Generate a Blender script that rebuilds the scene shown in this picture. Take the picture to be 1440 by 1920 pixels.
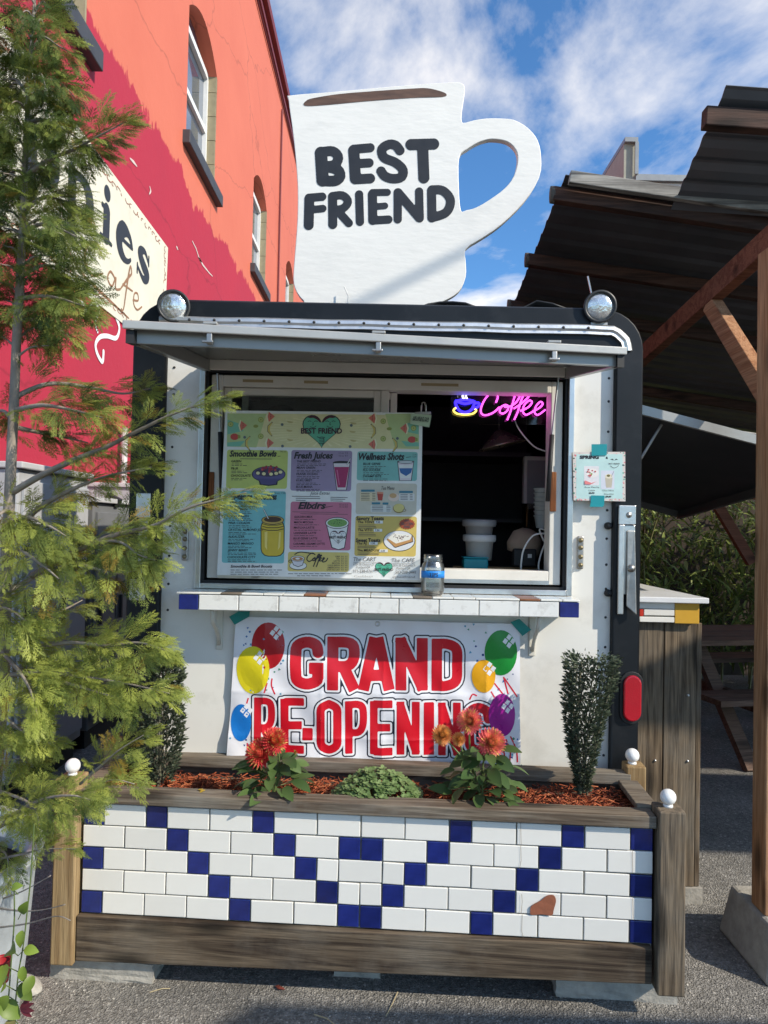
import bpy, bmesh, math, random
import numpy as np
from mathutils import Vector, Matrix, Euler
for o in list(bpy.data.objects): bpy.data.objects.remove(o)
SC = bpy.context.scene
COL = SC.collection
R = math.radians
rnd = random.Random(7)

# ------------------------------------------------------------------ camera
FPX, CX, CY, EYE = 1331.0, 720.0, 960.0, 1.462
PITCH, ROLL = R(1.2), R(1.2)
_F = Vector((0, math.cos(PITCH), math.sin(PITCH)))
_R0, _U0 = Vector((1, 0, 0)), Vector((0, -math.sin(PITCH), math.cos(PITCH)))
_R = _R0*math.cos(ROLL) + _U0*math.sin(ROLL)
_U = -_R0*math.sin(ROLL) + _U0*math.cos(ROLL)
cd = bpy.data.cameras.new('camera'); cam = bpy.data.objects.new('camera', cd); COL.objects.link(cam)
cm = Matrix.Identity(4)
for i in range(3):
    cm[i][0], cm[i][1], cm[i][2] = _R[i], _U[i], -_F[i]
cm[2][3] = EYE
cam.matrix_world = cm
cd.sensor_fit = 'HORIZONTAL'; cd.sensor_width = 36; cd.lens = FPX/1440*36
cd.clip_start = .05; cd.clip_end = 500
SC.camera = cam

# ------------------------------------------------------------------ sky and sun
SUN = Vector((1.7, -1.0, 1.38)).normalized()
W = bpy.data.worlds.new('World'); SC.world = W; W.use_nodes = True
nt = W.node_tree; nt.nodes.clear()
def nn(t, typ, **kw):
    n = t.nodes.new(typ)
    for k, v in kw.items():
        if k in n.inputs: n.inputs[k].default_value = v
        else: setattr(n, k, v)
    return n
sky = nn(nt, 'ShaderNodeTexSky', sky_type='NISHITA', sun_disc=False)
sky.sun_elevation = math.asin(SUN.z); sky.sun_rotation = math.atan2(SUN.x, SUN.y)
sky.air_density = 1.0; sky.dust_density = .35; sky.ozone_density = 3.0
tc = nn(nt, 'ShaderNodeTexCoord')
sep = nn(nt, 'ShaderNodeSeparateXYZ'); nt.links.new(tc.outputs['Generated'], sep.inputs[0])
zc = nn(nt, 'ShaderNodeMath', operation='MAXIMUM'); zc.inputs[1].default_value = .06; nt.links.new(sep.outputs[2], zc.inputs[0])
dx = nn(nt, 'ShaderNodeMath', operation='DIVIDE'); nt.links.new(sep.outputs[0], dx.inputs[0]); nt.links.new(zc.outputs[0], dx.inputs[1])
dy = nn(nt, 'ShaderNodeMath', operation='DIVIDE'); nt.links.new(sep.outputs[1], dy.inputs[0]); nt.links.new(zc.outputs[0], dy.inputs[1])
cb = nn(nt, 'ShaderNodeCombineXYZ'); nt.links.new(dx.outputs[0], cb.inputs[0]); nt.links.new(dy.outputs[0], cb.inputs[1])
mp = nn(nt, 'ShaderNodeMapping'); mp.inputs['Location'].default_value = (4.1, 5.1, 0); mp.inputs['Scale'].default_value = (1.0, .62, 1)
mp.inputs['Rotation'].default_value = (0, 0, R(-28)); nt.links.new(cb.outputs[0], mp.inputs[0])
no = nn(nt, 'ShaderNodeTexNoise', Scale=1.7, Detail=10, Roughness=.58, Distortion=.3); nt.links.new(mp.outputs[0], no.inputs['Vector'])
cr = nn(nt, 'ShaderNodeValToRGB'); cr.color_ramp.elements[0].position = .46; cr.color_ramp.elements[1].position = .70
cr.color_ramp.elements[1].color = (.92, .92, .92, 1)
nt.links.new(no.outputs[0], cr.inputs[0])
tint = nn(nt, 'ShaderNodeMix', data_type='RGBA', blend_type='MULTIPLY'); tint.inputs['Factor'].default_value = 1
nt.links.new(sky.outputs[0], tint.inputs['A']); tint.inputs['B'].default_value = (.43, .69, .87, 1)
mx = nn(nt, 'ShaderNodeMix', data_type='RGBA'); nt.links.new(cr.outputs[0], mx.inputs['Factor'])
nt.links.new(tint.outputs['Result'], mx.inputs['A']); mx.inputs['B'].default_value = (5.6, 5.3, 4.9, 1)
bg = nn(nt, 'ShaderNodeBackground', Strength=.15); nt.links.new(mx.outputs['Result'], bg.inputs[0])
wo = nn(nt, 'ShaderNodeOutputWorld'); nt.links.new(bg.outputs[0], wo.inputs[0])
sd = bpy.data.lights.new('sun', 'SUN'); so = bpy.data.objects.new('sun', sd); COL.objects.link(so)
sd.energy = 3.3; sd.angle = R(.55); sd.color = (1, .91, .77)
so.rotation_euler = SUN.to_track_quat('Z', 'Y').to_euler(); so.location = (6, -6, 8)
SC.view_settings.view_transform = 'Standard'; SC.view_settings.look = 'None'
SC.view_settings.exposure = .68; SC.view_settings.gamma = 1
SC.render.engine = 'CYCLES'; SC.cycles.max_bounces = 7; SC.cycles.diffuse_bounces = 3; SC.cycles.glossy_bounces = 3; SC.cycles.transparent_max_bounces = 12
SC.render.resolution_x, SC.render.resolution_y = 768, 1024

# ------------------------------------------------------------------ pixel helpers (photo measurements to metres)
def ray(px, py): return _F + _R*((px-CX)/FPX) + _U*((CY-py)/FPX)
def at(px, py, y):
    d = ray(px, py); t = y/d.y
    return Vector((d.x*t, y, EYE + d.z*t))
def atx(px, py, x):
    d = ray(px, py); t = x/d.x
    return Vector((x, d.y*t, EYE + d.z*t))

# ------------------------------------------------------------------ object helpers
def tag(o, label=None, cat=None, group=None, kind=None):
    if label: o['label'] = label
    if cat: o['category'] = cat
    if group: o['group'] = group
    if kind: o['kind'] = kind
    return o
def empty(name, loc=(0, 0, 0), label=None, cat=None, group=None, M=None):
    o = bpy.data.objects.new(name, None); COL.objects.link(o); o.empty_display_size = .1
    o.matrix_world = M if M is not None else Matrix.Translation(loc)
    bpy.context.view_layer.update()
    return tag(o, label, cat, group)
def link(name, me, parent=None, local=False):
    o = bpy.data.objects.new(name, me); COL.objects.link(o)
    if parent is not None:
        o.parent = parent
        if not local: o.matrix_parent_inverse = parent.matrix_world.inverted()
    return o
def copy_tree(o, parent=None):
    c = o.copy(); COL.objects.link(c)
    if parent is not None: c.parent = parent
    for ch in list(o.children): copy_tree(ch, c)
    return c
class MB:
    def __init__(s): s.v = []; s.f = []; s.mi = []; s.mats = []
    def m(s, mat):
        if mat not in s.mats: s.mats.append(mat)
        return s.mats.index(mat)
    def add(s, v, f, M=None, mat=None):
        b = len(s.v); k = s.m(mat) if mat else 0
        s.v += [tuple(M @ Vector(p)) for p in v] if M is not None else [tuple(p) for p in v]
        s.f += [tuple(i+b for i in q) for q in f]; s.mi += [k]*len(f); return s
    def box(s, x0, x1, y0, y1, z0, z1, M=None, mat=None):
        v = [(x, y, z) for x in (x0, x1) for y in (y0, y1) for z in (z0, z1)]
        return s.add(v, [(0, 1, 3, 2), (4, 6, 7, 5), (0, 4, 5, 1), (2, 3, 7, 6), (0, 2, 6, 4), (1, 5, 7, 3)], M, mat)
    def hexa(s, p, mat=None):   # 8 points, bottom ring then top ring
        return s.add(p, [(3, 2, 1, 0), (4, 5, 6, 7), (0, 1, 5, 4), (1, 2, 6, 5), (2, 3, 7, 6), (3, 0, 4, 7)], None, mat)
    def beam(s, a, b, w, h, up=(0, 0, 1), mat=None):
        a, b = Vector(a), Vector(b); d = (b-a).normalized(); u = Vector(up); r = d.cross(u).normalized(); u = r.cross(d)
        p = []
        for e in (a, b): p += [e - r*w/2 - u*h/2, e + r*w/2 - u*h/2, e + r*w/2 + u*h/2, e - r*w/2 + u*h/2]
        return s.hexa(p, mat)
    def prism(s, poly, y0, y1, M=None, mat=None):   # poly in XZ
        n = len(poly)
        v = [(x, y0, z) for x, z in poly] + [(x, y1, z) for x, z in poly]
        f = [tuple(range(n)), tuple(range(2*n-1, n-1, -1))] + [(i, i+n, (i+1) % n+n, (i+1) % n) for i in range(n)]
        return s.add(v, f, M, mat)
    def tube(s, pts, r, n=8, mat=None, cap=True):
        pts = [Vector(p) for p in pts]; m = len(pts)
        rr = r if isinstance(r, (list, tuple)) else [r]*m
        v = []; prev = None
        for i, p in enumerate(pts):
            d = (pts[min(i+1, m-1)] - pts[max(i-1, 0)]).normalized()
            if prev is None: a = d.orthogonal().normalized()
            else:
                a = prev - d*prev.dot(d); a = a.normalized() if a.length > 1e-6 else d.orthogonal().normalized()
            prev = a; b = d.cross(a)
            v += [p + (a*math.cos(t) + b*math.sin(t))*rr[i] for t in [2*math.pi*k/n for k in range(n)]]
        f = [(i*n+k, i*n+(k+1) % n, (i+1)*n+(k+1) % n, (i+1)*n+k) for i in range(m-1) for k in range(n)]
        if cap: f += [tuple(range(n-1, -1, -1)), tuple(range((m-1)*n, m*n))]
        return s.add(v, f, None, mat)
    def lathe(s, prof, n=24, M=None, mat=None, closed=False):
        v = [(r*math.cos(2*math.pi*k/n), r*math.sin(2*math.pi*k/n), z) for r, z in prof for k in range(n)]
        m = len(prof)
        f = [(i*n+k, i*n+(k+1) % n, (i+1)*n+(k+1) % n, (i+1)*n+k) for i in range(m-1) for k in range(n)]
        if closed: f += [((m-1)*n+k, (m-1)*n+(k+1) % n, (k+1) % n, k) for k in range(n)]
        return s.add(v, f, M, mat)
    def build(s, name, mat=None, parent=None, smooth=False, bevel=0, seg=2, local=False):
        me = bpy.data.meshes.new(name); me.from_pydata([tuple(p) for p in s.v], [], s.f)
        if s.mats:
            for q in s.mats: me.materials.append(q)
            me.polygons.foreach_set('material_index', s.mi)
        elif mat: me.materials.append(mat)
        me.validate(); me.update()
        if smooth: me.polygons.foreach_set('use_smooth', [True]*len(me.polygons))
        o = link(name, me, parent, local)
        if bevel:
            b = o.modifiers.new('bevel', 'BEVEL'); b.width = bevel; b.segments = seg; b.limit_method = 'ANGLE'; b.angle_limit = R(40)
        return o
def np_mesh(name, V, F, mat, parent=None, col=None, smooth=False):
    V = np.asarray(V, np.float32); F = np.asarray(F, np.int32); k = F.shape[1]
    me = bpy.data.meshes.new(name)
    me.vertices.add(len(V)); me.vertices.foreach_set('co', V.ravel())
    me.loops.add(F.size); me.loops.foreach_set('vertex_index', F.ravel())
    me.polygons.add(len(F)); me.polygons.foreach_set('loop_start', np.arange(0, F.size, k, dtype=np.int32))
    me.update(calc_edges=True); me.materials.append(mat)
    if col is not None:
        ca = me.color_attributes.new('tint', 'FLOAT_COLOR', 'POINT')
        c = np.ones((len(V), 4), np.float32); c[:, :3] = col; ca.data.foreach_set('color', c.ravel())
    if smooth: me.polygons.foreach_set('use_smooth', [True]*len(me.polygons))
    return link(name, me, parent)
def smooth_poly(pts, n=5, closed=True):
    P = [np.array(p, float) for p in pts]; m = len(P); out = []
    for i in range(m if closed else m-1):
        a, b, c, d = (P[(i+k-1) % m] if closed else P[min(max(i+k-1, 0), m-1)] for k in range(4))
        for t in [j/n for j in range(n)]:
            out.append(.5*((2*b) + (c-a)*t + (2*a-5*b+4*c-d)*t*t + (3*b-a-3*c+d)*t**3))
    if not closed: out.append(P[-1])
    return out
def curve_fill(loops, extrude, bevel=0):
    cu = bpy.data.curves.new('shape', 'CURVE'); cu.dimensions = '2D'; cu.fill_mode = 'BOTH'; cu.extrude = extrude; cu.bevel_depth = bevel; cu.bevel_resolution = 1
    for L in loops:
        sp = cu.splines.new('POLY'); sp.points.add(len(L)-1); sp.use_cyclic_u = True
        for i, p in enumerate(L): sp.points[i].co = (p[0], p[1], 0, 1)
    o = bpy.data.objects.new('shape', cu); COL.objects.link(o)
    me = bpy.data.meshes.new_from_object(o.evaluated_get(bpy.context.evaluated_depsgraph_get()))
    bpy.data.objects.remove(o); bpy.data.curves.remove(cu); return me

# ------------------------------------------------------------------ materials
MATS = {}
def mat(name, col, rough=.6, metal=0, var=.08, vscale=6, bump=0, bscale=60, coat=0, spec=.5, trans=0, emit=None, estr=0, dirt=None, dscale=3, damt=.5, stretch=(1, 1, 1), ovar=0):
    if name in MATS: return MATS[name]
    m = bpy.data.materials.new(name); m.use_nodes = True; t = m.node_tree; p = t.nodes['Principled BSDF']
    p.inputs['Roughness'].default_value = rough; p.inputs['Metallic'].default_value = metal
    p.inputs['Coat Weight'].default_value = coat; p.inputs['Specular IOR Level'].default_value = spec
    p.inputs['Transmission Weight'].default_value = trans
    c = (*col, 1)
    co = nn(t, 'ShaderNodeTexCoord'); mpg = nn(t, 'ShaderNodeMapping'); mpg.inputs['Scale'].default_value = stretch
    t.links.new(co.outputs['Object'], mpg.inputs[0])
    no = nn(t, 'ShaderNodeTexNoise', Scale=vscale, Detail=5, Roughness=.6); t.links.new(mpg.outputs[0], no.inputs['Vector'])
    hs = nn(t, 'ShaderNodeHueSaturation'); hs.inputs['Color'].default_value = c
    mr = nn(t, 'ShaderNodeMapRange'); mr.inputs['From Min'].default_value = .3; mr.inputs['From Max'].default_value = .7
    mr.inputs['To Min'].default_value = 1-var; mr.inputs['To Max'].default_value = 1+var
    t.links.new(no.outputs[0], mr.inputs[0]); vout = mr.outputs[0]
    if ovar:   # pieces of one batch differ a little
        oi = nn(t, 'ShaderNodeObjectInfo'); om = nn(t, 'ShaderNodeMapRange'); om.inputs['To Min'].default_value = 1-ovar; om.inputs['To Max'].default_value = 1+ovar*.3; t.links.new(oi.outputs['Random'], om.inputs[0])
        mu_ = nn(t, 'ShaderNodeMath', operation='MULTIPLY'); t.links.new(vout, mu_.inputs[0]); t.links.new(om.outputs[0], mu_.inputs[1]); vout = mu_.outputs[0]
    t.links.new(vout, hs.inputs['Value'])
    out = hs.outputs[0]
    if dirt:
        n2 = nn(t, 'ShaderNodeTexNoise', Scale=dscale, Detail=8, Roughness=.68); t.links.new(mpg.outputs[0], n2.inputs['Vector'])
        r2 = nn(t, 'ShaderNodeValToRGB'); r2.color_ramp.elements[0].position = .52; r2.color_ramp.elements[1].position = .75
        r2.color_ramp.elements[1].color = (damt, damt, damt, 1); t.links.new(n2.outputs[0], r2.inputs[0])
        mxx = nn(t, 'ShaderNodeMix', data_type='RGBA'); t.links.new(r2.outputs[0], mxx.inputs['Factor']); t.links.new(out, mxx.inputs['A'])
        mxx.inputs['B'].default_value = (*dirt, 1); out = mxx.outputs['Result']
    t.links.new(out, p.inputs['Base Color'])
    rr = nn(t, 'ShaderNodeMapRange'); rr.inputs['To Min'].default_value = max(0, rough-.08); rr.inputs['To Max'].default_value = min(1, rough+.08)
    t.links.new(no.outputs[0], rr.inputs[0]); t.links.new(rr.outputs[0], p.inputs['Roughness'])
    if bump:
        n3 = nn(t, 'ShaderNodeTexNoise', Scale=bscale, Detail=4); t.links.new(mpg.outputs[0], n3.inputs['Vector'])
        bp = nn(t, 'ShaderNodeBump', Strength=bump, Distance=.004); t.links.new(n3.outputs[0], bp.inputs['Height']); t.links.new(bp.outputs[0], p.inputs['Normal'])
    if emit: p.inputs['Emission Color'].default_value = (*emit, 1); p.inputs['Emission Strength'].default_value = estr
    MATS[name] = m; return m
def wood(name, c0, c1, c2, axis='x', scale=1, rough=.75, grey=.4):
    if name in MATS: return MATS[name]
    m = bpy.data.materials.new(name); m.use_nodes = True; t = m.node_tree; p = t.nodes['Principled BSDF']
    p.inputs['Specular IOR Level'].default_value = .25
    co = nn(t, 'ShaderNodeTexCoord'); oi = nn(t, 'ShaderNodeObjectInfo')
    ad = nn(t, 'ShaderNodeVectorMath', operation='MULTIPLY_ADD'); t.links.new(oi.outputs['Random'], ad.inputs[0]); ad.inputs[1].default_value = (7, 5, 9); t.links.new(co.outputs['Object'], ad.inputs[2])
    s = {'x': (1.3, 26, 26), 'z': (26, 26, 1.3), 'y': (26, 1.3, 26)}[axis]
    mg = nn(t, 'ShaderNodeMapping'); mg.inputs['Scale'].default_value = [q*scale for q in s]; t.links.new(ad.outputs[0], mg.inputs[0])
    n1 = nn(t, 'ShaderNodeTexNoise', Scale=.9, Detail=3, Roughness=.5, Distortion=.6); t.links.new(mg.outputs[0], n1.inputs['Vector'])
    ml = nn(t, 'ShaderNodeMath', operation='MULTIPLY'); ml.inputs[1].default_value = 9; t.links.new(n1.outputs[0], ml.inputs[0])
    fr = nn(t, 'ShaderNodeMath', operation='PINGPONG'); fr.inputs[1].default_value = 1; t.links.new(ml.outputs[0], fr.inputs[0])
    r1 = nn(t, 'ShaderNodeValToRGB'); r1.color_ramp.elements[0].color = (*c0, 1); r1.color_ramp.elements[1].color = (*c1, 1)
    r1.color_ramp.elements[0].position = .05; r1.color_ramp.elements[1].position = .85
    t.links.new(fr.outputs[0], r1.inputs[0])
    n2 = nn(t, 'ShaderNodeTexNoise', Scale=3.2, Detail=6, Roughness=.65); t.links.new(ad.outputs[0], n2.inputs['Vector'])
    r2 = nn(t, 'ShaderNodeValToRGB'); r2.color_ramp.elements[0].position = .42; r2.color_ramp.elements[1].position = .68; t.links.new(n2.outputs[0], r2.inputs[0])
    gm = nn(t, 'ShaderNodeMath', operation='MULTIPLY'); gm.inputs[1].default_value = grey; t.links.new(r2.outputs[0], gm.inputs[0])
    mxx = nn(t, 'ShaderNodeMix', data_type='RGBA'); t.links.new(gm.outputs[0], mxx.inputs['Factor']); t.links.new(r1.outputs[0], mxx.inputs['A']); mxx.inputs['B'].default_value = (*c2, 1)
    # fine fibres
    mg3 = nn(t, 'ShaderNodeMapping'); mg3.inputs['Scale'].default_value = [q*7 for q in s]; t.links.new(ad.outputs[0], mg3.inputs[0])
    n3 = nn(t, 'ShaderNodeTexNoise', Scale=1.2, Detail=3); t.links.new(mg3.outputs[0], n3.inputs['Vector'])
    r3 = nn(t, 'ShaderNodeMapRange'); r3.inputs['From Min'].default_value = .3; r3.inputs['From Max'].default_value = .7; r3.inputs['To Min'].default_value = .70; r3.inputs['To Max'].default_value = 1.12; t.links.new(n3.outputs[0], r3.inputs[0])
    # knots
    vs = {'x': (3.0, 9, 9), 'z': (9, 9, 3.0), 'y': (9, 3.0, 9)}[axis]
    mg4 = nn(t, 'ShaderNodeMapping'); mg4.inputs['Scale'].default_value = vs; t.links.new(ad.outputs[0], mg4.inputs[0])
    vo = nn(t, 'ShaderNodeTexVoronoi', Scale=1.0, Randomness=1); t.links.new(mg4.outputs[0], vo.inputs['Vector'])
    rk = nn(t, 'ShaderNodeMapRange'); rk.inputs['From Min'].default_value = .10; rk.inputs['From Max'].default_value = .30; rk.inputs['To Min'].default_value = .32; rk.inputs['To Max'].default_value = 1; t.links.new(vo.outputs['Distance'], rk.inputs[0])
    mk = nn(t, 'ShaderNodeMath', operation='MULTIPLY'); t.links.new(r3.outputs[0], mk.inputs[0]); t.links.new(rk.outputs[0], mk.inputs[1])
    hs = nn(t, 'ShaderNodeHueSaturation'); t.links.new(mxx.outputs['Result'], hs.inputs['Color']); t.links.new(mk.outputs[0], hs.inputs['Value'])
    t.links.new(hs.outputs[0], p.inputs['Base Color']); p.inputs['Roughness'].default_value = rough
    bp = nn(t, 'ShaderNodeBump', Strength=.5, Distance=.003); t.links.new(n3.outputs[0], bp.inputs['Height']); t.links.new(bp.outputs[0], p.inputs['Normal'])
    MATS[name] = m; return m
def leafmat(name, c0, c1, trans=.35, rough=.55, attr=False):
    if name in MATS: return MATS[name]
    m = bpy.data.materials.new(name); m.use_nodes = True; t = m.node_tree; p = t.nodes['Principled BSDF']; p.inputs['Roughness'].default_value = rough
    p.inputs['Specular IOR Level'].default_value = .3
    if attr:
        a = nn(t, 'ShaderNodeAttribute', attribute_name='tint'); src = a.outputs['Color']
    else:
        co = nn(t, 'ShaderNodeTexCoord'); no = nn(t, 'ShaderNodeTexNoise', Scale=9, Detail=4); t.links.new(co.outputs['Object'], no.inputs['Vector'])
        r = nn(t, 'ShaderNodeValToRGB'); r.color_ramp.elements[0].color = (*c0, 1); r.color_ramp.elements[1].color = (*c1, 1); r.color_ramp.elements[0].position = .35; r.color_ramp.elements[1].position = .65
        t.links.new(no.outputs[0], r.inputs[0]); src = r.outputs[0]
    t.links.new(src, p.inputs['Base Color'])
    tr = nn(t, 'ShaderNodeBsdfTranslucent'); t.links.new(src, tr.inputs[0])
    ms = nn(t, 'ShaderNodeMixShader'); ms.inputs[0].default_value = trans; t.links.new(p.outputs[0], ms.inputs[1]); t.links.new(tr.outputs[0], ms.inputs[2])
    t.links.new(ms.outputs[0], t.nodes['Material Output'].inputs[0]); MATS[name] = m; return m
def glass(name, col=(1, 1, 1), rough=.02, alpha=.25):
    # thin clear pane: mostly transparent with a fresnel reflection
    m = bpy.data.materials.new(name); m.use_nodes = True; t = m.node_tree; t.nodes.clear()
    tr = nn(t, 'ShaderNodeBsdfTransparent'); tr.inputs[0].default_value = (*col, 1)
    gl = nn(t, 'ShaderNodeBsdfGlossy', Roughness=rough)
    fr = nn(t, 'ShaderNodeFresnel', IOR=1.5); ad = nn(t, 'ShaderNodeMath', operation='ADD'); ad.inputs[1].default_value = alpha; t.links.new(fr.outputs[0], ad.inputs[0])
    ms = nn(t, 'ShaderNodeMixShader'); t.links.new(ad.outputs[0], ms.inputs[0]); t.links.new(tr.outputs[0], ms.inputs[1]); t.links.new(gl.outputs[0], ms.inputs[2])
    o = nn(t, 'ShaderNodeOutputMaterial'); t.links.new(ms.outputs[0], o.inputs[0]); MATS[name] = m; return m
def emis(name, col, s):
    m = bpy.data.materials.new(name); m.use_nodes = True; p = m.node_tree.nodes['Principled BSDF']
    p.inputs['Base Color'].default_value = (*col, 1); p.inputs['Emission Color'].default_value = (*col, 1); p.inputs['Emission Strength'].default_value = s
    return m
def ink(c, rough=.45):
    k = 'print_%02d_%02d_%02d_%d' % (*[int(q*99) for q in c], int(rough*10))
    return mat(k, c, rough, var=.05, vscale=30)
def srgb(r, g, b):
    f = lambda u: (u/255/12.92 if u <= 10 else ((u/255+.055)/1.055)**2.4)
    return (f(r), f(g), f(b))
WHITE = mat('white_trailer_paint', (.77, .75, .69), .38, var=.03, vscale=2, dirt=(.42, .40, .34), dscale=4, damt=.5, coat=.1)
BLACK = mat('black_trailer_paint', (.008, .010, .013), .42, var=.25, vscale=5, dirt=(.04, .043, .047), dscale=7, damt=.45, spec=.3)
ALU = mat('aluminium', (.62, .62, .61), .34, 1, var=.12, vscale=9, dirt=(.3, .29, .27), damt=.5, bump=.1)
STEEL = mat('worn_steel', (.42, .41, .39), .45, 1, var=.2, vscale=14, dirt=(.16, .11, .07), damt=.6, bump=.2)
VINYL = mat('white_window_vinyl', (.73, .70, .63), .45, var=.05, vscale=7, dirt=(.4, .36, .3), damt=.35)
GREYP = mat('grey_hatch_paint', (.27, .27, .255), .3, .25, var=.08, vscale=4, dirt=(.3, .29, .27), damt=.4)
RUBBER = mat('black_rubber', (.012, .012, .013), .6)
DARK = mat('dark_interior', (.06, .06, .065), .7, var=.2)
WTILE = mat('white_glazed_tile', (.81, .79, .73), .16, ovar=.06, var=.035, vscale=5, bump=.06, bscale=14, coat=.3)
BTILE = mat('cobalt_glazed_tile', (.013, .022, .15), .14, ovar=.35, var=.3, vscale=22, bump=.06, bscale=18, coat=.3)
WTILE2 = mat('white_scuffed_tile', (.76, .76, .73), .25, var=.04, vscale=8, bump=.1, bscale=20, dirt=(.32, .3, .27), dscale=26, damt=.6)
GROUT = mat('pale_grout', (.36, .34, .28), .9, var=.1, vscale=30)
GREYWOOD = wood('weathered_board', (.10, .072, .05), (.205, .165, .12), (.25, .235, .205), 'x', 1, grey=.6)
GREYWOODZ = wood('weathered_board_upright', (.085, .06, .038), (.205, .15, .095), (.20, .185, .155), 'z', 1, grey=.5)
TANWOODZ = wood('tan_post_wood', (.26, .165, .075), (.36, .25, .125), (.30, .24, .16), 'z', .8, grey=.3)
REDWOOD = wood('red_brown_beam', (.17, .06, .035), (.26, .105, .06), (.13, .06, .045), 'x', .8, grey=.4)
PALEWOODZ = wood('orange_fir_post', (.38, .19, .09), (.52, .30, .16), (.40, .26, .16), 'z', .8, grey=.3)
CONC = mat('rough_concrete', (.36, .34, .30), .95, var=.2, vscale=25, bump=.7, bscale=90, dirt=(.2, .19, .16), dscale=9, damt=.6)
GLASS = glass('window_glass', (.80, .84, .83), .02, .03)
TAPE = mat('teal_tape', srgb(0, 140, 150), .5, var=.1)

# ------------------------------------------------------------------ flat print helpers
_tc = {}
def glyphs(txt, bold=0, shear=0, space=1.0):
    k = (txt, bold, shear, space)
    if k in _tc: return _tc[k]
    cu = bpy.data.curves.new('t', 'FONT'); cu.body = txt; cu.resolution_u = 2; cu.offset = bold; cu.shear = shear; cu.size = 1; cu.space_character = space
    o = bpy.data.objects.new('t', cu); COL.objects.link(o)
    me = bpy.data.meshes.new_from_object(o.evaluated_get(bpy.context.evaluated_depsgraph_get()))
    V = [(v.co.x/.69, v.co.y/.69) for v in me.vertices]; F = [tuple(p.vertices) for p in me.polygons]
    bpy.data.objects.remove(o); bpy.data.curves.remove(cu); bpy.data.meshes.remove(me)
    _tc[k] = (V, F); return _tc[k]
class Sheet:
    """maps picture-measured (u,v) of a flat sheet to its plane; each drawn shape lies a hair above the last"""
    def __init__(s, ox, oy, sc, Y, warp=None, eps=.00012): s.ox, s.oy, s.sc, s.Y, s.warp, s.eps, s.n = ox, oy, sc, Y, warp, eps, 1
    def pt(s, u, v, k=0):
        p = at(s.ox+u/s.sc, s.oy+v/s.sc, s.Y)
        d = s.warp(p.x, p.z) if s.warp else 0
        return (p.x, s.Y - d - k*s.eps, p.z)
    def poly(s, mb, pts, m, k=None):
        if k is None: s.n += 1; k = s.n
        mb.add([s.pt(u, v, k) for u, v in pts], [tuple(range(len(pts)-1, -1, -1))], None, m)
    def tris(s, mb, V, F, m, k=None):
        if k is None: s.n += 1; k = s.n
        mb.add([s.pt(u, v, k) for u, v in V], F, None, m)
    def rect(s, mb, u0, v0, u1, v1, m, rad=8, k=None, fn=None):
        P = []
        for cu, cv, a0 in ((u1-rad, v0+rad, -90), (u1-rad, v1-rad, 0), (u0+rad, v1-rad, 90), (u0+rad, v0+rad, 180)):
            for j in range(4): a = R(a0+30*j); P.append((cu+rad*math.cos(a), cv+rad*math.sin(a)))
        s.poly(mb, P, m, k)
    def ell(s, mb, u, v, a, b, m, a0=0, a1=360, n=20, rot=0, k=None):
        P = []
        for j in range(n + (0 if a1-a0 >= 360 else 1)):
            t = R(a0+(a1-a0)*j/n); x, y = a*math.cos(t), b*math.sin(t); c, q = math.cos(R(rot)), math.sin(R(rot))
            P.append((u+x*c-y*q, v+x*q+y*c))
        s.poly(mb, P, m, k)
    def text(s, mb, txt, u, v, h, m, width=None, bold=0, shear=0, rot=0, align='l', space=1.0):
        V, F = glyphs(txt, bold, shear, space)
        if not V: return
        x0 = min(p[0] for p in V); x1 = max(p[0] for p in V); sx = h if width is None else width/(x1-x0)
        off = {'l': -x0, 'c': -(x0+x1)/2, 'r': -x1}[align]; c, q = math.cos(R(rot)), math.sin(R(rot))
        P = [(u+(x+off)*sx*c+y*h*q, v-y*h*c+(x+off)*sx*q) for x, y in V]
        s.n += 1
        mb.add([s.pt(a, b, s.n) for a, b in P], F, None, m)
    def line(s, mb, pts, w, m, k=None):
        if k is None: s.n += 1; k = s.n
        for (a, b), (c, d) in zip(pts, pts[1:]):
            L = math.hypot(c-a, d-b) or 1; nx, ny = -(d-b)/L*w/2, (c-a)/L*w/2
            mb.add([s.pt(a+nx, b+ny, k), s.pt(c+nx, d+ny, k), s.pt(c-nx, d-ny, k), s.pt(a-nx, b-ny, k)], [(0, 1, 2, 3)], None, m); k += .05
    def script(s, mb, strokes, w, m):
        V, F = contour(discs_of([(smooth_poly(p, 5, False), w/2) for p in strokes]), 0, w/3.2); s.tris(mb, V, F, m)
def discs_of(strokes):
    out = []
    for pts, r in strokes:
        rr = r if isinstance(r, (list, tuple)) else [r, r]
        pts = [np.array(p, float) for p in pts]; L = [0]
        for a, b in zip(pts, pts[1:]): L.append(L[-1]+np.linalg.norm(b-a))
        T = L[-1] or 1; n = max(2, int(T/(min(rr)*.45))+1); j = 0
        for i in range(n):
            q = T*i/(n-1)
            while j < len(L)-2 and L[j+1] < q: j += 1
            seg = (L[j+1]-L[j]) or 1; p = pts[j]+(pts[j+1]-pts[j])*((q-L[j])/seg)
            w = i/(n-1)*(len(rr)-1); a = int(min(w, len(rr)-2)); out.append((p[0], p[1], rr[a]+(rr[a+1]-rr[a])*(w-a)))
    return ('d', np.array(out))
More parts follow.
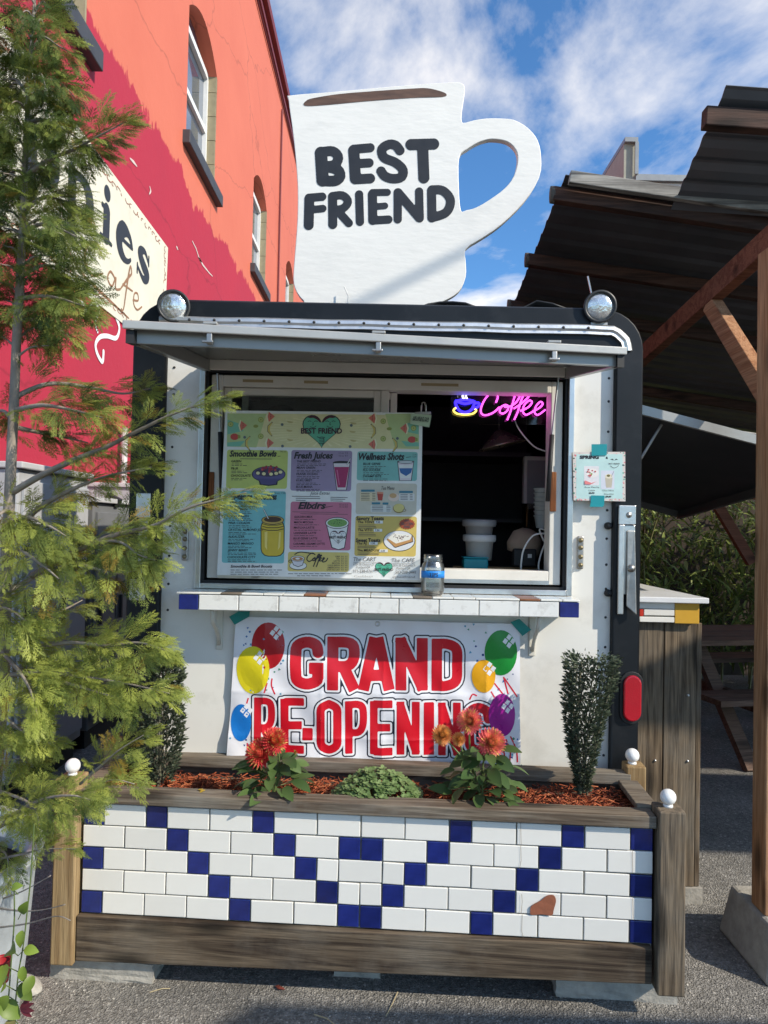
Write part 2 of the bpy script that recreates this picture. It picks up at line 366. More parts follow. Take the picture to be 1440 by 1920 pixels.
def field(sh, X, Y):
    kind, A = sh; F = np.full(X.shape, 1e9)
    if kind == 'd':
        for x, y, r in A: F = np.minimum(F, np.hypot(X-x, Y-y)-r)
    else:   # flat-ended strokes: (ax,ay,bx,by,halfwidth)
        for ax, ay, bx, by, w in A:
            L = math.hypot(bx-ax, by-ay) or 1e-6; ux, uy = (bx-ax)/L, (by-ay)/L
            a = np.abs((X-(ax+bx)/2)*ux+(Y-(ay+by)/2)*uy)-L/2; b = np.abs(-(X-ax)*uy+(Y-ay)*ux)-w
            F = np.minimum(F, np.hypot(np.maximum(a, 0), np.maximum(b, 0))+np.minimum(np.maximum(a, b), 0))
    return F
def contour(sh, level, h, merge=True):
    shapes = sh if isinstance(sh, list) else [sh]
    lo = np.array([1e9, 1e9]); hi = -lo
    for k, A in shapes:
        if k == 'd': lo = np.minimum(lo, (A[:, :2]-A[:, 2:]).min(0)); hi = np.maximum(hi, (A[:, :2]+A[:, 2:]).max(0))
        else:
            for a in A: w = a[4]; lo = np.minimum(lo, [min(a[0], a[2])-w, min(a[1], a[3])-w]); hi = np.maximum(hi, [max(a[0], a[2])+w, max(a[1], a[3])+w])
    lo -= level+2*h; hi += level+2*h
    nx, ny = int((hi[0]-lo[0])/h)+2, int((hi[1]-lo[1])/h)+2
    xs, ys = lo[0]+np.arange(nx)*h, lo[1]+np.arange(ny)*h; X, Y = np.meshgrid(xs, ys)
    F = np.full(X.shape, 1e9)
    for q in shapes: F = np.minimum(F, field(q, X, Y))
    F -= level; V = []; Fc = []
    for j in range(ny-1):
        i = 0
        while i < nx-1:
            q = [F[j, i], F[j, i+1], F[j+1, i+1], F[j+1, i]]
            if min(q) >= 0: i += 1; continue
            if max(q) < 0:
                e = i+1
                while merge and e < nx-1 and max(F[j, e+1], F[j+1, e+1]) < 0: e += 1
                b = len(V); V += [(xs[i], ys[j]), (xs[e], ys[j]), (xs[e], ys[j+1]), (xs[i], ys[j+1])]; Fc.append((b+3, b+2, b+1, b)); i = e; continue
            c = [(xs[i], ys[j]), (xs[i+1], ys[j]), (xs[i+1], ys[j+1]), (xs[i], ys[j+1])]; P = []
            for a in range(4):
                d = (a+1) % 4
                if q[a] < 0: P.append(c[a])
                if (q[a] < 0) != (q[d] < 0):
                    t = q[a]/(q[a]-q[d]); P.append((c[a][0]+(c[d][0]-c[a][0])*t, c[a][1]+(c[d][1]-c[a][1])*t))
            if len(P) >= 3: b = len(V); V += P; Fc.append(tuple(range(b+len(P)-1, b-1, -1)))
            i += 1
    return V, Fc

# ================================================================== SETTING
def asphalt():
    m = bpy.data.materials.new('asphalt'); m.use_nodes = True; t = m.node_tree; p = t.nodes['Principled BSDF']
    co = nn(t, 'ShaderNodeTexCoord')
    v = nn(t, 'ShaderNodeTexVoronoi', Scale=170, Randomness=1); t.links.new(co.outputs['Object'], v.inputs['Vector'])
    n = nn(t, 'ShaderNodeTexNoise', Scale=1.6, Detail=8, Roughness=.65); t.links.new(co.outputs['Object'], n.inputs['Vector'])
    n4 = nn(t, 'ShaderNodeTexNoise', Scale=42, Detail=6, Roughness=.7); t.links.new(co.outputs['Object'], n4.inputs['Vector'])
    bw = nn(t, 'ShaderNodeRGBToBW'); t.links.new(v.outputs['Color'], bw.inputs[0])
    r = nn(t, 'ShaderNodeValToRGB'); e = r.color_ramp.elements; e[0].position = .12; e[0].color = (.15, .143, .13, 1); e[1].position = .84; e[1].color = (.285, .27, .245, 1)
    e2 = r.color_ramp.elements.new(.93); e2.color = (.52, .49, .44, 1); t.links.new(bw.outputs[0], r.inputs[0])
    mr = nn(t, 'ShaderNodeMapRange'); mr.inputs['From Min'].default_value = .3; mr.inputs['From Max'].default_value = .7; mr.inputs['To Min'].default_value = .55; mr.inputs['To Max'].default_value = 1.35
    t.links.new(n.outputs[0], mr.inputs[0])
    m2 = nn(t, 'ShaderNodeMapRange'); m2.inputs['From Min'].default_value = .3; m2.inputs['From Max'].default_value = .7; m2.inputs['To Min'].default_value = .55; m2.inputs['To Max'].default_value = 1.35
    t.links.new(n4.outputs[0], m2.inputs[0]); mm = nn(t, 'ShaderNodeMath', operation='MULTIPLY'); t.links.new(mr.outputs[0], mm.inputs[0]); t.links.new(m2.outputs[0], mm.inputs[1])
    hs = nn(t, 'ShaderNodeHueSaturation'); t.links.new(r.outputs[0], hs.inputs['Color']); t.links.new(mm.outputs[0], hs.inputs['Value']); t.links.new(hs.outputs[0], p.inputs['Base Color'])
    p.inputs['Roughness'].default_value = .85; p.inputs['Specular IOR Level'].default_value = .35
    bp = nn(t, 'ShaderNodeBump', Strength=.9, Distance=.006); t.links.new(v.outputs['Distance'], bp.inputs['Height'])
    b2 = nn(t, 'ShaderNodeBump', Strength=.6, Distance=.01); t.links.new(n4.outputs[0], b2.inputs['Height']); t.links.new(bp.outputs[0], b2.inputs['Normal']); t.links.new(b2.outputs[0], p.inputs['Normal'])
    return m
tag(MB().add([(-120, -120, 0), (120, -120, 0), (120, 160, 0), (-120, 160, 0)], [(0, 1, 2, 3)]).build('ground', asphalt()), 'rough grey asphalt of the lot', 'ground', kind='structure')
# loose grit on the asphalt near the camera
V, F = [], []
for i in range(2600):
    y = rnd.uniform(1.6, 2.6); x = rnd.uniform(-1.1, 1.6); s = rnd.uniform(.0012, .0042)*(1.6 if rnd.random() < .05 else 1)
    b = len(V); a = rnd.uniform(0, 6.28)
    for k in range(3): V.append((x+s*1.3*math.cos(a+k*2.1), y+s*math.sin(a+k*2.1), .0))
    V.append((x, y, s*.9)); F += [(b, b+1, b+3), (b+1, b+2, b+3), (b+2, b, b+3)]
tag(np_mesh('loose_grit', V, F, mat('grit_stone', (.30, .28, .25), .9, var=.5, vscale=60)), 'small pale grit scattered on the asphalt', 'grit', kind='stuff')

# ------------------------------------------------------------------ red and orange corner building on the left
WX = -2.4
def wallmat():
    m = bpy.data.materials.new('red_orange_stucco'); m.use_nodes = True; t = m.node_tree; p = t.nodes['Principled BSDF']
    co = nn(t, 'ShaderNodeTexCoord'); sp = nn(t, 'ShaderNodeSeparateXYZ'); t.links.new(co.outputs['Object'], sp.inputs[0])
    mg = nn(t, 'ShaderNodeMapping'); mg.inputs['Scale'].default_value = (1, 1.5, .9); t.links.new(co.outputs['Object'], mg.inputs[0])
    n = nn(t, 'ShaderNodeTexNoise', Scale=1.5, Detail=5, Roughness=.62); t.links.new(mg.outputs[0], n.inputs['Vector'])
    mu = nn(t, 'ShaderNodeMath', operation='MULTIPLY_ADD'); mu.inputs[1].default_value = .9; t.links.new(n.outputs[0], mu.inputs[0]); t.links.new(sp.outputs[2], mu.inputs[2])
    th = nn(t, 'ShaderNodeMapRange'); th.inputs['From Min'].default_value = 5.92; th.inputs['From Max'].default_value = 5.95; t.links.new(mu.outputs[0], th.inputs[0])
    n2 = nn(t, 'ShaderNodeTexNoise', Scale=.8, Detail=7, Roughness=.6); t.links.new(co.outputs['Object'], n2.inputs['Vector'])
    ra = nn(t, 'ShaderNodeValToRGB'); ra.color_ramp.elements[0].color = (.36, .016, .042, 1); ra.color_ramp.elements[1].color = (.48, .018, .042, 1); t.links.new(n2.outputs[0], ra.inputs[0])
    rb = nn(t, 'ShaderNodeValToRGB'); rb.color_ramp.elements[0].color = (.56, .125, .07, 1); rb.color_ramp.elements[1].color = (.68, .18, .105, 1); t.links.new(n2.outputs[0], rb.inputs[0])
    mx = nn(t, 'ShaderNodeMix', data_type='RGBA'); t.links.new(th.outputs[0], mx.inputs['Factor']); t.links.new(ra.outputs[0], mx.inputs['A']); t.links.new(rb.outputs[0], mx.inputs['B'])
    # hairline cracks running aslant
    mc = nn(t, 'ShaderNodeMapping'); mc.inputs['Scale'].default_value = (1, .55, .9); mc.inputs['Rotation'].default_value = (R(35), 0, 0); t.links.new(co.outputs['Object'], mc.inputs[0])
    nd = nn(t, 'ShaderNodeTexNoise', Scale=3, Detail=5); t.links.new(mc.outputs[0], nd.inputs['Vector'])
    va = nn(t, 'ShaderNodeVectorMath', operation='MULTIPLY_ADD'); t.links.new(nd.outputs['Color'], va.inputs[0]); va.inputs[1].default_value = (.35, .35, .35); t.links.new(mc.outputs[0], va.inputs[2])
    vo = nn(t, 'ShaderNodeTexVoronoi', Scale=.55, feature='DISTANCE_TO_EDGE'); t.links.new(va.outputs[0], vo.inputs['Vector'])
    lt = nn(t, 'ShaderNodeMapRange'); lt.inputs['From Min'].default_value = .0; lt.inputs['From Max'].default_value = .008; lt.inputs['To Min'].default_value = .72; lt.inputs['To Max'].default_value = 1; t.links.new(vo.outputs['Distance'], lt.inputs[0])
    hs = nn(t, 'ShaderNodeHueSaturation'); t.links.new(mx.outputs['Result'], hs.inputs['Color']); t.links.new(lt.outputs[0], hs.inputs['Value']); t.links.new(hs.outputs[0], p.inputs['Base Color'])
    p.inputs['Roughness'].default_value = .7
    n3 = nn(t, 'ShaderNodeTexNoise', Scale=9, Detail=8, Roughness=.7); t.links.new(co.outputs['Object'], n3.inputs['Vector'])
    bp = nn(t, 'ShaderNodeBump', Strength=.25, Distance=.02); t.links.new(n3.outputs[0], bp.inputs['Height']); t.links.new(bp.outputs[0], p.inputs['Normal'])
    return m
MW = Matrix(((0, 0, 1, WX-.16), (1, 0, 0, 0), (0, 1, 0, 0), (0, 0, 0, 1)))   # wall drawing plane to world
bld = empty('corner_building', (WX, 4, 0), 'tall stucco building painted orange above and crimson below with arched windows', 'building')
WY0, WY1, WZ = 3.2, 27.0, 10.95
wins = [(4.06+4.12*k, 5.46+4.12*k, .78 if k == 0 else 0) for k in range(5)]
def arch(y0, y1, z0, zs, rise, n=10):
    P = [(y0, z0), (y1, z0)]
    for i in range(n+1):
        u = 1-i/n; P.append((y0+(y1-y0)*u, zs+rise*(1-(2*u-1)**2)))
    return P
me = curve_fill([[(WY0, 0), (WY1, 0), (WY1, WZ), (WY0, WZ)]] + [arch(a, b, 5.98-wd, 7.52-wd, .30) for a, b, wd in wins], .16); me.transform(MW)
me.materials.append(wallmat()); link('wall', me, bld)
MB().box(WX-9, WX-.33, WY0, WY0+.3, 0, WZ).box(WX-9, WX-.33, WY1-.3, WY1, 0, WZ).box(WX-9.3, WX-9, WY0, WY1, 0, WZ).build('side_wall', mat('red_stucco_plain', (.50, .08, .06), .75, bump=.3), bld)
MB().box(WX-9, WX-.33, WY0+.3, WY1-.3, WZ-.5, WZ-.3).build('roof', mat('flat_roof_felt', (.06, .06, .06), .9), bld)
CORN = mat('dark_red_cornice', (.16, .02, .025), .6)
MB().box(WX-.05, WX+.10, WY0, WY1, WZ-.02, WZ+.16).box(WX+.001, WX+.055, WY0, WY1, WZ-.32, WZ-.22).build('cornice', CORN, bld, bevel=.01)
SILL = mat('slate_sill_paint', (.05, .052, .06), .6, var=.2); WOODW = mat('white_sash_paint', (.78, .78, .76), .4)
REV = mat('beige_brick_reveal', (.30, .26, .165), .85, var=.12, vscale=12)
DGL = mat('dark_window_glass', (.05, .08, .13), .04, 0, spec=.9, coat=.6)
for i, (a, b, wd) in enumerate(wins):
    win = MB()
    P = arch(a+.001, b-.001, 5.981-wd, 7.519-wd, .299); n = len(P)
    v = [(WX-.17, y, z) for y, z in P]; win.add(v, [tuple(range(n))]); wo_ = win.build('window', DGL, bld)
    fr = MB(); xf0, xf1 = WX-.169, WX-.115
    fr.box(xf0, xf1, a+.002, a+.075, 5.99-wd, 7.56-wd).box(xf0, xf1, b-.075, b-.002, 5.99-wd, 7.56-wd).box(xf0, xf1, a+.075, b-.075, 5.99-wd, 6.07-wd).box(xf0, xf1-.01, a+.075, b-.075, 6.74-wd, 6.815-wd).box(xf0, xf1, a+.075, b-.075, 7.48-wd, 7.56-wd)
    fr.build('sash_frame', WOODW, wo_)
    mull = MB()
    for j, z in enumerate(np.arange(6.01-wd, 7.45-wd, .33)):
        mull.box(WX-.18, WX-.003-.002*(j % 2), b-.0295, b-.001, z, z+.322)
    mull.build('reveal_block', REV, wo_)
    MB().box(WX-.2, WX+.09, a-.13, b+.13, 5.82-wd, 5.979-wd).build('sill', SILL, bld, bevel=.01)
# cables and conduit
MB().tube([(WX+.03, y, WZ-.42-.05*math.sin((y-4)*.35)) for y in np.arange(WY0, WY1, .8)], .022, 6).tube([(WX+.03, 15.1, 10.4), (WX+.03, 15.15, 5), (WX+.03, 15.17, 2)], .022, 6).build('conduit', CORN, bld)
# painted cafe sign panel
def wpt(y, z, k): return (WX+.004+k*.0015, y*.955, EYE+(z-EYE)*.955)
CREAM = mat('cream_sign_paint', (.70, .66, .53), .65, var=.06, vscale=3, dirt=(.5, .45, .36), dscale=5, damt=.4)
SIGNB = mat('sign_black_paint', (.025, .028, .035), .55); SIGNC = mat('sign_copper_paint', (.30, .15, .07), .5); SCROLL = mat('sign_scroll_paint', (.36, .14, .08), .6)
sg = [(3.4, 3.33), (7.30, 3.33), (7.92, 3.80), (7.95, 4.56), (3.4, 4.64)]
sgo = MB().add([wpt(y, z, 0) for y, z in sg]+[wpt(y, z, 6) for y, z in sg], [(5, 6, 7, 8, 9), (4, 3, 2, 1, 0)]+[(i, (i+1) % 5, (i+1) % 5+5, i+5) for i in range(5)]).build('cafe_sign', CREAM, bld)
sgo['label'] = 'cream painted sign panel with black letters on the red wall'
lt = MB(); B0 = 3.93
def wall_strokes(mb, strokes, m, k, h=.012):
    V, F = contour(discs_of(strokes), 0, h); mb.add([wpt(y, z, k) for y, z in V], F, None, m)
def arcp(cy, cz, a, b, t0, t1, n=14): return [(cy+a*math.cos(R(t0+(t1-t0)*i/n)), cz+b*math.sin(R(t0+(t1-t0)*i/n))) for i in range(n+1)]
wall_strokes(lt, [([(6.2, B0+.04), (6.2, B0+.26)], .072), ([(6.08, B0+.01), (6.32, B0+.01)], .02), ([(6.1, B0+.28), (6.2, B0+.28)], .022), ([(6.2, B0+.42), (6.201, B0+.42)], .07)], SIGNB, 8)
wall_strokes(lt, [(arcp(6.67, B0+.145, .17, .14, 20, 320, 18), [.024, .04, .078, .08, .062, .03, .02]), ([(6.5, B0+.165), (6.84, B0+.18)], .02)], SIGNB, 8)
wall_strokes(lt, [(smooth_poly([(7.31, B0+.215), (7.19, B0+.29), (7.05, B0+.23), (7.15, B0+.145), (7.29, B0+.075), (7.18, B0+.0), (7.0, B0+.07)], 6, False), [.018, .03, .056, .068, .056, .03, .018]), ([(7.32, B0+.19), (7.32, B0+.285)], .016), ([(6.99, B0+.005), (6.99, B0+.095)], .016)], SIGNB, 8)
for c in (5.05, 5.68):
    wall_strokes(lt, [([(c-.17, B0-.2), (c-.17, B0+.27)], .07), (arcp(c, B0+.14, .17, .15, 150, -150, 18), [.025, .04, .078, .078, .04, .025]), ([(c-.27, B0-.21), (c-.07, B0-.21)], .02)], SIGNB, 8)
wall_strokes(lt, [(smooth_poly([(6.1, 3.76), (6.02, 3.83), (5.83, 3.75), (5.78, 3.6), (5.93, 3.53), (6.15, 3.62)], 6, False), [.008, .012, .02, .02, .014, .008]),
    (smooth_poly([(6.42, 3.68), (6.32, 3.7), (6.26, 3.62), (6.36, 3.58), (6.45, 3.69), (6.45, 3.59), (6.56, 3.62)], 6, False), .011),
    (smooth_poly([(6.56, 3.62), (6.76, 3.8), (6.84, 3.87), (6.8, 3.92), (6.73, 3.72), (6.66, 3.47), (6.6, 3.45)], 6, False), [.008, .015, .012, .016, .012, .008]), ([(6.62, 3.69), (6.88, 3.71)], .009),
    (smooth_poly([(6.9, 3.63), (7.04, 3.67), (7.02, 3.73), (6.93, 3.7), (6.92, 3.6), (7.02, 3.57), (7.15, 3.64)], 6, False), .010),
    (smooth_poly([(5.4, 3.62), (5.7, 3.48), (6.3, 3.44), (6.8, 3.42)], 6, False), [.006, .016, .008])], SIGNC, 8, .009)
sc = []
for s in np.arange(3.7, 7.7, .11):
    j = rnd.uniform(-.02, .02); top = 4.50+j*.5
    sc.append((arcp(s, top, .05, .022, rnd.uniform(0, 180), rnd.uniform(200, 380), 6), .0055)); 
    if s < 7.2: sc.append((arcp(s, 3.41+j*.4, .05, .022, rnd.uniform(0, 180), rnd.uniform(200, 380), 6), .0055))
for z in np.arange(3.9, 4.5, .075): sc.append((arcp(7.86+rnd.uniform(-.02, .02), z, .03, .03, rnd.uniform(0, 180), rnd.uniform(200, 380), 6), .0055))
wall_strokes(lt, sc, SCROLL, 8, .011)
lt.build('lettering', None, sgo)
# white sprayed scrawl below the sign
gr = MB()
def wy(px, py): p = atx(px, py, WX); return (p.y/.955, EYE+(p.z-EYE)/.955)
wall_strokes(gr, [(smooth_poly([wy(*q) for q in [(207, 575), (221, 606), (222, 622), (216, 634), (200, 630), (186, 632), (178, 646), (182, 665), (191, 678), (193, 659)]], 6, False), .021),
    (smooth_poly([wy(*q) for q in [(140, 560), (160, 575), (152, 592), (172, 570), (185, 580), (178, 605), (182, 622)]], 6, False), .015)], mat('white_spray_paint', (.8, .78, .77), .6), 1, .012)
gr.build('sprayed_scrawl', None, bld)
pk = MB()
for P in ([(243, 297), (250, 304), (256, 312)], [(360, 452), (367, 466), (372, 482), (380, 497), (392, 512), (398, 518)], [(280, 350), (282, 358), (279, 364)], [(372, 483), (378, 492)], [(330, 462), (333, 468)]):
    wall_strokes(pk, [([wy(*q) for q in P], [.008, .016, .006])], mat('bare_plaster', (.62, .5, .46), .9), .6, .007)
pk.build('peeled_paint', None, bld)

# ------------------------------------------------------------------ far pale building beyond the pergola
fb = empty('far_building', at(1230, 330, 16), 'pale grey building top with metal parapet behind the pergola roof', 'building')
a = at(1140, 362, 16); b = at(1192, 268, 16); c = at(1300, 334, 16)
FAR = mat('pale_siding', (.50, .48, .42), .7, var=.05); FLASH = mat('grey_flashing', (.24, .26, .27), .5, .2)
MB().box(b.x, b.x+9, 16, 24, 0, c.z-.12).build('wall', FAR, fb)
for i in range(4): MB().box(b.x+.02, b.x+9, 15.97, 15.998, c.z-.14-.24*(i+1), c.z-.14-.24*i-.015).build('siding_board', FAR, fb)
MB().box(b.x-.02, b.x+9, 15.9, 24, c.z-.12, c.z+.02).build('parapet_flashing', FLASH, fb)
MB().box(b.x-.28, b.x-.002, 15.95, 24, 0, b.z-.05).build('end_wall', mat('tan_render', (.34, .34, .27), .8), fb)
MB().box(b.x-.29, b.x+.004, 15.85, 24, b.z-.05, b.z+.05).box(b.x-.06, b.x+.02, 15.85, 15.89, c.z, b.z-.05).build('end_flashing', FLASH, fb)

# ================================================================== FOOD TRAILER
Y0 = 2.58
xl, xr = -.915, .922
zt, zb = at(760, 578, Y0).z, .40
tr = empty('food_trailer', (0, Y0, 0), 'small white and black concession trailer with its serving hatch open', 'trailer')
def rrect(x0, x1, z0, z1, r, n=7):
    P = []
    for cx, cz, a0 in ((x1-r, z1-r, 0), (x0+r, z1-r, 90)):
        for j in range(n+1): q = R(a0+90*j/n); P.append((cx+r*math.cos(q), cz+r*math.sin(q)))
    return P+[(x0, z0), (x1, z0)]
MXZ = lambda Y: Matrix(((1, 0, 0, 0), (0, 0, -1, Y), (0, 1, 0, 0), (0, 0, 0, 1)))
pl, pr = at(302, 1000, Y0).x, at(1150, 1000, Y0).x
pt = at(740, 655, Y0).z
me = curve_fill([rrect(xl, xr, zb, zt, .14), [(pl, zb+.03), (pl, pt), (pr, pt), (pr, zb+.03)]], .022, .006); me.transform(MXZ(Y0+.005)); me.materials.append(BLACK); link('front_frame', me, tr)
ol, orr = at(384, 900, Y0).x, at(1061, 900, Y0).x
ozb, ozt = at(712, 1098, Y0).z, at(730, 690, Y0).z
me = curve_fill([[(pl-.01, zb), (pr+.01, zb), (pr+.01, pt+.02), (pl-.01, pt+.02)], [(ol, ozb), (ol, ozt), (orr, ozt), (orr, ozb)]], .006); me.transform(MXZ(Y0+.012)); me.materials.append(WHITE); link('front_panel', me, tr)
YB = Y0+3.3
bd = MB()
P = rrect(xl+.004, xr-.004, zb+.002, zt-.004, .138); n = len(P)
v = [(x, Y0+.03, z) for x, z in P]+[(x, YB, z) for x, z in P]
bd.add(v, [(i, i+n, (i+1) % n+n, (i+1) % n) for i in range(n)]+[tuple(range(2*n-1, n-1, -1))])
o = bd.build('body', BLACK, tr); sm = o.modifiers.new('thick', 'SOLIDIFY'); sm.thickness = .03; sm.offset = -1
MB().box(xl+.05, xr-.05, Y0+.031, YB-.05, zb+.25, zb+.28).build('floor', DARK, tr)
MB().box(-.62, .66, Y0+.09, Y0+.55, 1.09, 1.12).build('inside_counter', mat('brown_counter', (.16, .09, .05), .5, var=.2), tr)
MB().box(xl+.06, xr-.06, Y0+1.75, Y0+1.78, zb+.3, zt-.06).build('partition', DARK, tr)
MB().box(-.5, .8, Y0+1.3, Y0+1.745, 1.86, 1.885).box(-.5, .8, Y0+1.3, Y0+1.745, 1.5, 1.52).build('inside_shelf', mat('dull_shelf', (.1, .1, .1), .5), tr)
# chassis, wheels
MB().box(-.6, -.5, Y0+.05, YB, zb-.1, zb-.002).box(.5, .6, Y0+.05, YB, zb-.1, zb-.002).box(-.8, .8, Y0+1.6, Y0+1.7, zb-.16, zb-.102).build('chassis', BLACK, tr)
for sx in (-.82, .82):
    Mw = Matrix.Translation((sx, Y0+1.65, .30)) @ Matrix.Rotation(R(90), 4, 'Y')
    w = MB().lathe([(.18, -.08), (.28, -.085), (.30, -.06), (.30, .06), (.28, .085), (.18, .08)], 24, Mw).build('wheel', RUBBER, tr, smooth=True)
    MB().lathe([(.001, -.03), (.1, -.03), (.18, -.07), (.185, .07), (.1, .03), (.001, .03)], 20, Mw).build('rim', STEEL, w, smooth=True)
# roof drip trim with screws
za, zc_ = at(330, 607, Y0).z, at(1120, 628, Y0).z
ztr = (za+zc_)/2+.006
trim = [(xl+.09, ztr)]+[(x, ztr) for x in np.linspace(xl+.15, xr-.2, 12)]
for j in range(7): q = R(90-90*j/6); trim.append((xr-.13+.075*math.cos(q), ztr-.075+.075*math.sin(q)))
pts = [Vector((x, Y0-.03, z)) for x, z in trim]
mb = MB(); ring = []
for i, p in enumerate(pts):
    d = (pts[min(i+1, len(pts)-1)]-pts[max(i-1, 0)]).normalized(); nrm = Vector((-d.z, 0, d.x))
    wob = .0015*math.sin(i*2.3)
    for s, y in ((.018, 0), (.012, -.008), (0, -.010), (-.008, -.004), (-.018, -.006), (-.018, .012), (.018, .012)): ring.append(p+nrm*(s+wob)+Vector((0, y, 0)))
k = 7; m_ = len(pts)
mb.add(ring, [(i*k+j, i*k+(j+1) % k, (i+1)*k+(j+1) % k, (i+1)*k+j) for i in range(m_-1) for j in range(k)]+[tuple(range(k)), tuple(range((m_-1)*k, m_*k))])
trim_o = mb.build('roof_trim', mat('bright_aluminium', (.74, .74, .72), .38, .85, var=.08, vscale=20, bump=.15), tr)
sc_ = MB()
for x in np.linspace(xl+.2, xr-.2, 17): sc_.lathe([(.001, .004), (.004, .003), (.0055, 0)], 8, Matrix.Translation((x, Y0-.041, ztr+.003)) @ Matrix.Rotation(R(90), 4, 'X'))
tag(sc_.build('screw_row', RUBBER, trim_o), kind='stuff')
# roof edge cap and curled membrane
MB().box(xl+.15, xr-.15, Y0-.012, Y0+.1, zt+.001, zt+.012).build('roof_cap', mat('roof_cap_black', (.03, .034, .04), .35, var=.3, vscale=8), tr, bevel=.004)
def flap(px0, px1, pys, Y, nm):
    mb = MB(); n = len(pys); v = []
    for j in range(3):
        for i, py in enumerate(pys):
            p = at(px0+(px1-px0)*i/(n-1), py, Y); v.append((p.x, Y+j*.12+.02*math.sin(i), max(zt+.003, p.z-j*.012)))
    mb.add(v, [(j*n+i, j*n+i+1, (j+1)*n+i+1, (j+1)*n+i) for j in range(2) for i in range(n-1)])
    o = mb.build(nm, mat('roof_membrane', (.012, .013, .015), .55, bump=.2, bscale=12), tr, smooth=True); q = o.modifiers.new('s', 'SOLIDIFY'); q.thickness = .006
flap(780, 895, [577, 566, 562, 564, 569, 578], Y0+.05, 'roof_membrane'); flap(925, 1062, [580, 577, 574, 562, 570, 581], Y0+.05, 'roof_membrane'); flap(355, 405, [578, 573, 572, 578], Y0+.04, 'roof_membrane')
# rivets
rv = MB()
def rivet(x, z, r=.005, y=Y0+.006): rv.lathe([(.0005, .004), (r*.7, .003), (r, 0)], 8, Matrix.Translation((x, y, z)) @ Matrix.Rotation(R(90), 4, 'X'))
for z in np.arange(.56, pt-.02, .098): rivet(pl+.03, z+rnd.uniform(-.008, .008)); rivet(pr-.022, z+rnd.uniform(-.008, .008))
for x in (-.76, .70):
    for z in (.78, .98, .86): rivet(x+rnd.uniform(-.02, .02), z, .005)
tag(rv.build('rivet_rows', mat('rivet_dark', (.04, .04, .04), .5, .5), tr), kind='stuff')
for px, py in ((1140, 986), (1140, 1112), (297, 1086)):
    p = at(px, py, Y0); MB().lathe([(.001, .022), (.006, .022), (.012, .018), (.0135, .004), (.0135, 0)], 14, Matrix.Translation((p.x, Y0+.004, p.z)) @ Matrix.Rotation(R(90), 4, 'X')).build('bumper_stop', RUBBER, tr, smooth=True)
# scuffs and smudges are in the paint; small vertical hasps
for px, py in ((347, 1020), (1088, 1036)):
    p = at(px, py, Y0); h = MB().box(p.x-.012, p.x+.012, Y0-.004, Y0+.0055, p.z-.06, p.z+.06).build('hasp', STEEL, tr, bevel=.008)
    k = MB()
    for dz in (-.045, -.015, .018, .045): k.lathe([(.001, .012), (.007, .01), (.009, 0)], 10, Matrix.Translation((p.x, Y0-.004, p.z+dz)) @ Matrix.Rotation(R(90), 4, 'X'))
    k.build('hasp_bolts', mat('brass_dull', (.3, .25, .15), .5, .7), h, smooth=True)
# door bars on the corner posts
p0, p1 = at(1171, 948, Y0), at(1171, 1150, Y0); yb = Y0-.024
bar = MB().box(p0.x-.032, p0.x+.03, yb-.012, yb, p0.z-.07, p0.z).box(p0.x-.032, p0.x-.012, yb-.016, yb, p1.z, p0.z-.0705).box(p0.x-.0115, p0.x+.03, yb-.006, yb, p1.z+.07, p0.z-.0705).build('door_bar', ALU, tr, bevel=.003)
MB().lathe([(.001, .006), (.008, .004), (.011, 0)], 12, Matrix.Translation((p0.x+.004, yb-.012, p0.z-.035)) @ Matrix.Rotation(R(90), 4, 'X')).build('bolt', STEEL, bar, smooth=True)
MB().hexa([Vector(q) for q in [(p0.x-.004, yb-.02, p1.z+.03), (p0.x+.03, yb-.03, p1.z+.0), (p0.x+.034, yb-.014, p1.z+.0), (p0.x+.0, yb-.0065, p1.z+.03), (p0.x-.002, yb-.016, p0.z-.09), (p0.x+.026, yb-.016, p0.z-.09), (p0.x+.026, yb-.0065, p0.z-.09), (p0.x-.002, yb-.0065, p0.z-.09)]]).build('latch_lever', STEEL, bar, bevel=.003)
MB().lathe([(.001, .012), (.012, .01), (.014, 0)], 12, Matrix.Translation((p0.x+.012, yb-.02, (p0.z+p1.z)/2-.03)) @ Matrix.Rotation(R(90), 4, 'X')).build('pivot', STEEL, bar, smooth=True)
p0, p1 = at(277, 925, Y0), at(263, 1124, Y0)
bar = MB().box(p0.x-.03, p0.x+.022, yb-.01, yb, p0.z-.09, p0.z).build('door_bar', ALU, tr, bevel=.003)
MB().box(p0.x-.045, p0.x+.012, yb-.01, yb, p1.z, p1.z+.075).build('keeper_plate', ALU, bar, bevel=.003)
MB().box(p0.x-.016, p0.x+.016, yb-.016, yb-.0005, p1.z+.0755, p0.z-.0905).build('latch_lever', STEEL, bar, bevel=.004)
# tail lamp
p = at(1179, 1305, Y0); w_, h_ = .032, .082
def stadium(cx, cz, w, h, n=10): return [(cx+w*math.cos(R(180*j/n)), cz+h-w+w*math.sin(R(180*j/n))) for j in range(n+1)]+[(cx+w*math.cos(R(180+180*j/n)), cz-h+w+w*math.sin(R(180+180*j/n))) for j in range(n+1)]
tl = MB().prism(stadium(p.x, p.z, w_+.01, h_+.012), Y0-.030, Y0-.0235).build('tail_lamp', RUBBER, tr, bevel=.002)
MB().prism(stadium(p.x, p.z, w_, h_), Y0-.042, Y0-.0305).build('lens', mat('red_lens', (.42, .006, .018), .16, var=.1, coat=.5, bump=.15, bscale=220), tl, bevel=.008, seg=3)
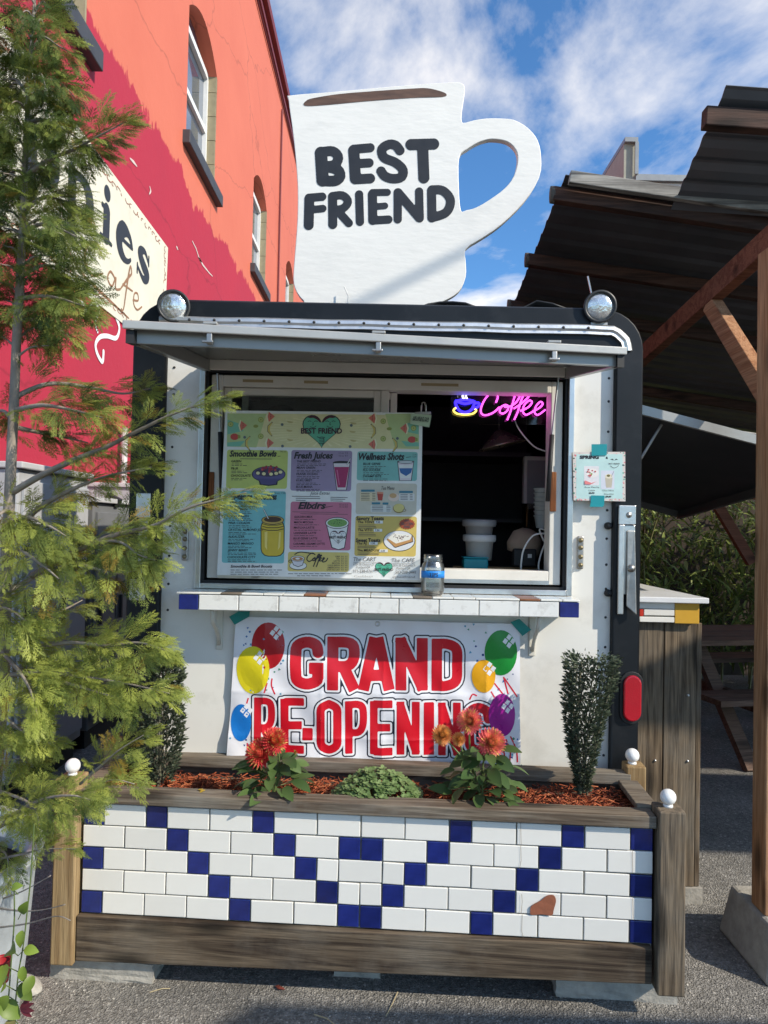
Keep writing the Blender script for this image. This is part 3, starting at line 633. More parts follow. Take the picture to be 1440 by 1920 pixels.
# roof lamps
HOUS = mat('lamp_housing', (.035, .036, .036), .45, var=.2)
def lensmat():
    m = mat('lamp_lens', (.72, .72, .70), .12, .75, var=.3, vscale=45, bump=.9, bscale=55); return m
for px, py, tilt in ((326, 575, 14), (1124, 576, -6)):
    c = at(px, py, Y0-.03)
    Ml = Matrix.Translation(c) @ Matrix.Rotation(R(tilt), 4, 'Z') @ Matrix.Rotation(R(96), 4, 'X')
    lp = MB().lathe([(.001, -.075), (.03, -.07), (.045, -.045), (.055, 0), (.058, .008), (.058, .018), (.049, .018), (.048, .008)], 32, Ml).build('roof_lamp', HOUS, tr, smooth=True)
    MB().lathe([(.0485, .009), (.04, .016), (.02, .021), (.0005, .022)], 32, Ml).build('lens', lensmat(), lp, smooth=True)
    MB().tube([(c.x, c.y+.03, c.z-.05), (c.x, c.y+.03, ztr+.022)], .008, 8).box(c.x-.03, c.x+.03, c.y+.0, c.y+.029, ztr+.0185, ztr+.027).build('bracket', STEEL, lp)
# antenna rod behind the right lamp
a, b = at(1111, 560, Y0+.05), at(1102, 518, Y0+.05); MB().tube([(a.x, Y0+.05, zt-.02), a, b], .0035, 6).build('antenna', ALU, tr)
# white rain strip on the right corner
st = []
for j in range(9): q = R(75-75*j/8); st.append((xr-.14+.148*math.cos(q), Y0+.015, zt-.14+.148*math.sin(q)))
st += [(xr+.008, Y0+.015, zt-.14-.05), (xr+.009, Y0+.015, zt-.14-.1)]
MB().tube(st, .007, 8).build('corner_strip', ALU, tr, smooth=True)

# ---- window assembly
fy = Y0
def frame4(mb, x0, x1, z0, z1, w, ya, yb, m=None, wb=None):
    wb = wb or w
    mb.box(x0, x0+w, ya, yb, z0, z1, mat=m).box(x1-w, x1, ya, yb, z0, z1, mat=m).box(x0+w, x1-w, ya, yb, z1-w, z1, mat=m).box(x0+w, x1-w, ya, yb, z0, z0+wb, mat=m); return mb
ofr = frame4(MB(), ol-.022, orr+.022, ozb-.022, ozt+.0, .02, fy-.022, fy+.004).build('outer_channel', ALU, tr, bevel=.002)
frame4(MB(), ol-.002, orr+.002, ozb-.002, ozt-.02, .010, fy-.008, fy+.03).build('seal', RUBBER, ofr)
wf = frame4(MB(), ol+.0145, orr-.0145, ozb+.0145, ozt-.0365, .042, fy+.004, fy+.085, wb=.05).build('window_frame', VINYL, tr, bevel=.003)
x0, x1, z0, z1 = ol+.057, orr-.057, ozb+.065, ozt-.079
xm = at(722, 740, fy+.03).x
MB().box(xm-.014, xm+.016, fy+.012, fy+.08, z0+.001, z1-.001).build('mullion', VINYL, wf, bevel=.003)
sash = frame4(MB(), x0+.001, xm-.0145, z0+.001, z1-.001, .026, fy+.02, fy+.045).build('sash', VINYL, tr, bevel=.003)
MB().box(x0+.0275, xm-.041, fy+.031, fy+.034, z0+.0275, z1-.0275).build('pane', GLASS, sash)
s2 = frame4(MB(), x0+.06, xm+.045, z0+.002, z1-.002, .024, fy+.05, fy+.074).build('sash', VINYL, tr, bevel=.003)
MB().box(x0+.0845, xm+.0205, fy+.06, fy+.063, z0+.0265, z1-.0265).build('pane', GLASS, s2)
MB().box(x0+.07, xm+.02, fy+.12, fy+.125, z0+.02, z1-.03).build('blind', mat('grey_blind', (.09, .095, .09), .8), tr)
MB().box(x0, x1, fy-.006, fy+.0035, ozb+.016, ozb+.03).build('sill_track', ALU, wf)
# yellowed tape strips on the head of the frame
for pa, pb in ((455, 512), (570, 615), (790, 860)):
    a = at(pa, 712, fy); b = at(pb, 712, fy); MB().box(a.x, b.x, fy+.0025, fy+.0035, ozt-.062, ozt-.052).build('tape_strip', mat('yellowed_tape', (.40, .31, .17), .6), wf)
# wood blocks on the jambs
COP = wood('orange_block', (.22, .07, .02), (.36, .14, .05), (.08, .03, .015), 'z', 1, grey=.7)
for px, w in ((1037, .011), (396, .010)):
    p = at(px, 922, fy); MB().box(p.x-w, p.x+w, fy-.004, fy+.0035, p.z-.072, p.z+.072).build('jamb_block', COP, wf, bevel=.002)
# gas struts
for pa, pb, pc in (((408, 700), (413, 810), (416, 935)), ((1047, 706), (1035, 815), (1027, 940))):
    a, b, c = at(*pa, fy-.02), at(*pb, fy-.02), at(*pc, fy-.02)
    s_ = MB().tube([a, b], .004, 8).build('gas_strut', STEEL, tr); MB().tube([b, c], .0085, 10).build('cylinder', RUBBER, s_, smooth=True)
# small lever on the sill
p = at(478, 1081, fy-.02); MB().box(p.x-.012, p.x+.012, fy-.03, fy-.0225, p.z-.005, p.z+.01).build('sill_latch', STEEL, wf, bevel=.002)

# ---- serving hatch (awning)
hz = ozt+.012
A, B = Vector((ol-.005, fy-.028, hz)), Vector((orr+.005, fy-.028, hz))
fl, fr_ = at(240, 607, 1.765), at(1170, 657, 1.97)
fl.x, fr_.x = A.x-.0, B.x+.0
ht = empty('hatch', (0, fy, hz)); ht.parent = tr; ht.matrix_parent_inverse = tr.matrix_world.inverted()
def hp(u, w, dz): p = (A*(1-u)+B*u)*(1-w)+(fl*(1-u)+fr_*u)*w; return (p.x, p.y, p.z+dz)
def slab(u0, u1, w0, w1, z0, z1): return [hp(u0, w0, z0), hp(u1, w0, z0), hp(u1, w1, z0), hp(u0, w1, z0), hp(u0, w0, z1), hp(u1, w0, z1), hp(u1, w1, z1), hp(u0, w1, z1)]
HL = mat('pale_hatch_edge', (.40, .40, .38), .38, .3, var=.06, vscale=9, bump=.1, dirt=(.4, .39, .36), damt=.4)
hs_ = MB().hexa(slab(0, 1, 0, .985, -.004, .006)).build('hatch_sheet', mat('hatch_underside', (.20, .20, .195), .28, .55, var=.1, vscale=3), tr)
hs_['label'] = 'grey metal underside of the open serving hatch'
MB().hexa(slab(.012, .988, .93, .958, -.045, -.0045)).build('front_rim', GREYP, hs_, bevel=.002)
for u0, u1 in ((.0, .02), (.98, 1)): MB().hexa(slab(u0, u1, .02, .92, -.045, -.0045)).build('side_rim', GREYP, hs_, bevel=.002)
MB().hexa(slab(.02, .98, .01, .045, -.04, -.0045)).build('hinge_rim', VINYL, hs_, bevel=.002)
MB().hexa(slab(-.004, 1.004, .985, 1.0, -.012, .010)).build('front_lip', HL, hs_, bevel=.003)
for u in (.0, .985): MB().hexa(slab(u, u+.015, .925, .9845, -.047, -.012)).build('corner_plug', RUBBER, hs_)
for u in (.155, .48, .845):
    x, y, z = hp(u, .995, 0); q = MB().box(x-.007, x+.007, y-.004, y+.012, z-.04, z-.013).box(x-.017, x+.012, y-.012, y-.0045, z-.039, z-.033).build('latch', STEEL, hs_, bevel=.002)
    MB().box(x-.018, x+.018, y-.002, y+.03, z+.0105, z+.018).build('keeper', HL, q, bevel=.002)
bpy.data.objects.remove(ht)

# ---- tiled shelf under the window
sy0, sy1 = Y0-.15, Y0+.004
sl, sr = at(335, 1122, sy0).x, at(1086, 1142, sy0).x
szt, szb = (at(345, 1106, sy0).z+at(1070, 1128, sy0).z)/2, (at(345, 1141, sy0).z+at(1070, 1160, sy0).z)/2
sh = MB().box(sl+.004, sr-.004, sy0+.009, sy1, szb+.004, szt-.004).build('shelf', mat('shelf_core', (.42, .38, .30), .8), tr)
bw = .066; n = 9; tw = (sr-sl-2*bw-.004)/n
def tile_obj(nm, x0, x1, y0, y1, z0, z1, m, par, bev=.0025):
    return MB().box(x0, x1, y0, y1, z0, z1).build(nm, m, par, bevel=bev)
tile_obj('tile', sl, sl+bw, sy0, sy0+.008, szb, szt-.009, BTILE, sh); tile_obj('tile', sr-bw, sr, sy0, sy0+.008, szb, szt-.009, BTILE, sh)
for i in range(n):
    x = sl+bw+.003+i*tw; tile_obj('tile', x, x+tw-.0025, sy0, sy0+.008, szb, szt-.009, WTILE2, sh)
xs = sl-.008; k = 0; CTB = mat('copper_glaze', (.26, .11, .05), .3, var=.3, vscale=30); GBR = mat('grey_brown_glaze', (.20, .16, .12), .4, var=.3)
while xs < sr-.02:
    w = [.152, .07, .076, .066, .072, .075][k % 6]; w = min(w, sr+.004-xs)
    m = WTILE if k % 4 != 1 else (GBR, CTB)[(k//4) % 2]
    tile_obj('tile', xs, xs+w-.002, sy0-.002, sy1-.03, szt-.007, szt, m, sh, .002); xs += w; k += 1
for px in (409, 1000):
    x = at(px, 1190, Y0-.02).x
    b_ = MB().box(x-.012, x+.012, Y0-.003, Y0+.005, szb-.16, szb-.001).build('shelf_bracket', mat('cream_bracket', (.66, .63, .54), .5, dirt=(.3, .22, .14), damt=.5), tr, bevel=.003)
    MB().tube([(x, sy0+.03, szb-.003), (x-.002, sy0+.05, szb-.05), (x, Y0-.05, szb-.08), (x+.002, Y0-.02, szb-.11), (x, Y0-.006, szb-.14)], .007, 8).build('brace_arm', mat('cream_bracket', (.66, .63, .54)), b_, smooth=True)

# ---- side hatch of the trailer, under the pergola
q = [(xr+.012, 2.75, 1.937), (1.74, 2.75, 1.742), (1.74, 4.2, 1.592), (xr+.012, 4.2, 1.792)]
MB().hexa([Vector(p) for p in q]+[Vector(p)+Vector((0, 0, .012)) for p in q]).build('side_hatch', mat('black_hatch_skin', (.012, .013, .016), .35), tr)
MB().beam((xr+.012, 2.735, 1.947), (1.75, 2.735, 1.752), .02, .035).build('side_hatch_edge', HL, tr)
MB().beam((xr+.03, 4.215, 1.782), (1.74, 4.215, 1.582), .025, .05).beam((1.755, 2.73, 1.732), (1.755, 4.22, 1.572), .025, .05).build('side_hatch_rim', mat('dark_grey_rim', (.06, .06, .06), .5), tr)
MB().tube([(xr+.01, 2.8, 1.62), (1.09, 2.8, 1.89)], .006, 8).build('side_hatch_strut', STEEL, tr)

# ================================================================== MUG SIGN ON THE ROOF
YM = 2.98
def mugmat():
    m = mat('white_painted_plywood', (.82, .80, .75), .5, var=.03, vscale=6, stretch=(.5, 1, 1.5), bump=.35, bscale=30, dirt=(.62, .61, .58), dscale=7, damt=.5); return m
ms = Sheet(500, 100, 2.571, YM-.0165, eps=.0004)
def mxz(L): return [(p[0], p[2]) for p in (ms.pt(u, v) for u, v in L)]
outl = [(108, 222), (122, 203), (320, 187), (620, 160), (880, 141), (940, 146), (953, 172), (945, 240), (937, 300), (945, 336), (1000, 324), (1060, 315), (1130, 315), (1195, 323), (1260, 362), (1305, 420), (1321, 500), (1312, 595), (1240, 712), (1130, 822), (1040, 886), (958, 940), (957, 1000), (957, 1075), (925, 1145), (860, 1188), (790, 1212), (720, 1222), (240, 1225), (180, 1190), (145, 1145), (131, 1085), (140, 950), (151, 800), (152, 640), (140, 480), (125, 350)]
hole = [(926, 497), (965, 458), (1010, 430), (1050, 415), (1092, 409), (1160, 421), (1203, 460), (1214, 512), (1195, 590), (1150, 652), (1070, 711), (1010, 745), (965, 757), (934, 757), (924, 640)]
mug = empty('mug_sign', (.05, YM, zt+.01), 'big white plywood coffee mug cutout with black lettering standing on the roof', 'sign')
me = curve_fill([mxz([tuple(q) for q in smooth_poly(outl, 3)]), mxz([tuple(q) for q in smooth_poly(hole, 3)])], .013, .0025); me.transform(MXZ(YM)); me.materials.append(mugmat()); link('mug_board', me, mug)
SGB = mat('charcoal_sign_paint', (.016, .018, .023), .5, var=.2, vscale=20)
L = {}
def arcuv(cx, cy, a, b, t0, t1, n=10): return [(cx+a*math.cos(R(t0+(t1-t0)*i/n)), cy+b*math.sin(R(t0+(t1-t0)*i/n))) for i in range(n+1)]
letters = [
 [([(262, 480), (270, 612)], 30), (smooth_poly([(262, 476), (318, 472), (345, 500), (330, 535), (285, 545)], 5, False), 24), (smooth_poly([(285, 545), (340, 560), (354, 592), (330, 614), (270, 614)], 5, False), 26)],
 [([(420, 468), (428, 604)], 27), ([(420, 462), (499, 455)], 22), ([(425, 532), (494, 528)], 22), ([(430, 607), (499, 603)], 24)],
 [(smooth_poly([(642, 468), (622, 444), (590, 439), (556, 462), (566, 502), (620, 526), (656, 560), (650, 596), (608, 604), (570, 592), (552, 568)], 5, False), 23)],
 [([(696, 440), (805, 437)], 27), ([(752, 440), (758, 600)], 27)],
 [([(206, 702), (203, 828)], 24), ([(204, 696), (268, 691)], 20), ([(205, 755), (271, 748)], 18)],
 [([(318, 690), (319, 825)], 22), (smooth_poly([(318, 688), (366, 685), (392, 714), (370, 746), (325, 756)], 5, False), 20), ([(345, 762), (396, 818)], 20)],
 [([(446, 680), (450, 812)], 20)],
 [([(510, 680), (512, 805)], 22), ([(510, 671), (582, 670)], 17), ([(512, 740), (570, 735)], 16), ([(515, 805), (587, 801)], 20)],
 [([(632, 670), (632, 800)], 20), ([(634, 672), (735, 792)], 22), ([(735, 666), (738, 795)], 20)],
 [([(795, 662), (797, 793)], 22), (smooth_poly([(797, 658), (850, 662), (886, 708), (866, 766), (797, 792)], 5, False), 22)]]
for st in letters:
    b = MB(); V, F = contour(discs_of(st), 0, 5); b.add([ms.pt(u, v, 1) for u, v in V], F); b.build('letter', SGB, mug)
b = MB(); P = smooth_poly([(178, 246), (190, 230), (220, 217), (350, 196), (520, 182), (700, 170), (770, 168), (830, 180), (866, 196), (845, 210), (700, 215), (480, 231), (300, 248), (200, 254)], 4)
b.add([ms.pt(u, v, 1) for u, v in P], [tuple(range(len(P)))]).build('coffee_stripe', mat('brown_stripe_paint', (.115, .062, .042), .6, var=.35, vscale=50, stretch=(.2, 1, 1)), mug)
b = MB()
for px in (640, 800):
    p = at(px, 560, YM); b.beam((p.x, YM+.018, zt+.02), (p.x, YM+.018, zt+.7), .04, .04, (0, 1, 0)).beam((p.x, YM+.03, zt+.62), (p.x, YM+.55, zt+.012), .035, .035)
    b.build('support_prop', GREYWOODZ, mug); b = MB()
p = at(700, 575, YM-.05); MB().box(at(645, 575, YM).x, at(810, 575, YM).x, YM-.06, YM+.05, zt+.013, zt+.03).build('foot_board', WHITE, mug, bevel=.003)
a = [at(640, 572, YM-.03), at(652, 568, YM-.05), at(653, 555, YM-.05), at(646, 538, YM-.04)]; MB().tube(a, .0025, 6).build('loose_wire', WHITE, mug)
# overhead cable out of frame whose shadow crosses the mug
cp = at(755, 465, YM)+SUN*6.5; dv = Vector((.0, 1, 0)); v0 = at(860, 412, YM)-at(640, 520, YM); kk = -v0.z/SUN.z; dv = (v0+SUN*kk).normalized()
tag(MB().tube([cp+dv*t-Vector((0, 0, .0004*(400-t*t))) for t in np.arange(-20, 20.1, 2)], .016, 8).build('overhead_cable', RUBBER), 'black overhead cable crossing high above the lot', 'cable')

# ================================================================== MENU BOARD
S = Sheet(380, 680, 3.2727, Y0-.05, eps=.00016)
mbd = empty('menu_board', S.pt(715, 1320), 'large printed drinks and food menu board with a green heart logo at its top', 'menu board')
PAPER = ink(srgb(222, 224, 222), .35); INK = ink((.018, .016, .022)); INK2 = ink((.07, .065, .075))
DIMT = INK2
q = [S.pt(140, 293), S.pt(1350, 308), S.pt(1333, 1336), S.pt(88, 1302)]
MB().add([(x, y, z) for x, y, z in q]+[(x, y+.006, z) for x, y, z in q], [(0, 1, 2, 3), (7, 6, 5, 4)]+[(i, i+4, (i+1) % 4+4, (i+1) % 4) for i in range(4)]).build('backing', PAPER, mbd)
def skew(u, v): return (u - (v-300)/1000*50 + 0, v + (u-140)/1200*20)
class Skew(Sheet):
    def pt(s, u, v, k=0): return Sheet.pt(s, u, v, k)
def section(u0, v0, u1, v1, col, rad=14, slope=.012):
    b = MB(); S.n = 1
    P = []
    sh = lambda u, v: (u-(v-v0)*.03, v+(u-u0)*.012)
    for cu, cv, a0 in ((u1-rad, v0+rad, -90), (u1-rad, v1-rad, 0), (u0+rad, v1-rad, 90), (u0+rad, v0+rad, 180)):
        for j in range(4): a = R(a0+30*j); P.append(sh(cu+rad*math.cos(a), cv+rad*math.sin(a)))
    S.poly(b, P, ink(col), 1); return b.build('menu_section', None, mbd)
def lines(mb, items, u, v, dv, wid, names=13, sub=2):
    for i, t in enumerate(items):
        y = v+i*dv; S.n = 12; S.text(mb, t, u-i*1.2, y, names, INK, shear=.1, bold=.012)
        for s_ in range(sub):
            w = wid*rnd.uniform(.6, 1); x = u-i*1.2+2; yy = y+10+s_*9.5
            while x < u+w:
                l = rnd.uniform(10, 32); S.line(mb, [(x, yy), (min(x+l, u+w), yy)], 3.2, DIMT, 13); x += l+6
def heart(mb, cu, cv, s, body, hair=True, txt=True):
    def hp_(sc):
        P = []
        for j in range(40):
            t = 2*math.pi*j/40; x = 16*math.sin(t)**3; y = 13*math.cos(t)-5*math.cos(2*t)-2*math.cos(3*t)-math.cos(4*t); P.append((cu+x*s*sc, cv-(y+2)*s*.97*sc))
        return P
    S.poly(mb, hp_(1.05), INK); S.poly(mb, hp_(1.0), body)
    if hair:
        for sg in (-1, 1):
            P = [(cu+sg*x*s, cv-y*s) for x, y in [(.2, 7.6), (2, 11), (5, 13.4), (9, 13.6), (12.6, 12), (10, 11.4), (7, 11.6), (4, 10), (1.5, 7.5)]]; S.poly(mb, P, ink(srgb(70, 20, 35)))
            for x in (5, 10.5): S.line(mb, [(cu+sg*(x-1.6)*s, cv-8.3*s), (cu+sg*x*s, cv-9*s), (cu+sg*(x+1.6)*s, cv-8.2*s)], .5*s, INK)
            S.line(mb, [(cu+sg*7.6*s, cv-8*s), (cu+sg*7.2*s, cv-5.5*s), (cu+sg*8.2*s, cv-5.4*s)], .5*s, INK)
            S.line(mb, [(cu+sg*x*s, cv-y*s) for x, y in [(4.6, 4.6), (6, 3.4), (8, 3), (10, 3.9)]], .5*s, INK)
    S.line(mb, [(cu+x*s, cv-y*s) for x, y in [(-4, -5), (-2, -5.8), (0, -5.2), (3, -5.6)]], .55*s, INK)
    for j in range(4): S.line(mb, [(cu-2*s, cv+(6.6+j*1.5)*s), (cu+1.8*s, cv+(6.4+j*1.5)*s)], .5*s, INK)
    S.line(mb, [(cu+2*s, cv+6*s), (cu+2.2*s, cv+10*s), (cu+.5*s, cv+12.4*s)], .55*s, INK)
    if txt: S.text(mb, 'BEST FRIEND', cu, cv+2.2*s, 4.6*s, ink(srgb(60, 18, 40)) if txt == 1 else INK, width=36*s, bold=.03, align='c')
# header with fruit
b = MB(); S.n = 1
hd = [(152, 310), (1328, 322), (1326, 532), (148, 514)]; S.poly(b, hd, ink(srgb(214, 208, 158)), 1)
for sg, x0, x1 in ((1, 150, 390), (-1, 1328, 1120)):
    S.poly(b, [(x0+sg*2, 312), (x1, 314), (x1-sg*60, 520), (x0, 515 if sg > 0 else 531)], ink(srgb(178, 196, 138)), 2)
    S.poly(b, [(x0+sg*2, 350), (x0+sg*95, 380), (x0+sg*100, 420), (x0+sg*2, 440)], ink(srgb(120, 184, 160)), 3); S.poly(b, [(x0+sg*1, 490), (x0+sg*110, 480), (x0+sg*80, 514), (x0, 514)], ink(srgb(120, 184, 160)), 3)
for j in range(16):
    a = R(-80+j*10.6); 
    for s_ in (1, -1): S.poly(b, [(735+s_*110*math.cos(a), 420+60*math.sin(a)), (735+s_*330*math.cos(a), 420+95*math.sin(a)), (735+s_*330*math.cos(a+.05), 420+95*math.sin(a+.05))], ink(srgb(226, 220, 176)), 3.4)
hsec = b.build('header_panel', None, mbd)
b = MB(); MEL, MELG, BAN, KIW, STR = ink(srgb(205, 110, 92)), ink(srgb(226, 226, 190)), ink(srgb(206, 184, 96)), ink(srgb(140, 150, 70)), ink(srgb(190, 70, 64)); BLUEB = ink(srgb(92, 104, 110))
def melon(u, v, s, fl=1):
    S.n = 4; S.poly(b, [(u-fl*.5*s, v-.9*s), (u-fl*.8*s, v), (u-fl*.5*s, v+s), (u-fl*.35*s, v+s), (u-fl*.55*s, v), (u-fl*.3*s, v-.8*s)], MELG); S.poly(b, [(u-fl*.32*s, v-.8*s), (u+fl*.7*s, v), (u-fl*.33*s, v+.95*s), (u-fl*.52*s, v+.1*s)], MEL)
    for a in (-.3, 0, .3): S.ell(b, u+fl*.0*s, v+a*s, 2, 3.4, INK, n=6)
for u, v, fl in ((248, 385, 1), (418, 330, 1), (412, 492, 1), (1236, 402, -1), (1042, 340, -1), (1042, 500, -1)): melon(u, v, 36, fl)
for u, v, r in ((412, 408, 1), (1048, 420, -1), (276, 495, 1), (1180, 505, -1)):
    S.n = 4; P = [(u+r*x, v+y) for x, y in [(14, -46), (-14, -20), (-16, 14), (12, 46), (16, 40), (0, 10), (0, -14), (18, -40)]]; S.poly(b, P, INK2); S.poly(b, [(u+(p[0]-u)*.8, v+(p[1]-v)*.9) for p in P], BAN)
for u, v in ((357, 350), (357, 452), (1108, 360), (1108, 467), (172, 378), (1294, 402)): S.n = 4; S.ell(b, u, v, 17, 17, KIW, n=16); S.ell(b, u, v, 13, 13, ink(srgb(178, 186, 110)), n=14); S.ell(b, u, v, 5, 5, KIW, n=8)
for u, v in ((196, 455), (1284, 472)): S.n = 4; S.ell(b, u, v, 26, 20, STR, n=14); S.poly(b, [(u+20, v-14), (u+36, v-8), (u+36, v+8), (u+20, v+12)], KIW)
for u, v in ((326, 390), (1145, 406)): S.n = 4; S.ell(b, u, v, 16, 10, KIW, n=10)
for u, v in ((488, 380), (258, 458), (490, 512), (912, 385), (1195, 465), (905, 515)): S.n = 4; S.ell(b, u, v, 9, 9, BLUEB, n=10)
for u, v in ((537, 360), (533, 413), (537, 470), (925, 368), (920, 420), (925, 475)): S.n = 4; S.ell(b, u, v, 19, 11, ink(srgb(190, 176, 120)), 0, 180, n=8, rot=8)
S.n = 6; heart(b, 730, 420, 7.0, ink(srgb(92, 172, 140)), True, 1); b.build('illustration', None, hsec)
# sections
def label(sec, fn): b = MB(); S.n = 12; fn(b); b.build('lettering', None, sec)
def illus(sec, fn): b = MB(); S.n = 3; fn(b); b.build('illustration', None, sec)
title = lambda b, t, u, v, h, w, bold=.035: S.text(b, t, u, v, h, INK, width=w, bold=bold, shear=.28)
s1 = section(150, 534, 524, 770, srgb(186, 198, 108))
def f(b):
    title(b, 'Smoothie Bowls', 165, 576, 36, 290); lines(b, ['GREEN', 'PB JR', 'CHOCOLATE'], 176, 612, 44, 110, 14, 2); S.line(b, [(230, 590), (425, 592)], 3, DIMT, 13); S.line(b, [(460, 575), (478, 574)], 3, INK, 13); S.text(b, '16 oz', 478, 551, 12, DIMT)
label(s1, f)
def f(b):
    S.ell(b, 405, 685, 104, 50, INK, n=26); S.poly(b, [(318, 700), (345, 726), (350, 750), (405, 757), (458, 750), (462, 726), (492, 700)], INK); S.ell(b, 405, 685, 99, 46, ink(srgb(88, 82, 132)), n=26); S.poly(b, [(330, 712), (353, 728), (358, 745), (405, 750), (450, 745), (455, 728), (480, 712)], ink(srgb(74, 68, 118)))
    S.ell(b, 405, 672, 84, 28, ink(srgb(62, 52, 84)), n=22)
    for j in range(26): S.n = 7+j*.1; S.ell(b, 405+rnd.gauss(0, 24), 652+rnd.gauss(0, 9), 8, 7, ink(srgb(*rnd.choice([(150, 40, 60), (120, 30, 50), (190, 70, 80)]))), n=8, k=7+j*.1)
    for u, v in ((340, 678), (376, 682), (420, 684), (452, 680), (478, 672)): S.n = 10; S.ell(b, u, v, 14, 12, INK, n=12); S.ell(b, u, v, 12, 10, ink(srgb(222, 212, 160)), n=12)
illus(s1, f)
s2 = section(545, 536, 918, 785, srgb(150, 134, 165))
def f(b):
    title(b, 'Fresh Juices', 560, 588, 38, 240); lines(b, ['THE BEST FRIEND', 'MEAN GREEN', 'FRANK OCEAN', 'KUKU BEET', 'BLUE MANA'], 578, 612, 39, 190, 13, 2)
    S.text(b, '12 oz  7.5', 836, 560, 10, DIMT); S.text(b, '16 oz  8.5', 836, 576, 10, DIMT)
label(s2, f)
def glass_ill(b, u0, u1, u2, u3, v0, v1, c, c2):
    S.poly(b, [(u0-4, v0-4), (u1+4, v0-4), (u3+4, v1+3), (u2-4, v1+3)], INK); S.poly(b, [(u0, v0), (u1, v0), (u3, v1), (u2, v1)], ink(srgb(214, 206, 212))); S.poly(b, [(u0+4, v0+22), (u1-4, v0+22), (u3-3, v1-14), (u2+3, v1-14)], c)
    S.poly(b, [(u0+18, v0+40), (u0+26, v0+40), (u2+16, v1-30), (u2+11, v1-30)], c2)
def f(b): S.ell(b, 853, 614, 54, 12, INK, n=18); glass_ill(b, 803, 902, 825, 880, 618, 780, ink(srgb(160, 34, 92)), ink(srgb(196, 96, 140))); S.line(b, [(884, 628), (908, 586)], 7, INK); S.line(b, [(884, 628), (907, 588)], 4, PAPER)
illus(s2, f)
s3 = section(950, 544, 1320, 722, srgb(122, 184, 178))
def f(b): title(b, 'Wellness Shots', 958, 596, 40, 280); lines(b, ['BLUE GENIE', 'FLU KICKER', 'SWAMP BITE'], 985, 628, 38, 160, 14, 2); S.line(b, [(1248, 582), (1278, 578)], 3, INK, 13); S.text(b, '2 oz', 1288, 568, 10, DIMT); S.text(b, '5.50', 1288, 582, 10, DIMT)
label(s3, f)
def f(b): glass_ill(b, 1198, 1294, 1210, 1278, 606, 722, PAPER, PAPER); S.ell(b, 1246, 610, 48, 11, INK, n=18); S.ell(b, 1246, 610, 44, 8, ink(srgb(190, 200, 204)), n=18); S.poly(b, [(1206, 648), (1287, 648), (1278, 676), (1248, 696), (1214, 676)], ink(srgb(44, 98, 160)))
illus(s3, f)
b = MB(); S.n = 12; S.text(b, 'Juice Extras', 658, 810, 20, INK2, width=122, shear=.3)
for r_, (x, w) in enumerate(((548, 170), (572, 150), (572, 60))): S.line(b, [(x, 820+r_*12), (x+w, 822+r_*12)], 3.4, DIMT, 12)
for r_, (x, w) in enumerate(((785, 105), (785, 90), (785, 75))): S.line(b, [(x, 826+r_*11), (x+w, 828+r_*11)], 3.4, DIMT, 12)
S.text(b, 'Smoothie & Bowl Boosts', 172, 1257, 16, INK2, width=256, bold=.03, shear=.2)
for r_ in range(3):
    x = 172
    while x < 460: l = rnd.uniform(14, 44); S.line(b, [(x, 1272+r_*13), (x+l, 1272+r_*13)], 3.2, DIMT, 12); x += l+7
S.text(b, 'The CART', 925, 1218, 24, INK2, width=142, shear=.15); S.text(b, 'The CAFE', 1160, 1224, 24, INK2, width=142, shear=.15)
S.line(b, [(925, 1226), (1068, 1228)], 1.8, DIMT, 12); S.line(b, [(1160, 1232), (1302, 1234)], 1.8, DIMT, 12)
S.text(b, '1721 SE Division St', 925, 1244, 13, INK2, width=128); S.text(b, 'Portland OR', 944, 1262, 13, INK2, width=84); S.text(b, '2031 SE Clackamas St', 1168, 1250, 13, INK2, width=138); S.text(b, 'Portland OR', 1190, 1268, 13, INK2, width=84)
S.text(b, '971-238-0761', 922, 1288, 18, INK2, width=124, shear=.1); S.text(b, '503-208-3441', 1182, 1294, 18, INK2, width=126, shear=.1)
S.text(b, 'Cashless', 928, 1315, 10, ink((.3, .3, .3)), width=116); S.text(b, '@bestfriend', 1164, 1320, 12, ink((.2, .2, .2)), width=138)
for r_, (x, w) in enumerate(((525, 360), (580, 210))):
    e_ = x+w
    while x < e_: l = rnd.uniform(14, 44); S.line(b, [(x, 1294+r_*13), (x+l, 1295+r_*13)], 3.2, DIMT, 12); x += l+7
S.n = 3; heart(b, 1112, 1270, 3.2, ink(srgb(78, 170, 140)), True, 2)
b.build('lettering', None, mbd)
s4 = section(130, 785, 512, 1228, srgb(120, 186, 190))
def f(b): title(b, 'Signature Smoothies', 178, 840, 38, 278); lines(b, ['BASIC STRAWBERRY', 'DR HERMAN', 'DAILY GREEN', 'PINA COLADA', 'CRYSTAL ALMOND JOY', 'ALKALIZER', 'MANGO MANGO', 'JENNY BERRY', 'CHOCOLATE CITY'], 162, 864, 42, 170, 14, 2); S.text(b, '16 oz  7.50', 440, 806, 11, DIMT)
label(s4, f)
YEL, YEL2 = ink(srgb(206, 180, 60)), ink(srgb(228, 210, 120))
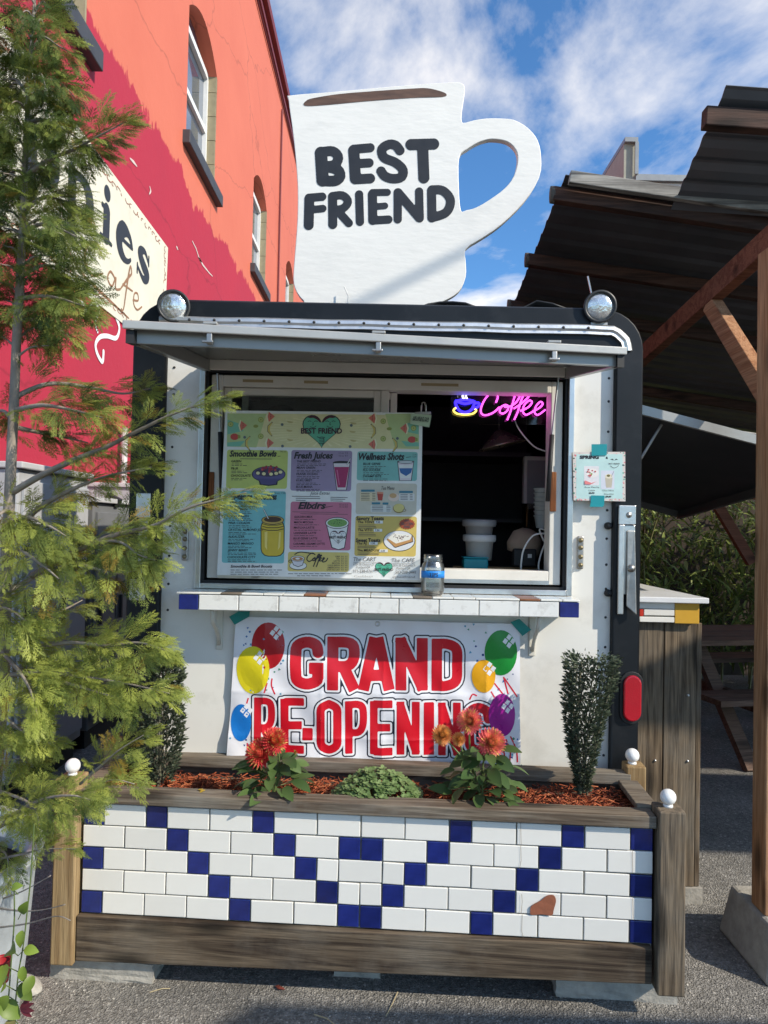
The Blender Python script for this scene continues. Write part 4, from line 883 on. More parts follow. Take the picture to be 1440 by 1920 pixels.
def f(b):
    S.rect(b, 356, 960, 502, 1190, INK, 46); S.rect(b, 361, 965, 497, 1185, YEL, 42); S.ell(b, 430, 966, 70, 28, INK, n=22); S.ell(b, 430, 966, 66, 24, ink(srgb(190, 160, 80)), n=22); S.ell(b, 430, 962, 54, 17, ink(srgb(70, 48, 34)), n=20)
    for v in (988, 1004, 1020): S.line(b, [(366, v), (400, v+9), (460, v+9), (496, v)], 4, INK)
    S.poly(b, [(380, 1040), (398, 1035), (396, 1150), (382, 1130)], YEL2); S.poly(b, [(470, 1040), (480, 1040), (476, 1130), (462, 1150)], YEL2); S.line(b, [(404, 958), (374, 898)], 8, INK); S.line(b, [(404, 958), (374, 899)], 4.5, PAPER)
illus(s4, f)
s5 = section(540, 852, 915, 1148, srgb(190, 112, 138))
def f(b): title(b, 'Elixirs', 585, 896, 40, 172); S.line(b, [(750, 888), (800, 880)], 3, INK, 13); lines(b, ['GOLDEN MILK', 'MACA MOCHA', 'MATCHA LATTE', 'LAVENDER LATTE', 'BLUE GENIE LATTE', 'CARAMEL SESAME LATTE'], 562, 952, 33, 170, 12, 1); S.line(b, [(550, 915), (830, 919)], 2.6, DIMT, 13); S.line(b, [(600, 927), (890, 931)], 2.6, DIMT, 13); S.text(b, '12 oz 5.5', 840, 876, 10, DIMT); S.text(b, '16 oz 6.5', 840, 889, 10, DIMT)
label(s5, f)
def f(b):
    S.poly(b, [(754, 975), (898, 978), (872, 1138), (835, 1150), (790, 1136)], INK); S.poly(b, [(759, 980), (893, 983), (868, 1134), (834, 1145), (795, 1132)], PAPER); S.ell(b, 826, 984, 73, 36, INK, n=24); S.ell(b, 826, 984, 69, 32, PAPER, n=24); S.ell(b, 826, 983, 61, 26, ink(srgb(112, 156, 80)), n=22)
    for j in range(18): S.ell(b, 826+rnd.gauss(0, 22), 980+rnd.gauss(0, 8), 3, 2, INK, n=5, k=9)
    S.n = 6; heart(b, 832, 1072, 2.9, PAPER, True, 2)
illus(s5, f)
s6 = section(524, 1160, 900, 1280, srgb(206, 190, 112))
def f(b):
    S.script(b, [[(690, 1178), (672, 1168), (648, 1185), (640, 1208), (655, 1220), (675, 1208)], [(675, 1208), (690, 1195), (688, 1212), (676, 1214), (680, 1200), (700, 1205)], [(700, 1205), (718, 1178), (708, 1180), (690, 1225), (680, 1250)], [(705, 1200), (730, 1184), (722, 1184), (706, 1230), (698, 1252)], [(712, 1216), (728, 1200), (720, 1196), (716, 1216), (736, 1214)], [(736, 1214), (748, 1200), (740, 1198), (736, 1222), (756, 1218), (768, 1200)], [(566, 1176), (600, 1162), (680, 1172)]], 6, INK)
    for r_, t in enumerate(['DRIP  3.0  3.5', 'TEA  3.0  3.5', 'LATTE  4.5  5.0', 'MOCHA  5.0  5.5', 'COLD BREW  4.5  5.0', 'AMERICANO  3.5  4.0', 'CAFE AU LAIT  4.0  4.5']): S.text(b, t, 888, 1194+r_*13.5, 9, INK2, align='r', bold=.01)
label(s6, f)
def f(b): S.ell(b, 586, 1246, 54, 26, INK, n=22); S.ell(b, 586, 1245, 51, 23, PAPER, n=22); S.poly(b, [(540, 1200), (626, 1204), (614, 1244), (585, 1254), (556, 1242)], INK); S.poly(b, [(544, 1203), (622, 1207), (611, 1241), (585, 1250), (559, 1239)], ink(srgb(205, 205, 212))); S.ell(b, 583, 1202, 43, 18, INK, n=20); S.ell(b, 583, 1202, 40, 15, PAPER, n=20); S.ell(b, 583, 1203, 34, 12, ink(srgb(176, 128, 84)), n=18); S.ell(b, 583, 1202, 14, 6, PAPER, n=12); S.ell(b, 536, 1218, 10, 9, INK, n=10); S.ell(b, 537, 1218, 6, 5, ink(srgb(206, 190, 112)), n=10)
illus(s6, f)
s7 = section(944, 738, 1316, 930, srgb(196, 192, 176))
def f(b):
    S.text(b, 'Tea Menu', 1097, 780, 22, INK, width=80, shear=.3); TB = ink(srgb(52, 120, 142))
    for u0, v0, u1, v1 in ((972, 779, 1056, 792), (1206, 787, 1290, 800), (1038, 857, 1090, 870), (1104, 858, 1140, 871)): S.rect(b, u0, v0, u1, v1, TB, 3, 12)
    for u0, v0, n_, w in ((972, 803, 5, 88), (1214, 810, 4, 74), (1038, 880, 4, 115)):
        for j in range(n_): S.line(b, [(u0, v0+j*10), (u0+w*.6, v0+j*10)], 3, DIMT, 12); S.line(b, [(u0+w*.78, v0+j*10), (u0+w, v0+j*10)], 3, DIMT, 12)
label(s7, f)
def f(b):
    S.rect(b, 966, 797, 1064, 850, ink(srgb(214, 200, 164)), 5); S.rect(b, 1204, 803, 1300, 850, ink(srgb(212, 212, 208)), 5); S.rect(b, 1030, 874, 1158, 918, ink(srgb(206, 210, 206)), 5)
    S.poly(b, [(1070, 798), (1109, 800), (1102, 846), (1076, 845)], ink(srgb(176, 62, 46))); S.poly(b, [(1070, 792), (1109, 794), (1108, 806), (1071, 804)], ink(srgb(210, 140, 110)))
    S.ell(b, 1172, 826, 34, 26, ink(srgb(220, 200, 186)), n=18); S.ell(b, 1168, 816, 22, 15, ink(srgb(196, 158, 110)), n=16); S.ell(b, 1204, 894, 36, 29, ink(srgb(130, 112, 60)), n=20); S.ell(b, 1204, 891, 33, 26, ink(srgb(206, 194, 122)), n=20); S.ell(b, 1238, 906, 11, 8, ink(srgb(130, 112, 60)), n=12); S.ell(b, 1238, 906, 7, 5, ink(srgb(196, 192, 176)), n=12)
illus(s7, f)
s8 = section(938, 940, 1315, 1186, srgb(204, 180, 96))
def f(b):
    S.text(b, 'Savory Toasts', 944, 966, 22, INK, width=168, bold=.03); S.text(b, 'Sweet Toasts', 940, 1100, 22, INK, width=150, bold=.03)
    for t, u, v in (('The TONY', 952, 985), ('The VITO', 952, 1034), ('The AJ', 946, 1116), ('The MEADOW', 948, 1158)): S.text(b, t, u, v, 15, INK, bold=.015)
    for t, u, v in (('7.50', 1062, 984), ('7.50', 1058, 1034), ('5.50', 1030, 1114), ('5.50', 1092, 1160)): S.n = 10; S.rect(b, u-8, v-14, u+44, v+3, PAPER, 3, 11); S.n = 12; S.text(b, t, u, v, 11, INK, bold=.02)
    for u, v, n_ in ((956, 996, 3), (956, 1044, 3), (950, 1126, 2), (950, 1168, 2)):
        for j in range(n_): S.line(b, [(u, v+j*9.5), (u+rnd.uniform(90, 140), v+j*9.5)], 3, DIMT, 12)
    S.text(b, '100%', 1254, 976, 12, INK2, align='c', bold=.02); S.text(b, 'GLUTEN', 1254, 995, 14, INK2, align='c', bold=.02); S.text(b, 'FREE', 1254, 1013, 13, INK2, align='c', bold=.02)
label(s8, f)
def f(b):
    S.ell(b, 1206, 1094, 98, 64, INK, n=28); S.ell(b, 1206, 1093, 94, 61, ink(srgb(216, 218, 220)), n=28); S.poly(b, [(1128, 1085), (1165, 1050), (1288, 1062), (1292, 1100), (1185, 1136), (1176, 1134)], INK); S.poly(b, [(1132, 1086), (1167, 1054), (1284, 1066), (1288, 1096), (1184, 1131), (1176, 1128)], ink(srgb(188, 140, 84))); S.poly(b, [(1136, 1078), (1170, 1046), (1284, 1060), (1272, 1086), (1186, 1110)], ink(srgb(226, 224, 214)))
    for j in range(30): S.ell(b, 1212+rnd.gauss(0, 32), 1070+rnd.gauss(0, 11), 4, 2.4, ink(srgb(*rnd.choice([(60, 40, 60), (150, 100, 90), (90, 60, 50)]))), n=5, rot=rnd.uniform(0, 180), k=10)
    P = []
    for j in range(40): r_ = 52 if j % 2 else 44; P.append((1254+r_*math.cos(2*math.pi*j/40), 990+r_*.66*math.sin(2*math.pi*j/40)))
    S.poly(b, P, ink(srgb(160, 72, 38)))
illus(s8, f)
# binder clip holding a small card
Y_ = S.Y-.012
p = at(792, 776, Y_)
cl = empty('binder_clip', p, 'silver spring clip holding a small pale card on the menu corner', 'clip')
S2 = Sheet(380, 680, 3.2727, Y_, eps=.0003)
b = MB(); q = [S2.pt(1300, 302), S2.pt(1400, 298), S2.pt(1402, 318), S2.pt(1302, 320)]; b.add([(x, y, z) for x, y, z in q]+[(x, y+.02, z) for x, y, z in q], [(0, 1, 2, 3), (7, 6, 5, 4)]+[(i, i+4, (i+1) % 4+4, (i+1) % 4) for i in range(4)]); b.build('jaw', STEEL, cl, bevel=.002)
MB().tube([S2.pt(1340, 302, 10), S2.pt(1342, 262, 14), S2.pt(1350, 246, 14), S2.pt(1362, 246, 14), S2.pt(1368, 262, 14), S2.pt(1370, 300, 10)], .003, 6).build('handle', STEEL, cl)
b = MB(); q = [S2.pt(1278, 312, 6), S2.pt(1404, 322, 10), S2.pt(1390, 398, 20), S2.pt(1272, 376, 12)]; b.add(q, [(0, 1, 2, 3)]); cdo = b.build('card', ink(srgb(182, 200, 170)), cl)
b = MB(); S2.n = 45; S2.text(b, 'ASK ABOUT OUR', 1290, 344, 13, INK, width=98, rot=6, bold=.03); S2.text(b, 'SMOOTHIE BOWLS', 1286, 358, 13, INK, width=98, rot=6, bold=.03); b.build('lettering', None, cdo)

# ================================================================== GRAND RE-OPENING BANNER
YBn = Y0-.012
def warp(x, z):
    return .004*math.sin(x*9+z*4)+.0035*math.sin(z*17+x*5)+.0028*math.sin(x*23-z*9)+.002*math.sin(x*47+z*31) + .006*math.exp(-((z-(.62+.08*x))/.05)**2)*0.4 + sum(.0030*math.exp(-abs(x-q)/.012) for q in (-.42, -.21, .01, .22, .38)) + sum(.0026*math.exp(-abs(z-q)/.012) for q in (.70, .86))
G = Sheet(320, 1090, 1.8462, YBn-.006, warp, eps=.0004)
ban = empty('banner', G.pt(700, 650), 'white vinyl banner reading GRAND RE-OPENING in red with printed balloons', 'banner')
n, m = 150, 80; V = []; F = []
for j in range(m+1):
    for i in range(n+1):
        a, c = i/n, j/m; u = (226*(1-c)+192*c)*(1-a)+(1208*(1-c)+1210*c)*a; v = (122+25*a)*(1-c)+(640+16*a+6*math.sin(a*9))*c; V.append(G.pt(u, v))
F = [(j*(n+1)+i, j*(n+1)+i+1, (j+1)*(n+1)+i+1, (j+1)*(n+1)+i) for j in range(m) for i in range(n)]
o = MB().add(V, F).build('vinyl_sheet', mat('white_vinyl', (.80, .80, .84), .32, var=.02, vscale=10, bump=.25, bscale=22), ban, smooth=True)
def dense(P, step=14):
    out = []
    for (a, b_), (c, d) in zip(P, P[1:]+P[:1]):
        k = max(1, int(math.hypot(c-a, d-b_)/step)); out += [(a+(c-a)*i/k, b_+(d-b_)*i/k) for i in range(k)]
    return out
NB = ink((.012, .014, .03), .35); NW = ink((.82, .82, .84), .35); NR = ink(srgb(206, 18, 38), .3)
def flatseg(P, w): return [(a[0], a[1], b_[0], b_[1], w) for a, b_ in zip(P, P[1:])]
def bl(x0, x1, y0, y1, glyph):
    w = x1-x0; h = y1-y0; X = lambda u: x0+u*w; Y = lambda v: y0+v*h; t = .17*w if glyph not in 'AI' else (.15*w if glyph == 'A' else w/2)
    t = t if glyph != '-' else h/2; ox, oy = t/w, t/h; seg = []; dsc = []
    def line(*P): seg.extend(flatseg([(X(a), Y(b_)) for a, b_ in P], t))
    def arc(*P): q = [(X(a), Y(b_)) for a, b_ in P]; q = smooth_poly(q, 6, False); dsc.append((q, t*.98)); 
    L_, R_, T_, B_ = ox, 1-ox, oy, 1-oy
    if glyph == 'G': arc((R_, .30), (R_-.06, T_+.06), (.5, T_), (L_+.05, T_+.07), (L_, .35), (L_, .65), (L_+.05, B_-.07), (.5, B_), (R_-.04, B_-.06), (R_, .72)); line((R_, .56), (R_, .80)); line((.56, .6), (1, .6)); 
    elif glyph == 'R': line((L_, 0), (L_, 1)); arc((L_, T_), (.6, T_), (R_-.03, T_+.08), (R_-.03, .42), (.6, .55), (L_, .55)); line((.5, .56), (R_, 1.0))
    elif glyph == 'A': line((L_, 1), (.46, 0)); line((R_, 1), (.54, 0)); line((.22, .72), (.78, .72))
    elif glyph == 'N': line((L_, 0), (L_, 1)); line((R_, 0), (R_, 1)); line((L_*.8, .02), (1-L_*.8, .98))
    elif glyph == 'D': line((L_, 0), (L_, 1)); arc((L_, T_), (.5, T_), (R_-.03, T_+.1), (R_, .5), (R_-.03, B_-.1), (.5, B_), (L_, B_))
    elif glyph == 'E': line((L_, 0), (L_, 1)); [line((L_, a), (1, a)) for a in (T_*.8, B_*1+.02)]; line((L_, .5), (.9, .5))
    elif glyph == 'O': arc((.5, T_), (R_-.03, T_+.08), (R_, .35), (R_, .65), (R_-.03, B_-.08), (.5, B_), (L_+.03, B_-.08), (L_, .65), (L_, .35), (L_+.03, T_+.08), (.5, T_))
    elif glyph == 'P': line((L_, 0), (L_, 1)); arc((L_, T_), (.6, T_), (R_-.02, T_+.09), (R_-.02, .46), (.6, .6), (L_, .6))
    elif glyph == 'I': line((.5, 0), (.5, 1))
    elif glyph == '-': seg.append((X(0), Y(.5), X(1), Y(.5), h/2))
    out = []
    if seg: out.append(('b', seg))
    if dsc: out.append(discs_of(dsc))
    return out
row1 = [('G', 414, 530, 190, 374), ('R', 542, 656, 192, 375), ('A', 648, 776, 194, 377), ('N', 778, 890, 196, 378), ('D', 903, 1010, 198, 380)]
row2 = [('R', 288, 362, 402, 590), ('E', 380, 462, 406, 592), ('-', 456, 492, 508, 550), ('O', 505, 592, 408, 596), ('P', 604, 680, 412, 596), ('E', 690, 768, 414, 598), ('N', 782, 862, 416, 600), ('I', 876, 912, 418, 602), ('N', 926, 1004, 420, 603), ('G', 1016, 1116, 420, 600)]
for lev, mt_, k in ((11, NB, 1), (6.5, NW, 2), (0, NR, 3)):
    for rw in (row1, row2):
        if lev:
            sh = sum([bl(a, b_, c, d, g) for g, a, b_, c, d in rw], []); V, F = contour(sh, lev, 4.2, False); b = MB(); b.add([G.pt(u, v, k) for u, v in V], F); b.build('letter_outline', mt_, ban)
        else:
            for g, a, b_, c, d in rw:
                V, F = contour(bl(a, b_, c, d, g), 0, 3.6, False); b = MB(); b.add([G.pt(u, v, k) for u, v in V], F); b.build('letter', mt_, ban)
def balloon(u, v, a, c, col, hu, hv):
    sh = discs_of([([(u, v), (u+.1, v)], 1)]); b = MB(); V = [(u, v)]; F = []
    for rr in (1, 2, 3, 4):
        for j in range(28): t = 2*math.pi*j/28; V.append((u+a*rr/4*math.cos(t), v+c*rr/4*math.sin(t)*(1.06 if math.sin(t) > 0 else 1)))
    F = [(0, 1+(j+1) % 28, 1+j) for j in range(28)]+[(1+28*r_+j, 1+28*r_+(j+1) % 28, 29+28*r_+(j+1) % 28, 29+28*r_+j) for r_ in range(3) for j in range(28)]
    b.add([G.pt(x, y, balloon.k) for x, y in V], F, None, ink(col, .3))
    for du, dv_ in ((-1, 0), (0, -1), (1, 0), (0, 1)): 
        x, y = hu+du*13, hv+dv_*14; b.add([G.pt(p, q_, balloon.k+.5) for p, q_ in [(x-10, y+2), (x-1, y-11), (x+10, y-3), (x+1, y+11)]], [(0, 1, 2, 3)], None, NW)
    balloon.k += .6; b.build('balloon_print', None, ban)
balloon.k = 1.2
balloon(338, 220, 58, 78, srgb(180, 20, 34), 366, 178); balloon(285, 305, 58, 80, srgb(222, 206, 30), 309, 264); balloon(243, 488, 36, 62, srgb(20, 120, 205), 262, 448)
balloon(1142, 244, 56, 76, srgb(24, 140, 54), 1170, 206); balloon(1083, 326, 41, 55, srgb(236, 170, 24), 1103, 302); balloon(1146, 460, 46, 72, srgb(160, 20, 140), 1166, 432)
b = MB(); RS = ink(srgb(214, 40, 60), .3)
for P in ([(335, 350), (325, 385)], [(352, 335), (350, 360), (362, 390)], [(1120, 352), (1150, 390)], [(1152, 330), (1168, 390)], [(1155, 335), (1200, 400)], [(1175, 535), (1195, 580), (1200, 625)], [(1160, 545), (1175, 590), (1172, 630)], [(1150, 560), (1158, 630)], [(1108, 380), (1120, 400)], [(268, 405), (262, 425)], [(265, 560), (268, 600), (285, 625)], [(1035, 410), (1045, 392), (1060, 396)]):
    Q = smooth_poly(P, 4, False)
    for a, c in zip(Q, Q[1:]): G.line(b, [tuple(a), tuple(c)], 5, RS, 1.1)
b.build('ribbon_print', None, ban)
b = MB()
for i in range(70):
    side = rnd.random(); u = rnd.uniform(230, 400) if side < .5 else rnd.uniform(1015, 1200); v = rnd.uniform(135, 400) if rnd.random() < .75 else rnd.uniform(540, 630)
    if v > 400: u = rnd.uniform(205, 270) if side < .5 else rnd.uniform(1150, 1200)
    s_ = rnd.uniform(3.5, 6); c = ink(srgb(*rnd.choice([(50, 110, 170), (60, 140, 110), (30, 60, 130), (90, 160, 190)])), .3); a0 = rnd.uniform(0, 6.28); k_ = rnd.choice((3, 4))
    b.add([G.pt(u+s_*math.cos(a0+2*math.pi*j/k_), v+s_*math.sin(a0+2*math.pi*j/k_), 1.0) for j in range(k_)], [tuple(range(k_))], None, c)
b.build('confetti_print', None, ban)
for u, v in ((716, 147), (688, 636)):
    p = Vector(G.pt(u, v, 2)); MB().lathe([(.005, .0015), (.0065, .003), (.009, .0025), (.010, 0)], 16, Matrix.Translation(p) @ Matrix.Rotation(R(90), 4, 'X')).build('grommet', ALU, ban, smooth=True)
for P in ([(203, 122), (235, 104), (275, 103), (272, 122), (222, 150)], [(1174, 140), (1205, 128), (1246, 166), (1215, 187)], [(168, 640), (178, 610), (222, 628), (218, 640)], [(1190, 655), (1212, 630), (1238, 660), (1222, 672)]):
    P = [G.pt(u, v, 12) for u, v in P]; nP = len(P); MB().add(P+[(x, y-.0012, z) for x, y, z in P], [tuple(range(nP)), tuple(range(2*nP-1, nP-1, -1))]+[(i, (i+1) % nP, (i+1) % nP+nP, i+nP) for i in range(nP)]).build('tape_piece', mat('green_tape', srgb(0, 128, 122), .5, var=.12, vscale=30), ban)

# ================================================================== FLYER
YF = Y0-.032
Fy = Sheet(1060, 820, 10.2857, YF, eps=.00012)
fly = empty('flyer', Fy.pt(640, 1230), 'pale teal spring drinks flyer taped to the white panel', 'flyer')
P = dense([(145, 280), (1155, 280), (1160, 1235), (160, 1215)], 120); b = MB(); b.add([Fy.pt(u, v) for u, v in P], [tuple(range(len(P)))], None, ink(srgb(214, 206, 200)))
Fy.n = 1; Fy.rect(b, 210, 325, 1105, 1185, ink(srgb(186, 216, 214)), 10)
b.build('paper', None, fly)
b = MB()
for i in range(70):
    e = rnd.choice('tblr'); u, v = {'t': (rnd.uniform(160, 1140), rnd.uniform(290, 318)), 'b': (rnd.uniform(170, 1140), rnd.uniform(1190, 1212)), 'l': (rnd.uniform(160, 205), rnd.uniform(300, 1200)), 'r': (rnd.uniform(1110, 1145), rnd.uniform(300, 1200))}[e]
    s_ = rnd.uniform(10, 24); c = ink(srgb(*rnd.choice([(60, 130, 110), (214, 120, 130), (120, 180, 160), (40, 80, 80), (226, 170, 170)]))); a0 = rnd.uniform(0, 6)
    b.add([Fy.pt(u+s_*math.cos(a0+2*math.pi*j/5), v+s_*.8*math.sin(a0+2*math.pi*j/5), 2+.01*i) for j in range(5)], [tuple(range(5))], None, c)
b.build('floral_border', None, fly)
b = MB(); Fy.n = 6; Fy.text(b, 'SPRING', 275, 412, 58, INK, width=372, bold=.06); Fy.text(b, '&', 780, 412, 40, INK, bold=.05); Fy.text(b, 'Rose Matcha', 375, 975, 28, INK2, width=275); Fy.text(b, 'Latte', 450, 1035, 28, INK2, width=120); Fy.text(b, '$6.50', 452, 1085, 26, INK, width=110, bold=.06); Fy.text(b, 'Thin Mint', 710, 1040, 28, INK2, width=225); Fy.text(b, 'Smoothie', 745, 1105, 28, INK2, width=185); Fy.text(b, '$9.00', 770, 1155, 26, INK, width=115, bold=.06); Fy.text(b, 'BEST FRIEND', 835, 520, 24, INK2, width=215, bold=.02); b.build('lettering', None, fly)
b = MB(); Fy.n = 3; Fy.rect(b, 360, 555, 650, 925, ink(srgb(220, 218, 222)), 12); Fy.ell(b, 520, 690, 120, 90, ink(srgb(232, 228, 224)), n=24)
for i in range(14): Fy.ell(b, 490+rnd.gauss(0, 35), 690+rnd.gauss(0, 45), 17, 14, ink(srgb(*rnd.choice([(180, 60, 70), (140, 160, 90), (220, 120, 120)]))), n=8)
Fy.poly(b, [(370, 830), (500, 880), (600, 850), (480, 910), (370, 905)], ink(srgb(224, 130, 130))); Fy.n = 3; Fy.rect(b, 685, 640, 945, 1000, ink(srgb(206, 210, 222)), 12); Fy.poly(b, [(765, 780), (910, 780), (890, 970), (785, 970)], ink(srgb(186, 178, 160))); Fy.ell(b, 838, 750, 72, 45, ink(srgb(222, 214, 190)), n=20); Fy.ell(b, 830, 740, 34, 24, ink(srgb(110, 104, 60)), n=14); Fy.line(b, [(885, 760), (935, 655)], 10, ink(srgb(150, 150, 160)))
for sg in (-1, 1): Fy.poly(b, [(942+sg*2, 445), (942+sg*35, 412), (942+sg*75, 428), (942+sg*40, 432)], INK)
Fy.line(b, [(870, 545), (900, 575), (942, 592), (990, 575), (1025, 545)], 8, INK2); b.build('illustration', None, fly)
for P in ([(500, 135), (800, 132), (790, 350), (500, 355)], [(490, 1120), (750, 1125), (745, 1300), (720, 1342), (465, 1342), (485, 1250)]):
    q = [Fy.pt(u, v, 20) for u, v in P]; nP = len(q); MB().add(q+[(x, y-.001, z) for x, y, z in q], [tuple(range(nP)), tuple(range(2*nP-1, nP-1, -1))]+[(i, (i+1) % nP, (i+1) % nP+nP, i+nP) for i in range(nP)]).build('tape_piece', TAPE, fly)

# ================================================================== NEON SIGN
YN = Y0+.10
N = Sheet(780, 680, 3.2727, YN)
neon = empty('neon_sign', N.pt(515, 165), 'glowing pink Coffee neon sign with blue cup on clear acrylic', 'neon sign')
q = [N.pt(215, 168), N.pt(808, 172), N.pt(806, 376), N.pt(215, 374)]
MB().add([(x, y+.02, z) for x, y, z in q]+[(x, y+.024, z) for x, y, z in q], [(0, 1, 2, 3), (7, 6, 5, 4)]+[(i, i+4, (i+1) % 4+4, (i+1) % 4) for i in range(4)]).build('acrylic_panel', glass('clear_acrylic', (.9, .9, .9), .05, .0), neon)
PINK, BLUE, YELN, WHN = emis('neon_pink', (1.0, .09, .78), 1.7), emis('neon_blue', (.035, .02, .9), 2.0), emis('neon_yellow', (1, .78, .12), 1.5), emis('neon_white', (.9, .85, 1), 1.5)
def neonline(P, m, nm, r=.0033): MB().tube([N.pt(u, v) for u, v in smooth_poly(P, 5, False)], r, 8).build(nm, m, neon, smooth=True)
for P in ([(490, 245), (502, 212), (490, 184), (462, 184), (425, 222), (400, 275), (402, 312), (430, 322), (478, 304), (512, 272)],
          [(548, 258), (522, 272), (514, 302), (534, 312), (560, 294), (566, 268), (548, 258), (546, 272), (580, 268)],
          [(580, 268), (612, 246), (636, 208), (630, 188), (610, 198), (596, 240), (580, 300), (560, 352)],
          [(600, 282), (650, 248), (692, 208), (690, 192), (668, 192), (648, 225), (625, 300), (603, 350)],
          [(640, 296), (688, 274), (712, 244), (694, 232), (664, 262), (656, 300), (676, 320), (716, 300)],
          [(716, 300), (756, 278), (778, 254), (762, 240), (736, 268), (728, 305), (750, 320), (794, 288)]): neonline(P, PINK, 'letter_tube')
neonline([(240, 236), (300, 228), (352, 236), (358, 246), (346, 280), (318, 302), (282, 302), (256, 280), (242, 246), (252, 238), (300, 252), (350, 240)], BLUE, 'cup_tube', .005); neonline([(355, 250), (386, 248), (380, 270), (346, 282)], BLUE, 'cup_tube', .005)
neonline([(246, 276), (230, 292), (250, 312), (300, 319), (350, 312), (370, 292), (350, 276)], YELN, 'saucer_tube')
neonline([(292, 190), (286, 204), (294, 224)], WHN, 'steam_tube', .0035); neonline([(312, 190), (306, 206), (314, 224)], WHN, 'steam_tube', .0035)
for u in (255, 755):
    MB().tube([N.pt(u, 215), N.pt(u-4, 160), N.pt(u-2, 110)], .002, 6).build('hanging_chain', STEEL, neon)
tag(MB().tube([Vector(N.pt(u, v))+Vector((0, .03, 0)) for u, v in smooth_poly([(615, 345), (640, 400), (690, 465), (745, 515), (815, 540)], 5, False)], .0028, 6).build('electric_cord', mat('white_cable', (.7, .7, .68), .5)), 'thin white cord running from the neon sign to the window jamb', 'cord')

# ================================================================== THINGS INSIDE THE WINDOW
ZC = 1.16
def ipt(px, py, y): return at(px, py, y)
PLW = mat('white_plastic', (.62, .62, .60), .45); PLG = mat('grey_plastic', (.30, .30, .30), .5)
def bucket(px, py0, py1, y, r, m, nm, label):
    c = ipt(px, py1, y); t = ipt(px, py0, y).z; o = empty(nm, c, label, 'bucket'); h = t-c.z
    MB().lathe([(.001, 0), (r*.86, 0), (r, h), (r+.005, h), (r+.005, h-.015), (r*.98, h-.018)], 28, Matrix.Translation(c)).build('tub', m, o, smooth=True)
    MB().lathe([(r+.0055, h-.02), (r+.009, h-.012), (r+.009, h+.006), (r-.01, h+.008), (.001, h+.006)], 28, Matrix.Translation(c)).build('lid', m, o, smooth=True)
zc0 = ipt(898, 1066, 2.85).z
bucket(898, 1006, 1050, 2.87, .058, PLW, 'bucket', 'white plastic bucket on the counter behind the window, lower of the stack')
bucket(898, 978, 1004, 2.87, .06, PLG, 'bucket', 'grey lidded tub stacked on the white bucket')
c = ipt(891, 1067, 2.80); o = empty('teal_container', c, 'teal plastic container in front of the white bucket', 'container')
h = ipt(891, 1047, 2.80).z-c.z; MB().box(c.x-.048, c.x+.048, 2.78, 2.86, c.z, c.z+h).build('tub', mat('teal_plastic', srgb(10, 140, 150), .4), o, bevel=.006); MB().box(c.x-.05, c.x+.05, 2.778, 2.862, c.z+h+.0005, c.z+h+.006).build('lid', mat('teal_plastic', (0, 0, 0)), o, bevel=.002)
c = ipt(940, 1081, 2.72); c2 = ipt(1027, 1081, 2.72); t = ipt(940, 1067, 2.72).z
CARD = mat('cardboard', (.30, .18, .09), .8, var=.1)
o = empty('cardboard_tray', (c.x, 2.75, c.z), 'low brown cardboard tray on the counter inside the window', 'tray'); x0 = ipt(857, 1070, 2.72).x; MB().box(x0, c2.x, 2.72, 2.88, t-.035, t-.03).build('base', CARD, o); MB().box(x0, c2.x, 2.717, 2.7195, t-.035, t).build('front_wall', CARD, o); MB().box(x0, c2.x, 2.8805, 2.883, t-.035, t).build('back_wall', CARD, o)
c = ipt(940, 830, 3.1); o = empty('heat_lamp', c, 'metal cone lamp shade hanging inside the window', 'lamp')
Ml = Matrix.Translation(c) @ Matrix.Rotation(R(-14), 4, 'Y')
sh_ = MB().lathe([(.015, .055), (.03, .045), (.105, -.012), (.107, -.016), (.10, -.012), (.02, .035)], 32, Ml).build('shade', mat('lamp_bronze', (.66, .55, .42), .28, .8, var=.2), o, smooth=True)
MB().tube([Ml @ Vector((0, 0, .05)), Vector((c.x, 3.1, zt-.05))], .004, 6).build('cord', RUBBER, o)
o = empty('cup_stack', ipt(1018, 990, 2.95), 'stack of white paper cups by the right window jamb', 'cups')
for i in range(7):
    c = ipt(1017, 990-i*8.5, 2.95); MB().lathe([(.026, 0), (.034, .05), (.037, .053), (.037, .047), (.033, .046)], 20, Matrix.Translation(c)).build('cup', PLW, o, smooth=True)
c = ipt(997, 1012, 3.0); o = empty('blender_jar', c, 'clear blender jar behind the stacked cups', 'blender'); MB().lathe([(.03, 0), (.034, .02), (.045, .15), (.047, .152), (.044, .15), (.032, .025), (.001, .022)], 20, Matrix.Translation(c)).build('jar', glass('jar_clear', (.75, .75, .73), .05, .08), o, smooth=True); MB().lathe([(.05, -.09), (.052, -.02), (.032, -.001), (.001, -.001)], 16, Matrix.Translation(c)).build('base', RUBBER, o, smooth=True)
c = ipt(985, 1018, 2.86); V = []
o = tag(MB().lathe([(.001, -.055), (.06, -.05), (.072, -.02), (.062, .03), (.03, .055), (.001, .06)], 18, Matrix.Translation(c) @ Matrix.Rotation(R(18), 4, 'Y') @ Matrix.Diagonal((1, .7, 1, 1))).build('paper_bag', mat('kraft_paper', (.30, .22, .16), .8, var=.15, bump=.8, bscale=30), smooth=True), 'crumpled tan paper bag beside the white cables', 'bag')
c = ipt(985, 1062, 2.82); o = empty('card_reader', c, 'small black card machine on the counter by the cables', 'machine'); MB().box(c.x-.05, c.x+.04, 2.8, 2.86, c.z, c.z+.07).build('case', RUBBER, o, bevel=.006); MB().box(c.x+.005, c.x+.02, 2.796, 2.7995, c.z+.035, c.z+.05).build('button', PLW, o)
